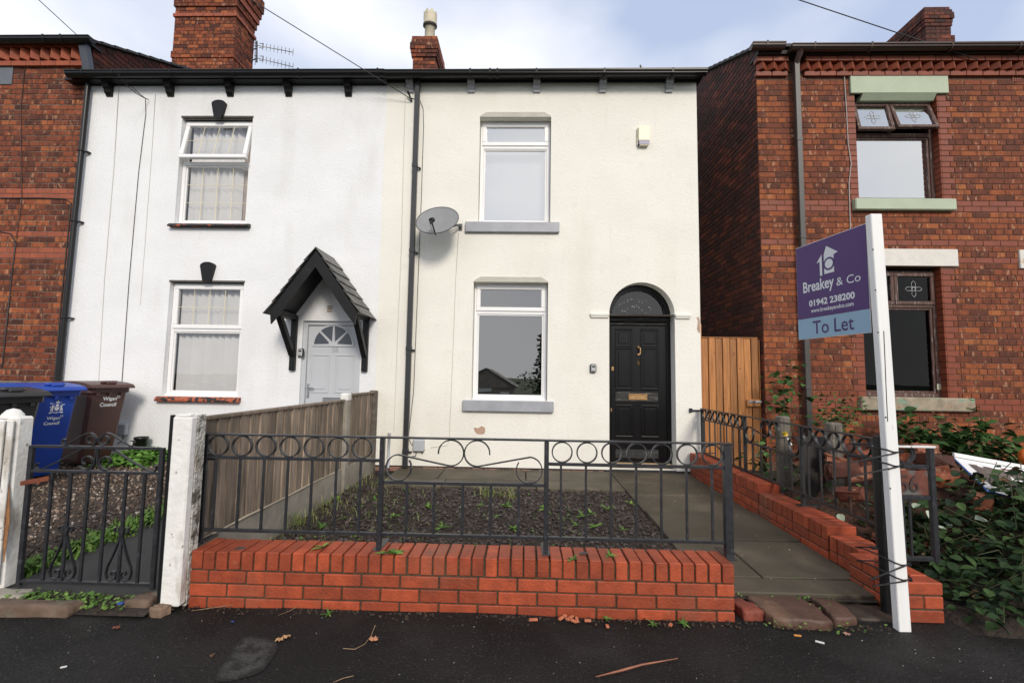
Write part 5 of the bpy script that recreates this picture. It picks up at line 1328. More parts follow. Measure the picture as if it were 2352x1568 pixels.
# ================================================================ RAILINGS
def ring_pts(c, r_, ax, n=28):
    c = Vector(c); ax = Vector(ax)
    return [c + ax * (r_ * math.cos(2 * math.pi * k / n)) + Vector((0, 0, r_ * math.sin(2 * math.pi * k / n))) for k in range(n)]
def scroll_pts(c1, c2, r_):
    """S scroll of two opened rings joined by a bar, in the (s, z) plane; c1 lower-left, c2 upper-right"""
    pts = []
    for k in range(25): t = R(35 - 300 * k / 24 + 0); pts.append((c1[0] + r_ * math.cos(t), c1[1] + r_ * math.sin(t)))
    p = pts[-1]
    for k in range(25):
        t = R(-105 + 290 * k / 24); pts.append((c2[0] + r_ * math.cos(t), c2[1] + r_ * math.sin(t)))
    return pts
def railing(name, label, P, D, posts, bays, z_base, mats, ring_r=.061, foot=True, xw=.012):
    """P(s,z) -> point along the run; D = unit vector of the run; N = across"""
    Nn = Vector((-D.y, D.x, 0)); 
    T = thing(name, label, 'railing', tuple(P((posts[0][0] + posts[-1][0]) / 2, .3)))
    m = mats
    def bar(s0, s1, z, h, w):
        mb = MB(); a, b = P(s0, z), P(s1, z); mb.obox((a + b) / 2, (b - a) / 2, Nn * w, (0, 0, h), .002); return mb
    s_a, s_b = posts[0][0] - .006, posts[-1][0] + .022
    bar(s_a - .01, s_b + .004, .985, .005, .022).build('top_rail', m, T)
    for s, w, dpt in posts:
        mb = MB(); a = P(s, 0); mb.obox(Vector((a.x, a.y, (z_base(s) + .979) / 2)), D * w, Nn * dpt, (0, 0, (.979 - z_base(s)) / 2), .002); po = mb.build('post', m, T)
        if foot:
            mb = MB(); mb.obox(Vector((a.x, a.y, z_base(s) + .004)) + Nn * .05, D * .024, Nn * .105, (0, 0, .0045), .002); mb.build('foot_plate', m, po)
    for s0, s1, kind, cents in bays:
        bar(s0, s1, .40, .009, .011).build('bottom_rail', m, T)
        if kind == 'rings':
            bar(s0, s1, .842, .009, .011).build('middle_rail', m, T)
            for s in cents:
                mb = MB(); mb.ribbon(ring_pts(P(s, .915), ring_r, D), Nn * .011, .007, True); mb.build('ring', m, T)
                mb = MB(); a, b = P(s - .006, .41), P(s - .006, .834); mb.obox((a + b) / 2, D * .0065, Nn * .0065, (b - a) / 2); mb.build('baluster', m, T)
        else:
            bar(s0, s1, .712, .009, .011).build('middle_rail', m, T)
            for s in cents:
                mb = MB(); a, b = P(s, .41), P(s, .704); mb.obox((a + b) / 2, D * .0085, Nn * .0065, (b - a) / 2); mb.build('baluster', m, T)
            mid = (s0 + s1) / 2; r_ = .079
            sp = scroll_pts((s0 + .092, .802), (mid - .081, .897), r_)
            for sg in (1, -1):
                mb = MB(); mb.ribbon([P(s if sg > 0 else 2 * mid - s, z) for s, z in sp], Nn * .011, .007); mb.build('scroll', m, T)
    return T
RY = 2.862
PF = lambda s, z: Vector((s, RY, z))
x7 = lambda u: at(u, 1040, RY).x
railing('iron_railing', 'black iron railing with rings and scrolls standing on the low orange brick wall', PF, Vector((1, 0, 0)),
        [(-2.0, .024, .008), (-.872, .014, .016), (.150, .014, .016), (1.252, .0235, .020)],
        [(-1.978, -.886, 'rings', [-1.913 + .1525 * k for k in range(7)]), (-.858, .136, 'scroll', [-.71, -.54, -.363, -.19, -.018]),
         (.164, 1.23, 'rings', [x7(u) for u in (1291, 1348, 1405, 1463, 1520, 1578, 1636)])], lambda s: .312, iron)
mb = MB(); mb.box(-2.08, -1.93, RY + .012, RY + .022, .82, .86, .002); mb.tube([(-1.95, RY + .008, .84), (-1.95, RY + .026, .84)], .008, 6); mb.build('wall_lug', iron, bpy.data.objects['iron_railing'])

# ================================================================ RIGHT WALL (stepped)
XL, XR = 2.28, 2.495
T = thing('stepped_wall', 'stepped orange brick wall running back along the right of the path', 'wall', (2.39, 4.6, 0))
def run_wall(y0, y1, zt, core=True):
    """coping on edge from y0 (near) to y1 (far), stretchers below"""
    mb = MB(); mb.box(XL + .008, XR - .008, y0 + .006, y1, -.05, zt - .004); mb.build('mortar_core', mortar_wall, T)
    y = y0
    while y < y1 - .02:
        t = MB(); b = min(y + .0755, y1); dz = random.uniform(-.003, .002)
        t.box(XL + random.uniform(-.003, .003), XR + random.uniform(-.003, .003), y + .0045, b - .0045, zt - .103 + dz, zt + dz, .0035); t.build('coping_brick', wall_brick, T); y = b
    z1 = zt - .112; k = 0
    while z1 > .02:
        y = y0 - (.115 if k % 2 else 0)
        while y < y1 - .01:
            a, b = max(y, y0), min(y + .229, y1)
            if b - a > .04:
                t = MB(); t.box(XL + random.uniform(-.003, .002), XL + .1, a + .005, b - .005, z1 - .067, z1, .004); t.build('brick', wall_brick, T)
            y += .229
        z1 -= .076; k += 1
    for (xa, xb) in ((XL, XR),):
        z1 = zt - .112
        while z1 > .02:
            t = MB(); t.box(XL + .102, XR, y0 - .0, y0 + .1, z1 - .067, z1, .004); t.build('brick', wall_brick, T); z1 -= .076
run_wall(4.555, 6.36, .386)
run_wall(3.545, 4.548, .302)
run_wall(3.225, 3.538, .245)
# stepped-down end pier: holed brick, then three low courses with a broken brick on top
t = MB(); t.box(XL, XL + .1, 2.99, 3.2, .165, .236, .004); hb = t.build('holed_brick', wall_brick, T)
t = MB()
for i in range(3):
    for j in range(2): t.tube([(XL - .001, 3.03 + i * .055, .185 + j * .03), (XL + .004, 3.03 + i * .055, .185 + j * .03)], .011, 8)
t.build('brick_hole', M('mortar_filled_hole', (.13, .12, .1), .9, .2, 30), hb)
PX0, PX1, PY0, PY1 = 2.2, 2.425, 2.77, 3.22
mb = MB(); mb.box(PX0 + .008, PX1 - .008, PY0 + .008, PY1, -.02, .225); mb.build('mortar_core', mortar_wall, T)
for r_ in range(3):
    z1 = .232 - r_ * .077; z0 = z1 - .068
    for a, b in (((PX0, PX0 + .112), (PX0 + .112, PX1)) if r_ % 2 else ((PX0, PX1),)):
        t = MB(); t.box(a + .004, b - .004, PY0, PY0 + .1, z0, z1, .005); t.build('brick', wall_brick, T)
    y = PY0 + .1 - (.1 if r_ % 2 else 0)
    while y < PY1 - .02:
        a, b = max(y, PY0 + .102), min(y + .229, PY1)
        if b - a > .03:
            t = MB(); t.box(PX0, PX0 + .1, a + .004, b - .004, z0, z1, .005); t.build('brick', wall_brick, T)
            t = MB(); t.box(PX1 - .1, PX1, a + .004, b - .004, z0, z1, .005); t.build('brick', wall_brick, T)
        y += .229
t = MB(); t.box(2.17, 2.265, 2.85, 2.96, .228, .315, .014); t.build('broken_brick', wall_brick, T)
# railing on the right wall
RX2 = 2.44
PS = lambda s, z: Vector((RX2, 6.32 - s, z))
zb = lambda s: .388 if 6.32 - s > 4.56 else .304 if 6.32 - s > 3.54 else .248
rr7 = [.085 + .167 * k for k in range(7)]
railing('iron_railing', 'black iron railing with rings and scrolls along the stepped wall right of the path', PS, Vector((0, -1, 0)),
        [(0.0, .018, .016), (1.2, .014, .016), (2.22, .014, .016), (3.06, .014, .016)],
        [(.015, 1.186, 'rings', rr7), (1.214, 2.206, 'scroll', [1.36, 1.53, 1.71, 1.89, 2.06]), (2.234, 3.05, 'rings', [2.315 + .163 * k for k in range(5)])], zb, iron_rust)
rt = [o for o in COL.objects if o.name.startswith('iron_railing') and abs(o.location.x - RX2) < .1][0]
mb = MB(); mb.tube([(RX2 - .13, 6.375, .955), (RX2, 6.36, .955), (RX2, 6.30, .955)], .012, 8); mb.box(RX2 - .15, RX2 - .11, 6.36, 6.387, .93, .985, .003); mb.build('wall_lug', iron, rt)

# post and narrow 56 panel at the street end
T = thing('narrow_gate', 'narrow black iron gate with rusty number 56 plate behind the sign post', 'gate', (2.35, 2.95, .3))
gy = 2.95
gl, gr = at(2052, 1100, gy).x, at(2141, 1100, gy).x
mb = MB(); a, b = Vector((gl - .13, gy - .03, .982)), Vector((gr + .03, gy, .978)); mb.obox((a + b) / 2, (b - a) / 2, (0, .022, 0), (0, 0, .005), .001); mb.build('top_strip', white_rust, T)
mb = MB(); mb.box(gr - .02, gr + .012, gy - .016, gy + .016, .285, .975, .003); mb.build('stile', iron, T)
for v in (1157, 1248, 1284):
    z = at(2100, v if v < 1280 else 1284, gy).z
zA, zB, zC = at(2100, 1153, gy).z, at(2110, 1168 + 74, gy).z, at(2110, 1284, gy).z
z_top, z_mid, z_bot = at(2100, 1066, gy).z, at(2110, 1140, gy).z, at(2115, 1282, gy).z
for z in (at(2100, 1071, gy).z, at(2105, 1142, gy).z, z_bot):
    mb = MB(); mb.box(gl - .1, gr - .021, gy - .011, gy + .011, z - .013, z + .013, .002); mb.build('rail', iron, T)
rp_z0, rp_z1 = at(2105, 1136, gy).z, at(2100, 1080, gy).z
mb = MB(); mb.box(gl - .09, gr - .03, gy - .006, gy + .0, rp_z0, rp_z1 + .0, .001); PLT = mb.build('number_plate', rust_plate, T)
for ch, u0, u1 in (('5', 2057, 2083), ('6', 2086, 2106)):
    a, b = at(u0, 1128, gy), at(u1, 1090, gy); text(ch, (a.x, gy - .0062, a.z), (1, 0, 0), (0, 0, 1), b.x - a.x, b.z - a.z, M('dark_raised_number', (.05, .03, .025), .7, .2, 30), PLT, 'plate_number', depth=.007)
for u in (2066, 2081):
    x = at(u + 10, 1200, gy).x; mb = MB(); mb.box(x - .006, x + .006, gy - .006, gy + .006, z_bot + .013, at(2105, 1142, gy).z - .013); mb.build('baluster', iron, T)
for dx, r_ in ((0, .058), (.035, .055)):
    c = at(2072, 1043, gy); mb = MB(); mb.ribbon(ring_pts((c.x + dx, gy + dx * .6, c.z), r_, (1, 0, 0)), (0, .011, 0), .008, True); mb.build('ring', iron, T)
mb = MB(); bx = at(2027, 1150, 2.86).x; mb.box(bx - .026, bx + .026, 2.835, 2.885, .0, at(2022, 1000, 2.86).z, .006)
mb.build('gate_post', black_paint, None, 'square black gate post directly behind the white sign post', None, cat='post')

# ================================================================ TO LET SIGN
top_, bot_ = Vector((2.076, 2.70, 2.368)), Vector((2.124, 2.70, .0))
T = thing('estate_sign', 'white timber post carrying a purple and pale blue To Let board', 'sign', tuple(bot_))
mb = MB(); mb.obox((top_ + bot_) / 2, (.0335, 0, 0), (0, .024, 0), (top_ - bot_) / 2, .004); PO = mb.build('post', sign_white, T)
mb = MB()
for v in (573, 666, 763, 958, 1077, 1121): 
    f = (v - 496) / 950; c = top_ + (bot_ - top_) * f; q = at(2003 + (v - 496) * .062 + (3 if v > 900 else -3), v, 2.675); mb.tube([(q.x, 2.6755, q.z), (q.x, 2.6735, q.z)], .0045, 8)
mb.build('nail_hole', hole_m, PO)
mb = MB(); mb.tube([at(u, v, 2.675) for u, v in ((2030, 760), (2033, 830), (2036, 905), (2039, 968))], .0022, 4); mb.build('split', hole_m, PO)
# board, running back from the post
s0 = Vector((1.968, 3.295, 0)); s1 = Vector((2.062, 2.742, 0)); sw = (s1 - s0).length; su = (s1 - s0).normalized(); sz = Vector((0, 0, 1)); sn = su.cross(sz)
if sn.x > 0: sn = -sn
zb_, zt_ = 1.668, 2.333
lean = 0.0
def SP(f, h, off=0.0):            # fraction along from the far edge, height fraction from the bottom
    return s0 + su * (f * sw) + Vector((0, 0, zb_ + (zt_ - zb_) * h)) + sn * off
def board(f0, f1, h0, h1, o0, o1, mat, nm, par):
    mb = MB(); a, b = SP(f0, h0, o0), SP(f1, h1, o1)
    v = [SP(f, h, o) for f in (f0, f1) for h in (h0, h1) for o in (o0, o1)]
    mb.add(v, [(0, 1, 3, 2), (4, 6, 7, 5), (0, 4, 5, 1), (2, 3, 7, 6), (0, 2, 6, 4), (1, 5, 7, 3)]); return mb.build(nm, mat, par)
BD = board(0, 1, 0, 1, -.004, .0, sign_white, 'board', T)
board(.004, .998, .215, .995, .0005, .0015, purple, 'purple_field', BD)
board(.004, .998, .005, .213, .0005, .0015, sky_blue, 'blue_band', BD)
H_ = zt_ - zb_
def stext(body, f0, f1, t_base, hgt, mat, bold=0.0):
    o = SP(f0, 1 - t_base, .0016); text(body, o, su, sz, (f1 - f0) * sw, hgt, mat, BD, 'lettering', bold, depth=.0006 if sn.dot(su.cross(sz)) > 0 else -.0006)
stext('Breakey', .105, .565, .522 + .025, .100, print_white, .02)
stext('&', .60, .685, .512, .052, print_white, .0)
stext('Co', .735, .91, .515, .053, print_white, .0)
stext('01942 238200', .19, .83, .668, .046, print_white, .032)
stext('www.breakeyandco.com', .215, .81,   .745, .036, print_white, .018)
stext('To Let', .235, .805, .957, .09, purple_ink, .008)
def spoly(pts, mat, off, nm):
    mb = MB(); mb.add([SP(f, 1 - t, off) for f, t in pts], [tuple(range(len(pts)))]); return mb.build(nm, mat, BD)
spoly([(.475, .085), (.635, .178), (.575, .19), (.575, .365), (.435, .365), (.435, .165)], print_white, .0019, 'logo_house')
spoly([(.325, .235), (.405, .155), (.405, .372), (.372, .372), (.372, .222)], print_white, .0020, 'logo_arrow')
cxf, ct = .506, .270
def ell(rf, rt, n=26): return [(cxf + rf * math.cos(2 * math.pi * k / n), ct + rt * math.sin(2 * math.pi * k / n)) for k in range(n)]
spoly([(.412, .14), (.436, .13), (.436, .36), (.412, .36)], purple, .0026, 'logo_stem')
spoly(ell(.080, .066), purple, .0024, 'logo_ring'); spoly(ell(.056, .047), print_white, .0030, 'logo_disc')
# cable ties lashing the post
for i, (v, tail) in enumerate(((1033, (1955, 1062)), (1065, (1957, 1093)), (1291, (1998, 1330)), (1325, (2004, 1345)))):
    z = at(2040, v + 4, 2.68).z; f = (top_.z - z) / top_.z; cx = top_.x + (bot_.x - top_.x) * f
    mb = MB(); a, b = cx - .037, cx + .037
    pts = [(a - .01, 2.86, z + .012), (a, 2.672, z + .012), (cx, 2.6715, z), (b, 2.673, z), (b + .03, 2.70, z), (b + .035, 2.80, z + .01), (b - .03, 2.90, z + .015), (a - .05, 2.90, z + .014)]
    mb.tube(pts, .0042, 6, True)
    mb.tube([(b + .01, 2.671, z + .012), (cx + .01, 2.667, z - .004), at(tail[0], tail[1], 2.62)], .0040, 6)
    mb.box(b - .004, b + .014, 2.666, 2.68, z - .007, z + .007, .002)
    o_ = mb.build('cable_tie', zip_m, None, ['top cable tie round the white sign post, tail pointing down left', 'second cable tie from the top of the white sign post', 'third cable tie down, level with the brick coping', 'lowest cable tie with a loose loop near the foot of the sign post'][i], None, cat='cable tie', group='cable ties round the sign post')

# ================================================================ PATH, THRESHOLD STONES
P0 = sheet('front_path', [(1.2, 2.95, .035), (2.3, 2.95, .035), (2.3, 6.4, .075), (1.2, 6.4, .075)], soil)
def flag(x0, x1, y0, y1, z0, z1, name='flagstone', mat=None):
    mb = MB(); g_ = .006
    a = [(x0 + g_, y0 + g_), (x1 - g_, y0 + g_), (x1 - g_, y1 - g_), (x0 + g_, y1 - g_)]
    zt = [z0, z0, z1, z1]; j = [random.uniform(-.003, .003) for _ in a]; c = .006
    ins = [(x0 + g_ + c, y0 + g_ + c), (x1 - g_ - c, y0 + g_ + c), (x1 - g_ - c, y1 - g_ - c), (x0 + g_ + c, y1 - g_ - c)]
    vs = [(*a[i], -.02) for i in range(4)] + [(*a[i], zt[i] + j[i] - c) for i in range(4)] + [(*ins[i], zt[i] + j[i]) for i in range(4)]
    fs = [(8, 9, 10, 11)]
    for b in (0, 4):
        for i in range(4): fs.append((b + i, b + (i + 1) % 4, b + 4 + (i + 1) % 4, b + 4 + i))
    mb.add(vs, fs); return mb.build(name, mat or flag_m, P0)
GP = lambda y: .064 + (y - 2.95) / 3.45 * .04
ysm = [3.20, 3.868, 4.613, 5.231, 5.80, 6.395]
for k in range(5):
    a, b = ysm[k], ysm[k + 1]; xs_ = [1.205 if k < 2 else 1.175 + .03 * (k < 3), 1.62 if k == 0 else 2.278, 2.278] if k == 0 else [1.205, 2.278]
    for i in range(len(xs_) - 1): flag(xs_[i], xs_[i + 1], a, b, GP(a) + (.012 if k in (1,) else 0), GP(b) + (.012 if k in (1,) else 0))
flag(1.245, 2.26, 2.985, 3.195, .058, .062)
xe = [-1.70, -1.06, .05, 1.2]
for i in range(3):
    flag(xe[i], xe[i + 1], 5.78, 6.39, .102, .104)
    flag(xe[i] + .12 if i else xe[i], xe[i + 1] + (.12 if i < 2 else -.0), 5.39, 5.775, .096, .100)
def rough_stone(name, label, pts, z0, z1, mat, jit=.012, seed=0, cat='stone', group=None):
    rr = random.Random(seed); cx = sum(p[0] for p in pts) / len(pts); cy_ = sum(p[1] for p in pts) / len(pts); P_ = []
    for i, p in enumerate(pts):
        q = pts[(i + 1) % len(pts)]; m_ = 5
        for k in range(m_): f = k / m_; P_.append((p[0] + (q[0] - p[0]) * f + rr.uniform(-jit, jit), p[1] + (q[1] - p[1]) * f + rr.uniform(-jit, jit)))
    n = len(P_); vs = []
    for s_, zf in ((1.0, 0), (1.02, .7), (.985, .93), (.93, 1.0), (.5, 1.01)):
        for x, y in P_: vs.append((cx + (x - cx) * s_, cy_ + (y - cy_) * s_, z0 + (z1 - z0) * zf + (rr.uniform(-.004, .004) if zf > 0 else 0)))
    vs.append((cx, cy_, z1)); fs = []
    for r_ in range(4):
        for i in range(n): fs.append((r_ * n + i, r_ * n + (i + 1) % n, (r_ + 1) * n + (i + 1) % n, (r_ + 1) * n + i))
    for i in range(n): fs.append((4 * n + i, 4 * n + (i + 1) % n, 5 * n))
    mb = MB(); mb.add(vs, fs, True); return mb.build(name, mat, None, label, None, cat=cat, group=group)
rough_stone('threshold_stone', 'largest brown slab stone laid across the path entrance', [(1.43, 2.70), (1.73, 2.69), (1.76, 2.86), (1.72, 2.97), (1.40, 2.965), (1.40, 2.83)], -.01, .052, stone_m, .008, 1)
rough_stone('threshold_stone', 'smaller brown slab stone at the path entrance near the sign post', [(1.765, 2.725), (1.905, 2.745), (1.925, 2.90), (1.87, 2.965), (1.79, 2.965), (1.795, 2.85)], -.01, .05, stone_m, .006, 2)
rough_stone('loose_brick', 'broken red brick lying at the wall end beside the path entrance', [(1.292, 2.765), (1.40, 2.775), (1.395, 2.86), (1.335, 2.935), (1.27, 2.91)], -.01, .05, M('worn_red_brick', (.2, .045, .026), .7, .3, 12, .5, 40), .006, 3, 'brick')
rough_stone('threshold_stone', 'dark low stone between the path entrance slabs and the right wall', [(1.94, 2.80), (2.17, 2.76), (2.18, 2.95), (1.95, 2.97)], -.02, .022, M('dark_wet_stone', (.04, .026, .018), .6, .3, 7, .6, 25), .008, 4)
rough_stone('kerb_stone', 'long rough sandstone block on the pavement before the iron gate', [(-3.2, 2.53), (-2.53, 2.585), (-2.50, 2.66), (-3.2, 2.64)], -.01, .062, kerb_m, .008, 5)
rough_stone('kerb_stone', 'small grey brown stone at the foot of the white post', [(-2.30, 2.68), (-2.15, 2.67), (-2.14, 2.80), (-2.24, 2.82)], -.01, .05, kerb_m, .01, 6)
rough_stone('foot_stone', 'pale broken stone under the right white gate post', [(-2.10, 2.635), (-2.02, 2.625), (-2.0, 2.68), (-2.09, 2.69)], -.01, .04, M('pale_broken_stone', (.19, .125, .085), .9, .2, 14, .5, 30), .008, 8)
rough_stone('kerb_stone', 'pale flat stone beneath the left white gate post', [(-3.3, 2.70), (-2.93, 2.70), (-2.96, 2.80), (-3.3, 2.82)], -.01, .045, concrete, .01, 9)

# ================================================================ GATE POSTS, GATE, FENCE
T = thing('gate_post', 'white painted concrete gate post with pebbledash side at the brick wall end', 'gate post', (-2.02, 2.74, 0))
mb = MB(); mb.box(-2.083, -1.968, 2.685, 2.74, .02, 1.105, .008); mb.build('smooth_face', white_post, T)
mb = MB(); mb.box(-2.078, -1.9655, 2.738, 2.815, .0, 1.115, .006)
mb.build('pebbledash_side', pebble_white, T)
mb = MB(); mb.box(-2.105, -2.0835, 2.69, 2.72, .0, 1.115, .003); mb.build('black_side_strip', black_paint, T)
mb = MB()
for k in range(14): 
    x = random.uniform(-2.07, -1.98); mb.obox((x, random.uniform(2.7, 2.8), 1.112), (random.uniform(.012, .03), 0, 0), (0, random.uniform(.012, .03), 0), (0, 0, random.uniform(.004, .010)), .002)
mb.build('chipped_cap', white_post, T)
T = thing('gate_post', 'white painted ribbed gate post with rust stains at the left frame edge', 'gate post', (-3.16, 2.83, 0))
mb = MB(); mb.box(-3.5, -3.155, 2.80, 2.90, .03, 1.075, .012); mb.build('shaft', white_post, T)
for a, b in ((-3.36, -3.30), (-3.275, -3.215), (-3.195, -3.157)):
    mb = MB(); mb.box(a, b, 2.765, 2.792, .07, 1.06, .01); mb.build('rib', white_post, T)
mb = MB(); mb.lathe([(.0, .05), (.03, .04), (.05, .015), (.06, -.01)], (-3.25, 2.85, 1.075), 14); mb.build('cap_knob', white_post, T)
mb = MB(); a, b = at(47, 1110, 2.76), at(112, 1098, 2.76); mb.obox(((a + b) / 2), ((b - a) / 2), (0, .003, 0), (0, 0, .014), .001); mb.tube([(a.x + .05, 2.758, a.z + .003), (a.x + .05, 2.753, a.z + .003)], .007, 8); mb.tube([(a.x + .12, 2.758, a.z + .006), (a.x + .12, 2.753, a.z + .006)], .007, 8); mb.build('rusty_strap', rust, T)
mb = MB(); q0, q1 = at(18, 1100, 2.788), at(8, 1290, 2.788)
mb.prism([(q0.x, q0.z), (q0.x + .008, q0.z), (q1.x + .014, (q0.z + q1.z) / 2), (q1.x + .004, q1.z), (q1.x - .001, q1.z), (q0.x - .002, (q0.z + q1.z) / 2)], (0, 2.7872, 0), (1, 0, 0), (0, 0, 1), (0, .002, 0)); mb.build('rust_streak', M('rust_stain', (.27, .13, .055), .9, .3, 30), T)

T = thing('iron_gate', 'black wrought iron garden gate with scrolls between the two white posts', 'gate', (-2.66, 2.83, .05))
gy = 2.83
gx0, gx1 = -3.078, -2.247
gz0, gz1, gz2 = .078, .742, .893
for x in (gx0 - .003, gx1 + .003):
    mb = MB(); mb.box(x - .013, x + .013, gy - .013, gy + .013, .05, gz2 + .006, .003); mb.build('stile', iron, T)
for z in (gz0, gz1, gz2):
    mb = MB(); mb.box(gx0 + .01, gx1 - .01, gy - .010, gy + .010, z - .0085, z + .0085, .002); mb.build('rail', iron, T)
for u in (-2.935, -2.815, -2.70, -2.581, -2.462, -2.343):
    mb = MB(); mb.box(u - .0085, u + .0085, gy - .008, gy + .008, gz0 + .009, gz1 - .009, .002); mb.build('baluster', iron, T)
def spiral(c, r0, r1, t0, t1, n=26): return [(c[0] + (r0 + (r1 - r0) * k / n) * math.cos(R(t0 + (t1 - t0) * k / n)), c[1] + (r0 + (r1 - r0) * k / n) * math.sin(R(t0 + (t1 - t0) * k / n))) for k in range(n + 1)]
gm = (gx0 + gx1) / 2 + .003
def gscroll(pts, nm='scroll', th=.006):
    mb = MB(); mb.ribbon([(x, gy, z) for x, z in pts], (0, .0085, 0), th); mb.build(nm, iron, T)
for sg in (-1, 1):
    # crest above the top rail
    c = (gm + sg * .047, .945); sp = spiral(c, .018, .045, 0 if sg > 0 else 180, (500 if sg > 0 else 180 - 500))
    c = (sg * .045, .938)
    s_ = [(.028 * math.cos(R(-60 + 15 * k)) * (.6 + .4 * k / 24) + 0, .028 * math.sin(R(-60 + 15 * k)) * (.6 + .4 * k / 24)) for k in range(24)]
    big = spiral((.045, .936), .016, .036, -120, 250)          # inner curl
    arch_ = [(.009, .925), (.012, .95), (.03, .972), (.052, .983), (.075, .98), (.1, .968), (.15, .938), (.19, .913), (.215, .902), (.228, .91), (.232, .928), (.222, .94), (.208, .937)]
    for pl, nm in ((big, 'scroll'), (arch_, 'scroll')): gscroll([(gm + sg * x, z) for x, z in pl], nm)
    low = spiral((.063, .805), .02, .052, -60, 330)
    dia = [(.004, .885), (.006, .86), (.006, .83), (.012, .79), (.03, .76), (.06, .752)]
    gscroll([(gm + sg * x, z) for x, z in low]); gscroll([(gm + sg * x, z) for x, z in dia])
    brace = [(.10, .882), (.17, .845), (.25, .80), (.34, .757), (.372, .752), (.385, .765), (.383, .785), (.372, .79)]
    gscroll([(gm + sg * x, z) for x, z in brace])
    # tear-drop scrolls at the foot
    hc = -2.815 if sg < 0 else -2.462
    for s2 in (-1, 1):
        drop = [(.008, .36), (.02, .31), (.045, .24), (.075, .17), (.08, .135), (.068, .103), (.045, .092), (.022, .103), (.014, .125), (.022, .147), (.04, .15), (.048, .135), (.04, .125)]
        gscroll([(hc + s2 * x, z) for x, z in drop])
        curl = [(.007, .35), (.009, .385), (.022, .41), (.04, .408), (.046, .392), (.036, .38), (.026, .388)]
        gscroll([(hc + s2 * x, z) for x, z in curl])

T = thing('timber_fence', 'weathered brown timber fence with concrete gravel boards between the two gardens', 'fence', (-2.09, 4.5, 0))
FX = -2.07
def fence_panel(y0, y1, zt, zb):
    mb = MB(); mb.box(FX - .035, FX + .012, y0, y1, zb - .33, zb - .003, .004); mb.build('gravel_board', concrete, T)
    mb = MB(); mb.obox((FX - .008, (y0 + y1) / 2, zt + .012), (.026, 0, 0), (0, (y1 - y0) / 2, 0), (0, 0, .012), .003); mb.build('capping_rail', timber_old, T)
    mb = MB(); mb.box(FX - .045, FX - .018, y0, y1, zt - .12, zt - .07); mb.box(FX - .045, FX - .018, y0, y1, zb + .1, zb + .15); mb.build('back_rail', timber_old, T)
    y = y0
    while y < y1 - .02:
        b = min(y + .125, y1); t = MB(); j = random.uniform(-.002, .002); wz = random.uniform(-.008, .006)
        t.add([(FX - .016, y, zb + wz), (FX + .010 + j, y, zb + wz), (FX - .003 + j, b + .012, zb + wz), (FX - .016, b + .012, zb + wz),
               (FX - .016, y, zt), (FX + .010 + j, y, zt), (FX - .003 + j, b + .012, zt), (FX - .016, b + .012, zt)],
              [(0, 1, 2, 3), (7, 6, 5, 4), (0, 4, 5, 1), (1, 5, 6, 2), (2, 6, 7, 3), (3, 7, 4, 0)])
        t.build('fence_board', timber_old, T); y = b
fence_panel(2.82, 5.24, 1.062, .305)
fence_panel(5.42, 6.26, 1.12, .30)
for y, z, m_ in ((5.33, 1.06, concrete), (6.33, 1.16, post_conc)):
    mb = MB(); mb.box(FX - .055, FX + .035, y - .06, y + .06, -.1, z, .012); mb.build('concrete_post', m_, T)
mb = MB(); mb.box(FX - .057, FX + .037, 5.268, 5.392, 1.062, 1.155, .014); mb.build('white_post_top', white_post, T)
mb = MB(); mb.tube([(FX + .014, 2.95 + .24 * k, .304 + random.uniform(-.006, .004)) for k in range(10)], [random.uniform(.004, .009) for _ in range(10)], 6); mb.build('expanding_foam_line', M('pale_sealant', (.42, .37, .28), .8, .1, 9), T)

# ================================================================ WOODEN GATE IN THE GAP
GY = 6.5
T = thing('wooden_gate', 'orange brown boarded wooden gate with metal hasp in the gap between the houses', 'gate', (2.95, GY, .12))
x0, x1 = at(1611, 850, GY).x, at(1742, 850, GY).x; ztp = at(1680, 777, GY).z; nb = 8
for k in range(nb):
    a = x0 + (x1 - x0) * k / nb; b = x0 + (x1 - x0) * (k + 1) / nb; t = MB(); j = .012 if k % 2 else 0
    t.box(a + .004, b - .004, GY - .0 - j, GY + .02 - j, .14, ztp, .004); t.build('gate_board', timber_new, T)
mb = MB(); mb.box(x0, x1, GY + .022, GY + .06, ztp - .3, ztp - .2); mb.box(x0, x1, GY + .022, GY + .06, .4, .5); mb.build('ledge', timber_new, T)
mb = MB(); mb.box(x0 - .01, x1 + .0, GY - .012, GY + .03, ztp + .001, ztp + .018, .003); mb.build('top_rail', timber_new, T)
mb = MB(); mb.box(x1 + .004, RX - .016, GY - .03, GY + .05, .1, ztp - .02, .005); mb.build('gate_post', timber_new, T)
mb = MB(); mb.box(EX + .012, x0 - .012, GY - .06, GY + .02, .1, ztp + .2, .005); mb.build('hanging_post', timber_new, T)
hp = at(1734, 925, GY - .03)
mb = MB(); mb.box(hp.x - .11, hp.x + .07, GY - .045, GY - .014, hp.z - .05, hp.z + .05, .006); mb.build('hasp_block', timber_new, T)
mb = MB(); mb.box(hp.x - .10, hp.x + .085, GY - .053, GY - .0455, hp.z + .0, hp.z + .034, .003); mb.tube([(hp.x - .02, GY - .06, hp.z + .03), (hp.x - .03, GY - .065, hp.z - .005), (hp.x - .02, GY - .065, hp.z - .028), (hp.x - .008, GY - .06, hp.z - .012)], .006, 6); mb.tube([(hp.x - .05, GY - .056, hp.z + .018), (hp.x + .06, GY - .056, hp.z + .018)], .007, 8); mb.build('hasp', chrome, T)

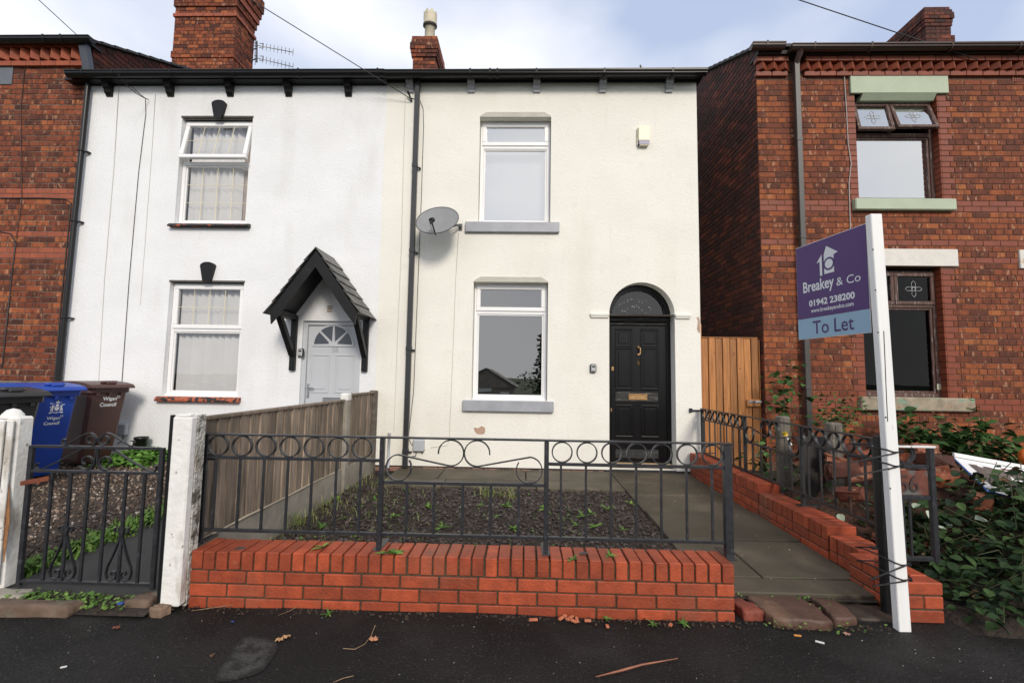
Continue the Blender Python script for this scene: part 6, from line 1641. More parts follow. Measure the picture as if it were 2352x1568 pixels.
# ================================================================ WHEELIE BINS
def bin_(label, loc, rz, mat, w=.50, d=.66, h=1.07, logo=None):
    """front faces local -y"""
    T = thing('wheelie_bin', label, 'bin', loc, rz)
    wt, wb, ft, fb, bt, bb = w / 2, w / 2 * .80, -d / 2, -d / 2 + .15, d / 2, d / 2 - .06
    zt_ = h - .10
    def rect(hw, y0, y1, z, c=.035):
        return [(-hw + c, y0, z), (hw - c, y0, z), (hw, y0 + c, z), (hw, y1 - c, z), (hw - c, y1, z), (-hw + c, y1, z), (-hw, y1 - c, z), (-hw, y0 + c, z)]
    prof = [rect(wb * .95, fb + .01, bb, .03), rect(wb, fb, bb, .07), rect(wb + (wt - wb) * .25, fb + (ft - fb) * .25, bb + (bt - bb) * .25, .30), rect(wt - .012, ft + .012, bt - .012, zt_ - .07), rect(wt - .010, ft + .010, bt - .010, zt_ - .06), rect(wt + .012, ft - .012, bt + .012, zt_ - .055), rect(wt + .012, ft - .012, bt + .012, zt_)]
    mb = MB(); vs = [p for r_ in prof for p in r_]; fs = [(7, 6, 5, 4, 3, 2, 1, 0)]
    for i in range(len(prof) - 1):
        for k in range(8): fs.append((i * 8 + k, i * 8 + (k + 1) % 8, (i + 1) * 8 + (k + 1) % 8, (i + 1) * 8 + k))
    mb.add(vs, fs); 
    for sx in (-.5, 0, .5): mb.obox((sx * wt * 1.2, ft + .0, zt_ - .075), (.016, 0, 0), (0, .016, 0), (0, 0, .02), .003)     # lifting comb teeth
    body = mb.build('body', mat, T, local=True)
    mb = MB(); o = .035
    pr = [(ft - o - .03, zt_ + .004), (ft - o - .035, zt_ + .016), (ft - o, zt_ + .05), (ft + .08, zt_ + .075), (ft + d * .45, zt_ + .095), (bt - .02, zt_ + .085), (bt + .03, zt_ + .06), (bt + .045, zt_ + .02), (bt + .02, zt_ + .004)]
    mb.prism(pr, (-wt - .02, 0, 0), (0, 1, 0), (0, 0, 1), (w + .04, 0, 0))
    mb.box(-wt - .034, wt + .034, ft - o - .02, bt + .02, zt_ + .002, zt_ + .026, .006); mb.box(-wt - .028, wt + .028, ft - o - .014, bt, zt_ + .026, zt_ + .04, .005)
    mb.prism([(ft - o - .05, zt_ + .006), (ft - o - .05, zt_ + .018), (ft - .02, zt_ + .026), (ft - .02, zt_ + .006)], (-wt + .02, 0, 0), (0, 1, 0), (0, 0, 1), (w - .04, 0, 0))
    mb.box(-.09, .09, ft + .0, ft + .07, zt_ + .06, zt_ + .10, .018); mb.box(-.055, .055, ft - o + .01, ft + .03, zt_ + .05, zt_ + .085, .012)
    mb.tube([(-wt + .02, bt + .06, zt_ + .05), (wt - .02, bt + .06, zt_ + .05)], .016, 8)
    for sx in (-1, 1): mb.box(sx * (wt - .03) - .02, sx * (wt - .03) + .02, bt - .02, bt + .07, zt_ + .03, zt_ + .085, .008)
    mb.build('lid', mat, T, local=True)
    for sx in (-1, 1):
        mb = MB(); mb.tube([(sx * (wb + .035) - .022, bb + .02, .10), (sx * (wb + .035) + .022, bb + .02, .10)], .10, 16); mb.build('wheel', black_plain, T, local=True)
    mb = MB(); mb.tube([(-wb - .05, bb + .02, .10), (wb + .05, bb + .02, .10)], .012, 8); mb.build('axle', black_plain, T, local=True)
    sl = Vector((0, (ft + .012) - (fb), (zt_ - .07) - .07)).normalized(); ux = Vector((1, 0, 0))
    def front(x, z): t = (z - .07) / (zt_ - .14); return Vector((x, fb + (ft + .012 - fb) * t - .0008 - .02 * max(0, .26 - t) * 0, z))
    # straight upper front only (the lettering sits well above the kink)
    z_a, y_a, z_b, y_b = .30, fb + (ft - fb) * .25, zt_ - .07, ft + .012
    def front(x, z): return Vector((x, y_a + (y_b - y_a) * (z - z_a) / (z_b - z_a) - .0008, z))
    sl = (front(0, .9) - front(0, .5)).normalized()
    def put(body, x, z, ww, hh, bold): text(body, front(x - ww / 2, z), ux, sl, ww, hh, print_white, T, 'lettering', bold, local=True, depth=.0008)
    def heart(x, z, s):
        pts = [(16 * math.sin(t) ** 3 / 16, (13 * math.cos(t) - 5 * math.cos(2 * t) - 2 * math.cos(3 * t) - math.cos(4 * t)) / 16) for t in [2 * math.pi * k / 24 for k in range(24)]]
        mb = MB(); mb.tube([front(x + a * s, z) + sl * (b_ * s) + Vector((0, -.001, 0)) for a, b_ in pts], s * .2, 4, True); mb.build('heart_mark', print_white, T, local=True)
    if logo == 'brown':
        put('Wigan', .02, .81, .165, .062, .03); put('Council', .01, .745, .19, .052, .03); heart(.118, .865, .017)
    if logo == 'blue':
        put('Wigan', .022, .655, .125, .046, .03); put('Council', .014, .607, .145, .039, .03); heart(.097, .70, .013)
        # plain heraldic crest: shield, helm, two supporters, scroll
        cz = .735; rr = random.Random(4)
        mb = MB()
        def blob(pts): mb.add([tuple(front(.035 + a, cz) + sl * b_ + Vector((0, -.001, 0))) for a, b_ in pts], [tuple(range(len(pts)))])
        blob([(-.022, .075), (-.022, .05), (0, .026), (.022, .05), (.022, .075)])
        blob([(-.012, .082), (-.016, .10), (0, .115), (.016, .10), (.012, .082)])
        blob([(-.014, .122), (-.02, .14), (0, .135), (.02, .14), (.014, .122)]); blob([(-.006, .143), (0, .160), (.006, .143)])
        blob([(-.07, .012), (-.045, .022), (0, .012), (.045, .022), (.07, .012), (.06, 0), (.03, .012), (0, .002), (-.03, .012), (-.06, 0)])
        for sg in (-1, 1):
            P = [(.03, .03), (.034, .06), (.028, .085), (.038, .098), (.05, .092), (.047, .07), (.058, .05), (.06, .026), (.048, .03), (.044, .045), (.04, .028)]
            P = [(sg * a, b_) for a, b_ in P]; blob(P if sg > 0 else P[::-1])
            for k in range(9):
                a = sg * rr.uniform(.018, .068); b_ = rr.uniform(.085, .15) - abs(a) * .3; r_ = rr.uniform(.004, .008)
                blob([(a + r_ * math.cos(t), b_ + r_ * .8 * math.sin(t)) for t in [2 * math.pi * i / 7 for i in range(7)]])
        mb.build('crest', print_white, T, local=True)
    return T
bin_('brown wheelie bin with white lettering, nearest the white house wall', (-5.72, 5.94, .165), R(75), brown_pl, .47, .66, 1.08, 'brown')
bin_('blue wheelie bin with white crest and lettering, middle of three bins', (-5.68, 5.20, .14), R(76), blue_pl, .48, .68, 1.09, 'blue')
bin_('dark grey wheelie bin half hidden behind the left white gate post', (-5.37, 4.50, .11), R(77), black_pl, .48, .66, 1.085)

# ================================================================ LOOSE GROUND COVER
def scatter(name, mat, n, pos, size, flat=.6, sides=6, seed=1, tilt=.4):
    """loose pieces: little irregular chips joined as stuff"""
    rr = random.Random(seed); V = []; F = []
    for i in range(n):
        x, y, z = pos(rr); s_ = rr.uniform(*size); rot = rr.uniform(0, 6.28); k = sides; b = len(V)
        tx, ty = rr.uniform(-tilt, tilt), rr.uniform(-tilt, tilt); el = rr.uniform(.55, 1)
        rad = [rr.uniform(.65, 1.0) for _ in range(k)]
        for lv, f in ((0, 1.0), (1, .8)):
            for q in range(k):
                t = rot + 6.2832 * q / k; dx = s_ * rad[q] * f * math.cos(6.2832 * q / k); dy = s_ * rad[q] * f * el * math.sin(6.2832 * q / k)
                px = dx * math.cos(rot) - dy * math.sin(rot); py = dx * math.sin(rot) + dy * math.cos(rot)
                V.append((x + px, y + py, z + lv * s_ * flat + px * tx + py * ty))
        F.append(tuple(b + k + q for q in range(k)))
        for q in range(k): F.append((b + q, b + (q + 1) % k, b + k + (q + 1) % k, b + k + q))
    me = bpy.data.meshes.new(name); me.from_pydata(V, [], F); me.materials.append(mat); me.update()
    o = bpy.data.objects.new(name, me); COL.objects.link(o); o['kind'] = 'stuff'; return o
def pos_slate(rr):
    x, y = rr.uniform(-1.98, 1.19), 2.97 + 2.42 * rr.random() ** 1.15
    if rr.random() < .02: x, y = rr.uniform(-2, 1.2), rr.uniform(2.97, 3.05)
    return x, y, GZ(y) + rr.uniform(.0, .022)
scatter('slate_chippings', slate_chip, 7000, pos_slate, (.007, .028), .22, 5, 2, .5)
scatter('bed_soil_crumbs', M('brown_soil_crumbs', (.05, .034, .024), .95, .5, 30), 3000, lambda rr: (lambda q: (q[0], q[1], q[2] + .002))(pos_slate(rr)), (.004, .014), .7, 5, 14)
def pos_grav(rr):
    y = 2.95 + 3.4 * rr.random() ** 1.1; x = -3.3 - 3.2 * rr.random() ** .9
    return x, y, GL(y) + rr.uniform(-.002, .008)
scatter('gravel', gravel_m, 9000, pos_grav, (.007, .02), .8, 5, 3, .4)

def leaf_shape(L_, W_, fold=.25, curl=.2):
    return [(0, 0, 0), (W_ * .42, L_ * .25, fold * W_ * .4), (W_ * .5, L_ * .5, fold * W_ * .5 - curl * L_ * .1), (W_ * .28, L_ * .8, fold * W_ * .3 - curl * L_ * .3), (0, L_, -curl * L_ * .5),
            (-W_ * .28, L_ * .8, fold * W_ * .3 - curl * L_ * .3), (-W_ * .5, L_ * .5, fold * W_ * .5 - curl * L_ * .1), (-W_ * .42, L_ * .25, fold * W_ * .4), (0, L_ * .5, -curl * L_ * .1)]
LEAF_F = [(0, 1, 8), (1, 2, 8), (2, 3, 8), (3, 4, 8), (4, 5, 8), (5, 6, 8), (6, 7, 8), (7, 0, 8)]
def leaf_into(mb, p, rot, L_, W_, fold=.25, curl=.2):
    mb.add([tuple(Vector(p) + rot @ Vector(v)) for v in leaf_shape(L_, W_, fold, curl)], LEAF_F)
def leaf_rot(rr, up=.6):
    az = rr.uniform(0, 6.28); pit = rr.uniform(-.9, .7) * (1 - up * .4); roll = rr.uniform(-.7, .7)
    return Matrix.Rotation(az, 3, 'Z') @ Matrix.Rotation(pit, 3, 'X') @ Matrix.Rotation(roll, 3, 'Y')
LEAFM = {}
def bush(name, label, cat, n, pos, size, mat, singles, seed, stems=(), group=None, pale=0.0, up=.6, loc=None):
    """bramble: woody stems, the largest leaves one by one, the rest joined"""
    rr = random.Random(seed); T = thing(name, label, cat, loc or stems[0][0], group=group); o0 = org(T)
    if stems:
        mb = MB()
        for st in stems: mb.tube(st, [.006 - .004 * i / max(1, len(st) - 1) for i in range(len(st))], 5)
        mb.build('stem', stem_m, T)
    LV = sorted([(rr.uniform(*size), pos(rr), leaf_rot(rr, up), rr.random()) for _ in range(n)], key=lambda t: -t[0] / (Vector(t[1]) - CAM).length)
    mb = MB(); pm = MB()
    for i, (s_, p, ro, q) in enumerate(LV):
        m_ = leaf_pl if q < pale else mat
        if i < singles:
            key = (m_.name, i % 3)
            if key not in LEAFM:
                t = MB(); t.add(leaf_shape(1.0, (.72, .62, .82)[i % 3], .3, (.15, .35, .25)[i % 3]), LEAF_F)
                me = bpy.data.meshes.new('leaf'); me.from_pydata(t.v, [], t.f); me.materials.append(m_); me.update(); LEAFM[key] = me
            o = bpy.data.objects.new('leaf', LEAFM[key]); COL.objects.link(o); o.parent = T
            o.location = Vector(p) - o0; o.rotation_euler = ro.to_euler(); o.scale = (s_, s_, s_)
        else: leaf_into(pm if q < pale else mb, p, ro, s_, s_ * rr.uniform(.6, .8), .3, rr.uniform(.1, .4))
    if mb.v: mb.build('foliage', mat, T, kind='stuff')
    if pm.v: pm.build('pale_foliage', leaf_pl, T, kind='stuff')
    dm = MB(); tm = MB()
    for _ in range(n // 22):
        p = pos(rr); s_ = rr.uniform(*size) * .8; leaf_into(dm, p, leaf_rot(rr, .2), s_, s_ * .5, .5, .5)
        q = pos(rr); tm.tube([p, tuple(Vector(p).lerp(Vector(q), .3) + Vector((0, 0, rr.uniform(-.05, .08)))), tuple(Vector(p).lerp(Vector(q), .55))], [.003, .0025, .0012], 4, caps=False)
    if dm.v: dm.build('dead_foliage', M('dead_bramble_leaf', (.12, .06, .025), .8, .4, 20), T, kind='stuff'); tm.build('twigs', stem_m, T, kind='stuff')
    return T
def gauss(c, s_, zmin=None):
    def f(rr):
        while True:
            x, y, z = (rr.gauss(c[i], s_[i]) for i in range(3))
            if z > (zmin if zmin is not None else heap(x, y)) and y < 6.33 and x > 2.52: return (x, y, z)
    return f
def stems_from(base, tips, rr): 
    out = []
    for t in tips:
        m1 = Vector(base).lerp(Vector(t), .5) + Vector((rr.uniform(-.06, .06), rr.uniform(-.05, .05), .10)); out.append([tuple(base), tuple(m1), tuple(t)])
    return out
r0_ = random.Random(9)
def along(pts, spread, zmul=1.0):
    """leaves spread round a line of points"""
    P = [Vector(p) for p in pts]
    def f(rr):
        while True:
            i = rr.randrange(len(P) - 1); p = P[i].lerp(P[i + 1], rr.random()); q = p + Vector((rr.gauss(0, spread), rr.gauss(0, spread), rr.gauss(0, spread * zmul)))
            if q.y < 6.36 and q.z > heap(q.x, q.y) - .02 and (q.x > 2.52 or q.z > 1.05): return tuple(q)
    return f
# bank of brambles against the right house wall
a_ = [at(2058, 992, 5.9), at(2130, 1005, 5.9), at(2200, 1025, 5.7), at(2270, 1035, 5.5), at(2352, 1050, 5.3)]
bush('bramble_bush', 'leafy bramble bank growing along the foot of the right brick house wall', 'bush', 700, along(a_, .16, .8), (.05, .15), leaf_md, 90, 21, stems_from((4.9, 5.7, .35), a_[:4], r0_), up=.1)
# bottom right bush, its leaf colour darkened to paint in the corner falloff
bush('bramble_bush', 'dark bramble bush filling the bottom right corner beyond the wall end', 'bush', 3300, lambda rr: (lambda x, y: (x, y, max(heap(x, y), .02) + rr.random() ** .8 * (.08 + .30 * min(1, max(0, (x - 2.62) / .75)))))(2.56 + 2.0 * rr.random() ** .8, 2.62 + 1.1 * rr.random()), (.025, .09), leaf_dk, 90, 22, stems_from((3.3, 3.2, .1), [(2.75, 2.9, .35), (3.1, 2.85, .6), (3.5, 3.0, .7), (3.0, 3.4, .5), (3.8, 3.2, .6)], r0_))
bush('bramble_bush', 'bramble arching over the fallen sign board at the right frame edge', 'bush', 70, along([at(2200, 1165, 3.4), at(2240, 1150, 3.4), at(2300, 1120, 3.5), at(2350, 1090, 3.6)], .09), (.05, .10), leaf_dk, 50, 23, stems_from((3.6, 3.7, .3), [at(2230, 1085, 3.7), at(2290, 1060, 3.7), at(2345, 1040, 3.6)], r0_))
bush('bramble_bush', 'light green bramble climbing beside the downpipe and wooden gate', 'bush', 110, along([at(1790, 990, 5.9), at(1800, 930, 5.9), at(1795, 880, 6.0), at(1830, 870, 6.1)], .085, 1.6), (.06, .12), leaf_md, 60, 24, stems_from(tuple(at(1800, 1080, 5.6)), [at(1770, 905, 5.8), at(1800, 850, 6.1), at(1825, 865, 6.1), at(1850, 900, 6.0)], r0_))
bush('bramble_bush', 'feathery green bramble standing between the concrete stubs and the sill', 'bush', 230, along([at(1900, 985, 5.6), at(1935, 950, 5.7), at(1960, 935, 5.8), at(1880, 960, 5.7)], .11, .9), (.035, .075), leaf_md, 60, 25, stems_from(tuple(at(1890, 1060, 5.3)), [at(1900, 950, 5.7), at(1925, 930, 5.8), at(1965, 935, 5.8), at(1930, 960, 5.7)], r0_))
bush('bramble_bush', 'bramble growing behind the railing of the stepped wall', 'bush', 260, along([(2.75, 5.6, .35), (2.8, 5.1, .5), (2.75, 4.6, .4), (2.8, 4.0, .35), (2.85, 3.6, .3)], .12), (.05, .10), leaf_md, 70, 26, stems_from((2.75, 5.0, .15), [(2.7, 5.5, .75), (2.8, 5.1, .8), (2.7, 4.7, .6), (2.8, 4.3, .5)], r0_), pale=.08)
bush('sapling', 'tall single stemmed plant with round leaves in front of the right house wall', 'plant', 14, along([at(2256, 1030, 5.5), at(2252, 985, 5.5), at(2250, 950, 5.5), at(2248, 930, 5.5)], .055, .6), (.09, .15), leaf_md, 14, 27, [[tuple(at(2256, 1075, 5.4)), tuple(at(2255, 1000, 5.5)), tuple(at(2249, 930, 5.5))]])
bush('bramble_bush', 'low pale leaved bramble behind the narrow iron gate', 'bush', 130, gauss((3.0, 3.55, .30), (.18, .25, .10)), (.05, .10), leaf_dk, 50, 28, stems_from((3.0, 3.5, .1), [(2.8, 3.4, .4), (3.2, 3.6, .45)], r0_), pale=.18)

# rubble, concrete stubs, board and fallen sign in the overgrown garden
ORD = 'first second third fourth fifth sixth seventh eighth ninth tenth eleventh twelfth thirteenth fourteenth fifteenth'.split()
rubble_b = brick_mat('rubble_brick', [(0, (.06, .022, .016)), (.4, (.14, .04, .022)), (.8, (.25, .07, .03)), (1, (.32, .15, .10))], True, .5, .5, .75)
rub = [((1950, 1035, 4.3), .12), ((1935, 1078, 3.95), .14), ((1985, 1045, 4.1), .11), ((2010, 1060, 4.0), .12), ((1920, 1055, 4.2), .10), ((1985, 1085, 3.9), .13), ((2035, 1040, 4.3), .12), ((2125, 1030, 4.3), .11),
       ((2150, 1055, 4.1), .14), ((2150, 1085, 3.95), .11), ((2130, 1060, 4.2), .10), ((2095, 1050, 4.3), .10), ((2070, 1075, 4.1), .11), ((2168, 1100, 3.85), .11), ((1865, 1018, 4.9), .10), ((1955, 1135, 3.55), .10), ((2255, 1150, 3.5), .12), ((1820, 1050, 5.0), .11), ((2045, 1090, 3.9), .12), ((1905, 1030, 4.5), .10)]
for i, ((u, v, y), s_) in enumerate(rub):
    s_ *= .86; c = at(u, v, y); rr = random.Random(i + 40); ro = Matrix.Rotation(rr.uniform(-.9, .9), 3, 'Z') @ Matrix.Rotation(rr.uniform(-.35, .35), 3, 'X') @ Matrix.Rotation(rr.uniform(-.35, .35), 3, 'Y')
    mb = MB(); mb.obox(c, ro @ Vector((s_, 0, 0)), ro @ Vector((0, s_ * .5, 0)), ro @ Vector((0, 0, s_ * rr.uniform(.34, .5))), .008)
    mb.v = [tuple(Vector(p) + Vector((rr.uniform(-.016, .016), rr.uniform(-.016, .016), rr.uniform(-.013, .013)))) for p in mb.v]
    side = 'left' if u < 2040 else 'right'; rank = sum(1 for q in rub if (q[0][0] < 2040) == (u < 2040) and q[0][0] + q[0][1] * .001 < u + v * .001)
    mb.build('rubble_brick', rubble_b, None, 'old red brick in the rubble heap %s of the sign post, %s from the left' % (side, ORD[rank]), None, cat='brick', group='bricks in the rubble heap')
# heap of soil and brick bits under them
mb = MB(); mb.lathe([(.0, .50), (.25, .47), (.5, .38), (.75, .22), (.95, .06), (1.1, -.02)], (3.45, 4.45, .14), 20); rr = random.Random(5)
mb.v = [(x + rr.uniform(-.05, .05), y + rr.uniform(-.05, .05), z + rr.uniform(-.035, .035)) for x, y, z in mb.v]; mb.build('rubble_mound', M('rubble_earth', (.075, .035, .022), .95, .5, 14, 1, 20, bdist=.04), kind='structure')
scatter('brick_rubble', M('broken_brick_bits', (.16, .05, .028), .85, .4, 12, .3, 40), 260, lambda rr: (lambda x, y: (x, y, max(heap(x, y), .14 + .5 * math.exp(-((x - 3.45) / .62) ** 2 - ((y - 4.45) / .62) ** 2) - .03) + .0))(rr.uniform(2.6, 4.3), rr.uniform(3.5, 5.2)), (.025, .075), .8, 6, 12, .6)
for lab, u, v0, v1, y in (('left of two worn concrete stubs behind the railing', 1797, 955, 1115, 4.75), ('right of two worn concrete stubs behind the railing', 1914, 970, 1125, 4.25)):
    p = at(u, v0, y); mb = MB(); mb.box(p.x - .055, p.x + .055, y - .05, y + .05, .05, p.z, .014); mb.box(p.x - .018, p.x + .018, y - .058, y - .0505, .05, p.z - .02, .003); mb.build('concrete_stub', post_conc, None, lab, None, cat='post', group='concrete stubs')
c = at(1868, 1085, 4.35); mb = MB(); mb.obox((c.x, c.y, .56), (.125, .03, .0), (0, .012, 0), (.05, .05, .30), .003); mb.build('leaning_board', dark_panel, None, 'dark flat board leaning behind the railing beside a concrete stub', None, cat='board')
# fallen sign
fa, fb_, fc, fd = at(2187, 1050, 4.3), at(2400, 1088, 4.3), at(2420, 1170, 3.5), at(2268, 1128, 3.5)
T = thing('fallen_sign', 'fallen white sign board with blue edge lying dirty on the rubble', 'sign', tuple(fd))
mb = MB(); up = Vector((0, 0, .004)); q = [fa, fb_, fc, fd]; mb.add([tuple(p) for p in q] + [tuple(p + up) for p in q], [(3, 2, 1, 0), (4, 5, 6, 7), (0, 1, 5, 4), (1, 2, 6, 5), (2, 3, 7, 6), (3, 0, 4, 7)]); mb.build('board', sign_white, T)
mb = MB(); mb.ribbon([fa + up * 1.2, fa.lerp(fd, .5) + up * 1.2, fd + up * 1.2, fd.lerp(fc, .5) + up * 1.2, fc + up * 1.2], (0, 0, .005), .012); mb.build('blue_edge', blue_edge, T)
mb = MB(); d = (fb_ - fa); mb.obox(fa.lerp(fb_, .5) + Vector((.04, .03, .02)), d / 2, Vector((-d.y, d.x, 0)).normalized() * .012, (0, 0, .02), .003); mb.build('batten', sign_white, T)
mb = MB(); rr = random.Random(3); g_ = []
for i in range(13):
    for j in range(7):
        a, b = .14 + .86 * i / 12, .16 + .66 * j / 6; p = fa.lerp(fb_, a).lerp(fd.lerp(fc, a), b); e = min(i, 12 - i, j, 6 - j); g_.append(tuple(p + up + Vector((rr.uniform(-.015, .015), rr.uniform(-.015, .015), (.006 + rr.uniform(0, .02)) if e > 0 else .0005))))
mb.add(g_, [(i * 7 + j, (i + 1) * 7 + j, (i + 1) * 7 + j + 1, i * 7 + j + 1) for i in range(12) for j in range(6) if rr.random() > .04], True); mb.build('dried_mud', cement_bag, T)
mb = MB(); a, b = fa.lerp(fb_, .5).lerp(fd.lerp(fc, .5), .12), fa.lerp(fb_, .95).lerp(fd.lerp(fc, .95), .2); mb.obox(a.lerp(b, .5) + up * 1.5, (b - a) / 2, Vector((0, .025, -.003)), (0, 0, .001)); mb.build('red_print', red_print, T)
c = at(2366, 1050, 5.0); mb = MB(); mb.lathe([(.03, .06), (.10, .075), (.125, .03), (.125, -.03), (.10, -.075), (.03, -.06)], (0, 0, 0), 20); mb.v = [(c.x + x * .8, c.y + z * .7, c.z + y * .8) for x, y, z in mb.v]; mb.build('orange_reel', orange_pl, None, 'orange round plastic reel at the right frame edge among the leaves', None, cat='reel')
a = at(1806, 1005 - 10, 4.7); T = thing('broken_tool', 'broken hand tool with yellow cap and white shaft seen through the railing scroll', 'tool', tuple(a))
mb = MB(); mb.tube([at(1802, 992, 4.4), at(1805, 1000, 4.4)], .022, 8); mb.build('cap', yellow_pl, T)
mb = MB(); mb.tube([at(1806, 1002, 4.4), at(1818, 1022, 4.35)], .008, 6); mb.build('shaft', sign_white, T)

# clover by the white house wall, black pot in it
def cover(name, mat, n, pos, size, seed, up=.9, fold=.1):
    rr = random.Random(seed); mb = MB()
    for _ in range(n): s_ = rr.uniform(*size); leaf_into(mb, pos(rr), leaf_rot(rr, up), s_, s_ * rr.uniform(.8, 1.1), fold, .1)
    return mb.build(name, mat, kind='stuff')
ca, cb2 = at(262, 1030, 6.15).x, at(376, 1030, 6.15).x
cover('clover_patch', clover_m, 1500, lambda rr: (lambda x, y: (x, y, GL(y) + .17 * rr.random() ** .7 * (1 - abs((x - (ca + cb2) / 2) / (cb2 - ca) * 1.7) ** 3) * (1 - max(0, (6.05 - y) / .35) * .7)))(rr.uniform(ca - .1, cb2 + .15), 6.34 - .55 * rr.random() ** 1.3), (.03, .065), 31)
c = at(324, 1013, 6.25); T = thing('plastic_pot', 'small black plastic pot standing in the clover by the white wall', 'pot', (c.x, 6.25, .13))
mb = MB(); mb.lathe([(.05, .13), (.055, .14), (.075, c.z + .03), (.085, c.z + .032), (.085, c.z + .06), (.075, c.z + .06), (.07, c.z + .02), (0, c.z + .01)], (c.x, 6.25, 0), 18); mb.build('pot_wall', black_plain, T)
mb = MB(); mb.lathe([(0, c.z + .045), (.074, c.z + .045)], (c.x, 6.25, 0), 18); mb.build('pot_soil', soil, T)
# weeds along the path edge and under the gate
def blades(name, mat, n, pos, length, seed, width=.006):
    rr = random.Random(seed); V = []; F = []
    for _ in range(n):
        x, y, z = pos(rr); l = rr.uniform(*length); a = rr.uniform(0, 6.28); le = rr.uniform(.2, .9) * l; b = len(V); w = width * rr.uniform(.6, 1.3)
        px, py = math.cos(a), math.sin(a); qx, qy = -py * w, px * w
        for f, wf in ((0, 1), (.5, .8), (1, .1)):
            cx, cy_, cz = x + px * le * f * f, y + py * le * f * f, z + l * (f - .25 * f * f)
            V += [(cx + qx * wf, cy_ + qy * wf, cz), (cx - qx * wf, cy_ - qy * wf, cz)]
        F += [(b, b + 1, b + 3, b + 2), (b + 2, b + 3, b + 5, b + 4)]
    mb = MB(); mb.add(V, F); return mb.build(name, mat, kind='stuff')
def edge(rr):
    t = rr.random(); return (-3.27 + rr.gauss(0, .045) * (1 + t), 2.95 + 2.0 * t, GL(2.95 + 2 * t))
blades('path_edge_weeds', leaf_lt, 1500, edge, (.03, .10), 33, .009)
cover('path_edge_leaves', leaf_lt, 500, lambda rr: (lambda p: (p[0], p[1], p[2] + rr.uniform(0, .05)))(edge(rr)), (.02, .05), 34)
sheet('soil_strip', [(-3.25, 2.60, .009), (-2.10, 2.60, .009), (-2.10, 2.82, .03), (-3.25, 2.82, .03)], soil)
cover('gate_foot_clover', leaf_lt, 480, lambda rr: (-3.02 + .52 * rr.random() ** 1.2, 2.63 + .17 * rr.random(), .02 + .03 * rr.random()), (.010, .026), 35)
cover('gate_foot_clover', leaf_lt, 130, lambda rr: (-2.62 + .38 * rr.random(), 2.62 + .15 * rr.random(), .02 + .03 * rr.random()), (.012, .03), 36)
cover('threshold_moss', leaf_lt, 130, lambda rr: (rr.choice((1.42, 1.745, 1.76, 1.6, 1.9)) + rr.gauss(0, .05), rr.choice((2.66, 2.97, 2.975, 2.86)) + rr.gauss(0, .012), .01 + .045 * (rr.random())), (.007, .018), 37)
# weeds in the slate bed
def weed(label, x, y, z, s_, seed, mat=None, n=8, group='weeds in the slate chippings', upr=.5):
    rr = random.Random(seed); mb = MB()
    for k in range(n):
        ro = Matrix.Rotation(6.28 * k / n + rr.uniform(-.4, .4), 3, 'Z') @ Matrix.Rotation(rr.uniform(.15, .9) * upr * 2, 3, 'X') @ Matrix.Rotation(rr.uniform(-.4, .4), 3, 'Y')
        leaf_into(mb, (x, y, z), ro, s_ * rr.uniform(.6, 1.1), s_ * rr.uniform(.2, .32), .4, rr.uniform(.2, .7))
    return mb.build('weed', mat or leaf_lt, None, label, None, cat='weed', group=group)
rr = random.Random(77)
WL = ((1340, 1187), (1325, 1205), (1358, 1180), (1252, 1170), (1163, 1164), (1140, 1185), (1015, 1210), (1395, 1172), (1368, 1210), (1290, 1195), (905, 1185), (860, 1150), (790, 1190), (770, 1150), (930, 1130), (1105, 1160), (1450, 1160), (1432, 1215), (1180, 1215), (985, 1165), (740, 1210), (880, 1112))
row = lambda v: 'front' if v > 1195 else ('middle' if v > 1164 else 'back')
for u, v in WL:
    wl = 'small green weed in the slate bed, %s row, %s from the left' % (row(v), ORD[sum(1 for q in WL if row(q[1]) == row(v) and q[0] < u)])
    p = atz(u, v, .07); weed(wl, p.x, p.y, GZ(p.y) + .015, rr.uniform(.05, .105), rr.randrange(999), n=rr.randrange(5, 10))
W2_ = ((845, 1240), (905, 1248), (1080, 1243), (1160, 1246), (1330, 1250), (1500, 1248))
for u, v in W2_:
    wl2 = 'green weed growing up behind the coping of the low wall, %s from the left' % ORD[sum(1 for q in W2_ if q[0] < u)]
    p = atz(u, v, .27); weed(wl2, p.x, max(p.y, 2.98), .10, rr.uniform(.12, .2), rr.randrange(999), n=7, group='weeds behind the low wall coping', upr=.75)
for i, (u, v, s_) in enumerate(((900, 1270, .10), (740, 1258, .07), (1316, 1285, .06), (1400, 1275, .05))):
    p = atz(u, v, .315); weed(['leafy dandelion like weed rooted in the coping joint beside a railing post', 'small pale weed on the wall coping near its left end', 'thin weed in the coping joint right of the second railing foot', 'tiny dark weed on the coping right of centre'][i], p.x, p.y, .312, s_, 50 + i, n=7, group=None)
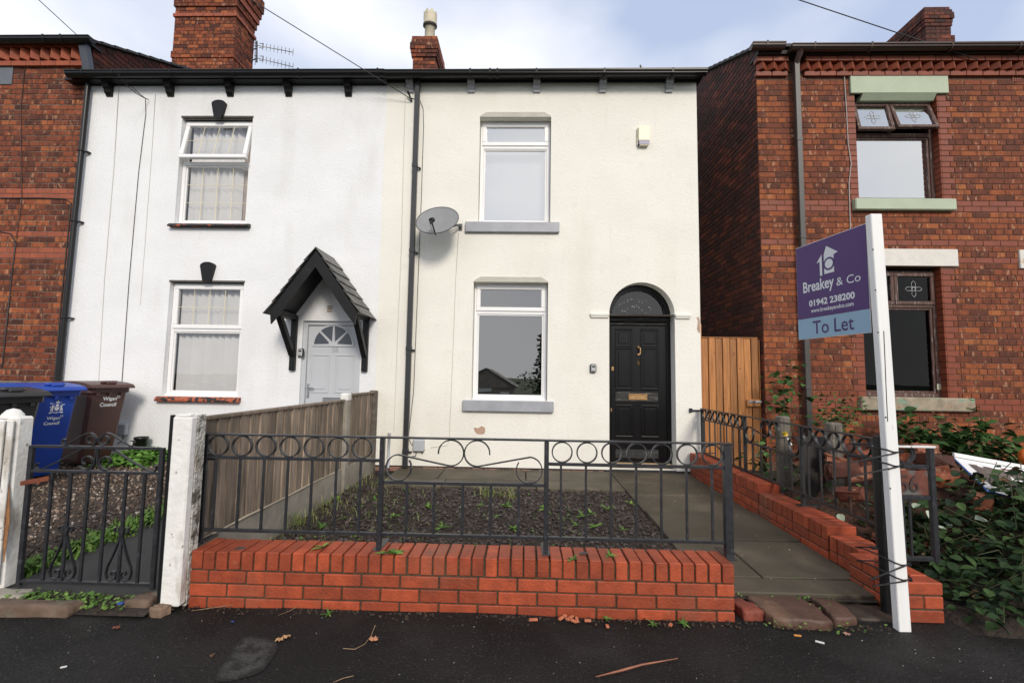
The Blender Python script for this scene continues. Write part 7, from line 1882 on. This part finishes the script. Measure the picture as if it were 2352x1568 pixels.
for lab, u, v, n in (('tuft of pale grass at the back of the slate bed', 1120, 1135, 90), ('second pale grass tuft at the back edge of the slate bed', 1165, 1140, 70), ('grass tuft at the foot of the fence gravel board', 690, 1195, 80), ('small grass tuft further along the gravel board', 745, 1160, 50)):
    p = atz(u, v, .08); rr2 = random.Random(int(u)); mb = MB(); V = []; F = []
    for _ in range(n):
        x, y = p.x + rr2.gauss(0, .06), p.y + rr2.gauss(0, .05); l = rr2.uniform(.06, .20); a = rr2.uniform(0, 6.28); le = rr2.uniform(.2, 1.0) * l; b = len(V); w = .003
        for f, wf in ((0, 1), (.5, .8), (1, .1)): V += [(x + math.cos(a) * le * f * f - math.sin(a) * w * wf, y + math.sin(a) * le * f * f + math.cos(a) * w * wf, GZ(y) + l * (f - .35 * f * f)), (x + math.cos(a) * le * f * f + math.sin(a) * w * wf, y + math.sin(a) * le * f * f - math.cos(a) * w * wf, GZ(y) + l * (f - .35 * f * f))]
        F += [(b, b + 1, b + 3, b + 2), (b + 2, b + 3, b + 5, b + 4)]
    mb.add(V, F); mb.build('grass_tuft', grass_m, None, lab, None, cat='grass tuft')
for lab, u, v in (('tiny weed at the wall foot between pavement and bricks', 755, 1413), ('small weed at the wall foot right of centre', 1395, 1425), ('small weed at the right end of the wall foot', 1570, 1435), ('small weed in the crack by the loose brick', 1500, 1436)):
    p = atz(u, v, .0); weed(lab, p.x, p.y, .004, .045, int(u), n=7, group=None)

blades('bed_dry_straw', M('bed_straw', (.26, .19, .11), .8, .3, 20), 260, lambda rr: (lambda q: (q[0], q[1], q[2] + .012))(pos_slate(rr)), (.015, .04), 41, .0022)
blades('bed_grass', grass_m, 420, lambda rr: (lambda x, y: (x, y, GZ(y) + .01))(-1.98 + 1.1 * rr.random() ** 2, 3.2 + 2.6 * rr.random()), (.03, .11), 42, .0028)
cover('bed_seedlings', leaf_lt, 380, lambda rr: (lambda x, y: (x, y, GZ(y) + .02 + .01 * rr.random()))(-1.9 + 3.0 * rr.random() ** 1.4, 3.05 + 2.3 * rr.random()), (.010, .026), 43)

# ================================================================ LITTER ON THE PAVEMENT
def dry_leaf(label, u, v, s_, seed, mat=None):
    p = atz(u, v, .01); rr = random.Random(seed); mb = MB(); n = 14; vs = [(p.x, p.y, pav_z(p.x, p.y) + .014)]
    for k in range(n):
        t = 6.283 * k / n; r_ = s_ * (1 if k % 2 else .68) * rr.uniform(.8, 1.1); vs.append((p.x + r_ * math.cos(t) * 1.25, p.y + r_ * math.sin(t), pav_z(p.x, p.y) + .006 + rr.uniform(0, .012)))
    mb.add(vs, [(0, 1 + k, 1 + (k + 1) % n) for k in range(n)]); mb.build('fallen_leaf', mat or dead_leaf, None, label, None, cat='leaf')
dry_leaf('dry brown leaf on the pavement just right of the lighter patch', 643, 1466, .022, 1)
dry_leaf('curled tan leaf touching the dry leaf beside the lighter patch', 660, 1460, .018, 2)
dry_leaf('orange brown leaf on the pavement below the wall middle', 858, 1467, .024, 3, M('orange_leaf', (.42, .19, .10), .7, .2, 30))
dry_leaf('dark red leaf on the pavement in front of the iron gate', 268, 1436, .017, 4, M('red_leaf', (.16, .04, .022), .6, .2, 30))
dry_leaf('brown leaf fragment at the left of the lighter pavement patch', 487, 1503, .012, 5, M('brown_leaf', (.10, .045, .025), .7, .2, 30))
dry_leaf('pinkish brown leaf scrap near the foot of the sign post', 1945, 1455, .016, 6, M('pink_leaf', (.36, .2, .14), .7, .2, 30))
a, b = atz(1368, 1553, .012), atz(1557, 1511, .012); m_ = a.lerp(b, .55) + Vector((.0, .006, .004))
mb = MB(); mb.tube([a, a.lerp(b, .3) + Vector((0, .004, 0)), m_, b], [.002, .0055, .0045, .002], 7); mb.build('fallen_stick', stick_m, None, 'reddish brown stick lying on the pavement at the bottom of the frame', None, cat='stick')
for lab, pts in (('thin pale straw curving on the pavement near the orange leaf', [(788, 1488), (815, 1490), (838, 1478), (852, 1460), (862, 1435)]), ('long pale straw on the pavement edge beneath the left wall end', [(440, 1402), (480, 1396), (540, 1388)]), ('thin straw lying on the pavement left of the wall weed', [(640, 1412), (665, 1402), (680, 1394)]), ('short pale straw at the very bottom of the pavement', [(765, 1566), (790, 1556), (812, 1551)])):
    mb = MB(); mb.tube([atz(u, v, .010) for u, v in pts], .0016, 5); mb.build('straw', twig_m, None, lab, None, cat='straw')
def bit(name, label, cat, u, v, sx, sy, mat, rz=0.3, h=.004, group=None, z=.006):
    p = atz(u, v, z); mb = MB(); c, s_ = math.cos(rz), math.sin(rz); mb.obox((p.x, p.y, z + h / 2 + .002), (sx * c, sx * s_, 0), (-sy * s_, sy * c, 0), (0, 0, h / 2), .001); mb.build(name, mat, None, label, None, cat=cat, group=group)
bit('cigarette_end', 'orange cigarette end on the pavement in front of the threshold stones', 'cigarette end', 1832, 1461, .018, .004, M('orange_filter', (.6, .25, .05), .7, .1, 30), -.15, .007)
bit('paper_scrap', 'crumpled pale paper scrap on the pavement left of the sign post', 'litter', 1883, 1476, .02, .006, litter_m, -.5, .006)
bit('paper_scrap', 'small white scrap on the pavement at the lower left', 'litter', 146, 1533, .012, .004, litter_m, .5, .005)
bit('bottle_cap', 'small blue plastic scrap in the dirt under the iron gate', 'litter', 277, 1387, .016, .010, M('blue_litter', (.03, .07, .3), .5, .1, 9), .1, .008, z=.035)
bit('paper_scrap', 'tiny blue scrap on the pavement below the left wall end', 'litter', 534, 1428, .008, .003, M('blue_litter', (.03, .07, .3), .5, .1, 9), .1, .004)
CH_ = ((1297, 1416), (1312, 1419), (1325, 1425), (1304, 1424), (1350, 1427), (1290, 1421), (1395, 1440), (1318, 1428), (1225, 1425), (1540, 1437))
for i, (u, v) in enumerate(CH_):
    bit('brick_chip', 'orange brick chip at the foot of the low wall, %s from left' % ORD[sum(1 for q in CH_ if q[0] < u)], 'brick chip', u, v, .012 + .006 * (i % 3), .008, chip_m, i * .8, .010, 'brick chips at the wall foot')
scatter('pavement_grit', M('pale_grit_specks', (.34, .33, .31), .8, .2, 20), 110, lambda rr: (lambda x, y: (x, y, pav_z(x, y)))(rr.uniform(-2.6, 2.8), 2.72 - .75 * rr.random() ** 1.3), (.0012, .0045), .6, 5, 10)
for lab, u, v in (('dark slate chip lying on the brick coping near the left railing foot', 552, 1258), ('grey slate chip lying on the coping right of centre', 1340, 1270)):
    p = atz(u, v, .318); mb = MB(); mb.prism([(-.03, -.01), (.0, -.016), (.03, -.004), (.02, .012), (-.012, .014)], (p.x, p.y, .3155), (1, .2, 0), (-.2, 1, 0), (0, 0, .006)); mb.build('slate_chip', slate_chip, None, lab, None, cat='slate chip')
scatter('path_grit', M('pale_grit', (.4, .38, .34), .8, .2, 20), 60, lambda rr: (rr.uniform(1.25, 2.2), rr.uniform(3, 6), .095), (.003, .006), .6, 5, 8)
scatter('wall_foot_debris', M('dirt_crumbs', (.05, .032, .022), .95, .5, 30), 420, lambda rr: (rr.uniform(-3.0, 2.1), 2.735 - abs(rr.gauss(0, .035)), .003), (.003, .012), .7, 5, 9)

# ================================================================ ACROSS THE STREET (seen only as reflections in the panes)
T = thing('house_across_street', 'gabled house across the street, mirrored in the lower window of the cream house', 'house', (-3.9, -42, -3))
mb = MB(); mb.box(-8, -1.2, -50, -40, -3, .2); mb.prism([(-8.2, .1), (-.9, .1), (-4.4, 2.3)], (0, -50, 0), (1, 0, 0), (0, 0, 1), (0, 10.2, 0)); mb.build('wall', M('hazed_brown_brick', (.26, .22, .19), .8, .2, 2), T)  # wall and roof colours lightened, haze is painted into them
mb = MB()
for x2 in (-8.4, -.7):
    a = Vector((-4.4, 0, 2.35)); b = Vector((x2, 0, .05)); sg = 1 if x2 > -4 else -1; n_ = Vector((sg * .54, 0, .84)) * .15
    mb.add([(a.x, -50.2, a.z), (b.x, -50.2, b.z), (b.x, -39.6, b.z), (a.x, -39.6, a.z)] + [(a.x + n_.x, -50.2, a.z + n_.z), (b.x + n_.x, -50.2, b.z + n_.z), (b.x + n_.x, -39.6, b.z + n_.z), (a.x + n_.x, -39.6, a.z + n_.z)], [(0, 1, 2, 3), (7, 6, 5, 4), (0, 4, 5, 1), (1, 5, 6, 2), (2, 6, 7, 3), (3, 7, 4, 0)])
mb.build('roof', M('hazed_grey_roof', (.17, .16, .155), .8, .1, 1), T)
mb = MB(); mb.box(-5.2, -3.7, -39.99, -39.9, -.3, .8); mb.box(-2.6, -1.6, -39.99, -39.9, -1.6, -.4); mb.build('window', upvc, T)
def far_tree(label, x, y, h, r_, n, seed):
    T = thing('tree', label, 'tree', (x, y, -3)); rr = random.Random(seed)
    mb = MB(); mb.tube([(x, y, -3), (x + .1, y, -3 + h * .4), (x, y + .1, -3 + h * .8)], [.2, .14, .04], 8); mb.build('trunk', stem_m, T)
    mb = MB()
    for _ in range(n):
        t = rr.random(); a = rr.uniform(0, 6.28); q = r_ * (1 - .75 * t) * rr.random() ** .5 * (.75 + .25 * math.sin(a * 3 + t * 12)); s_ = rr.uniform(.25, .5)
        leaf_into(mb, (x + q * math.cos(a), y + q * math.sin(a), -3 + h * (.2 + .8 * t) + rr.uniform(-.3, .3)), leaf_rot(rr), s_, s_ * .7)
    mb.build('crown', leaf_dk, T, kind='stuff')
far_tree('tall dark tree across the street, mirrored at the right edge of the lower window', 1.95, -30, 8.4, 1.5, 900, 61)
mb = MB(); rr = random.Random(62)
for _ in range(3200):
    x = rr.uniform(-40, 40); hh = 4.6 + .9 * math.sin(x * .45) + .6 * math.sin(x * 1.3 + 1); s_ = rr.uniform(.3, .6); leaf_into(mb, (x, -62 + rr.uniform(-1.5, 1.5), -3 + hh * rr.random() ** .6), leaf_rot(rr), s_, s_ * .8)
mb.build('far_hedgerow', leaf_dk, kind='stuff')
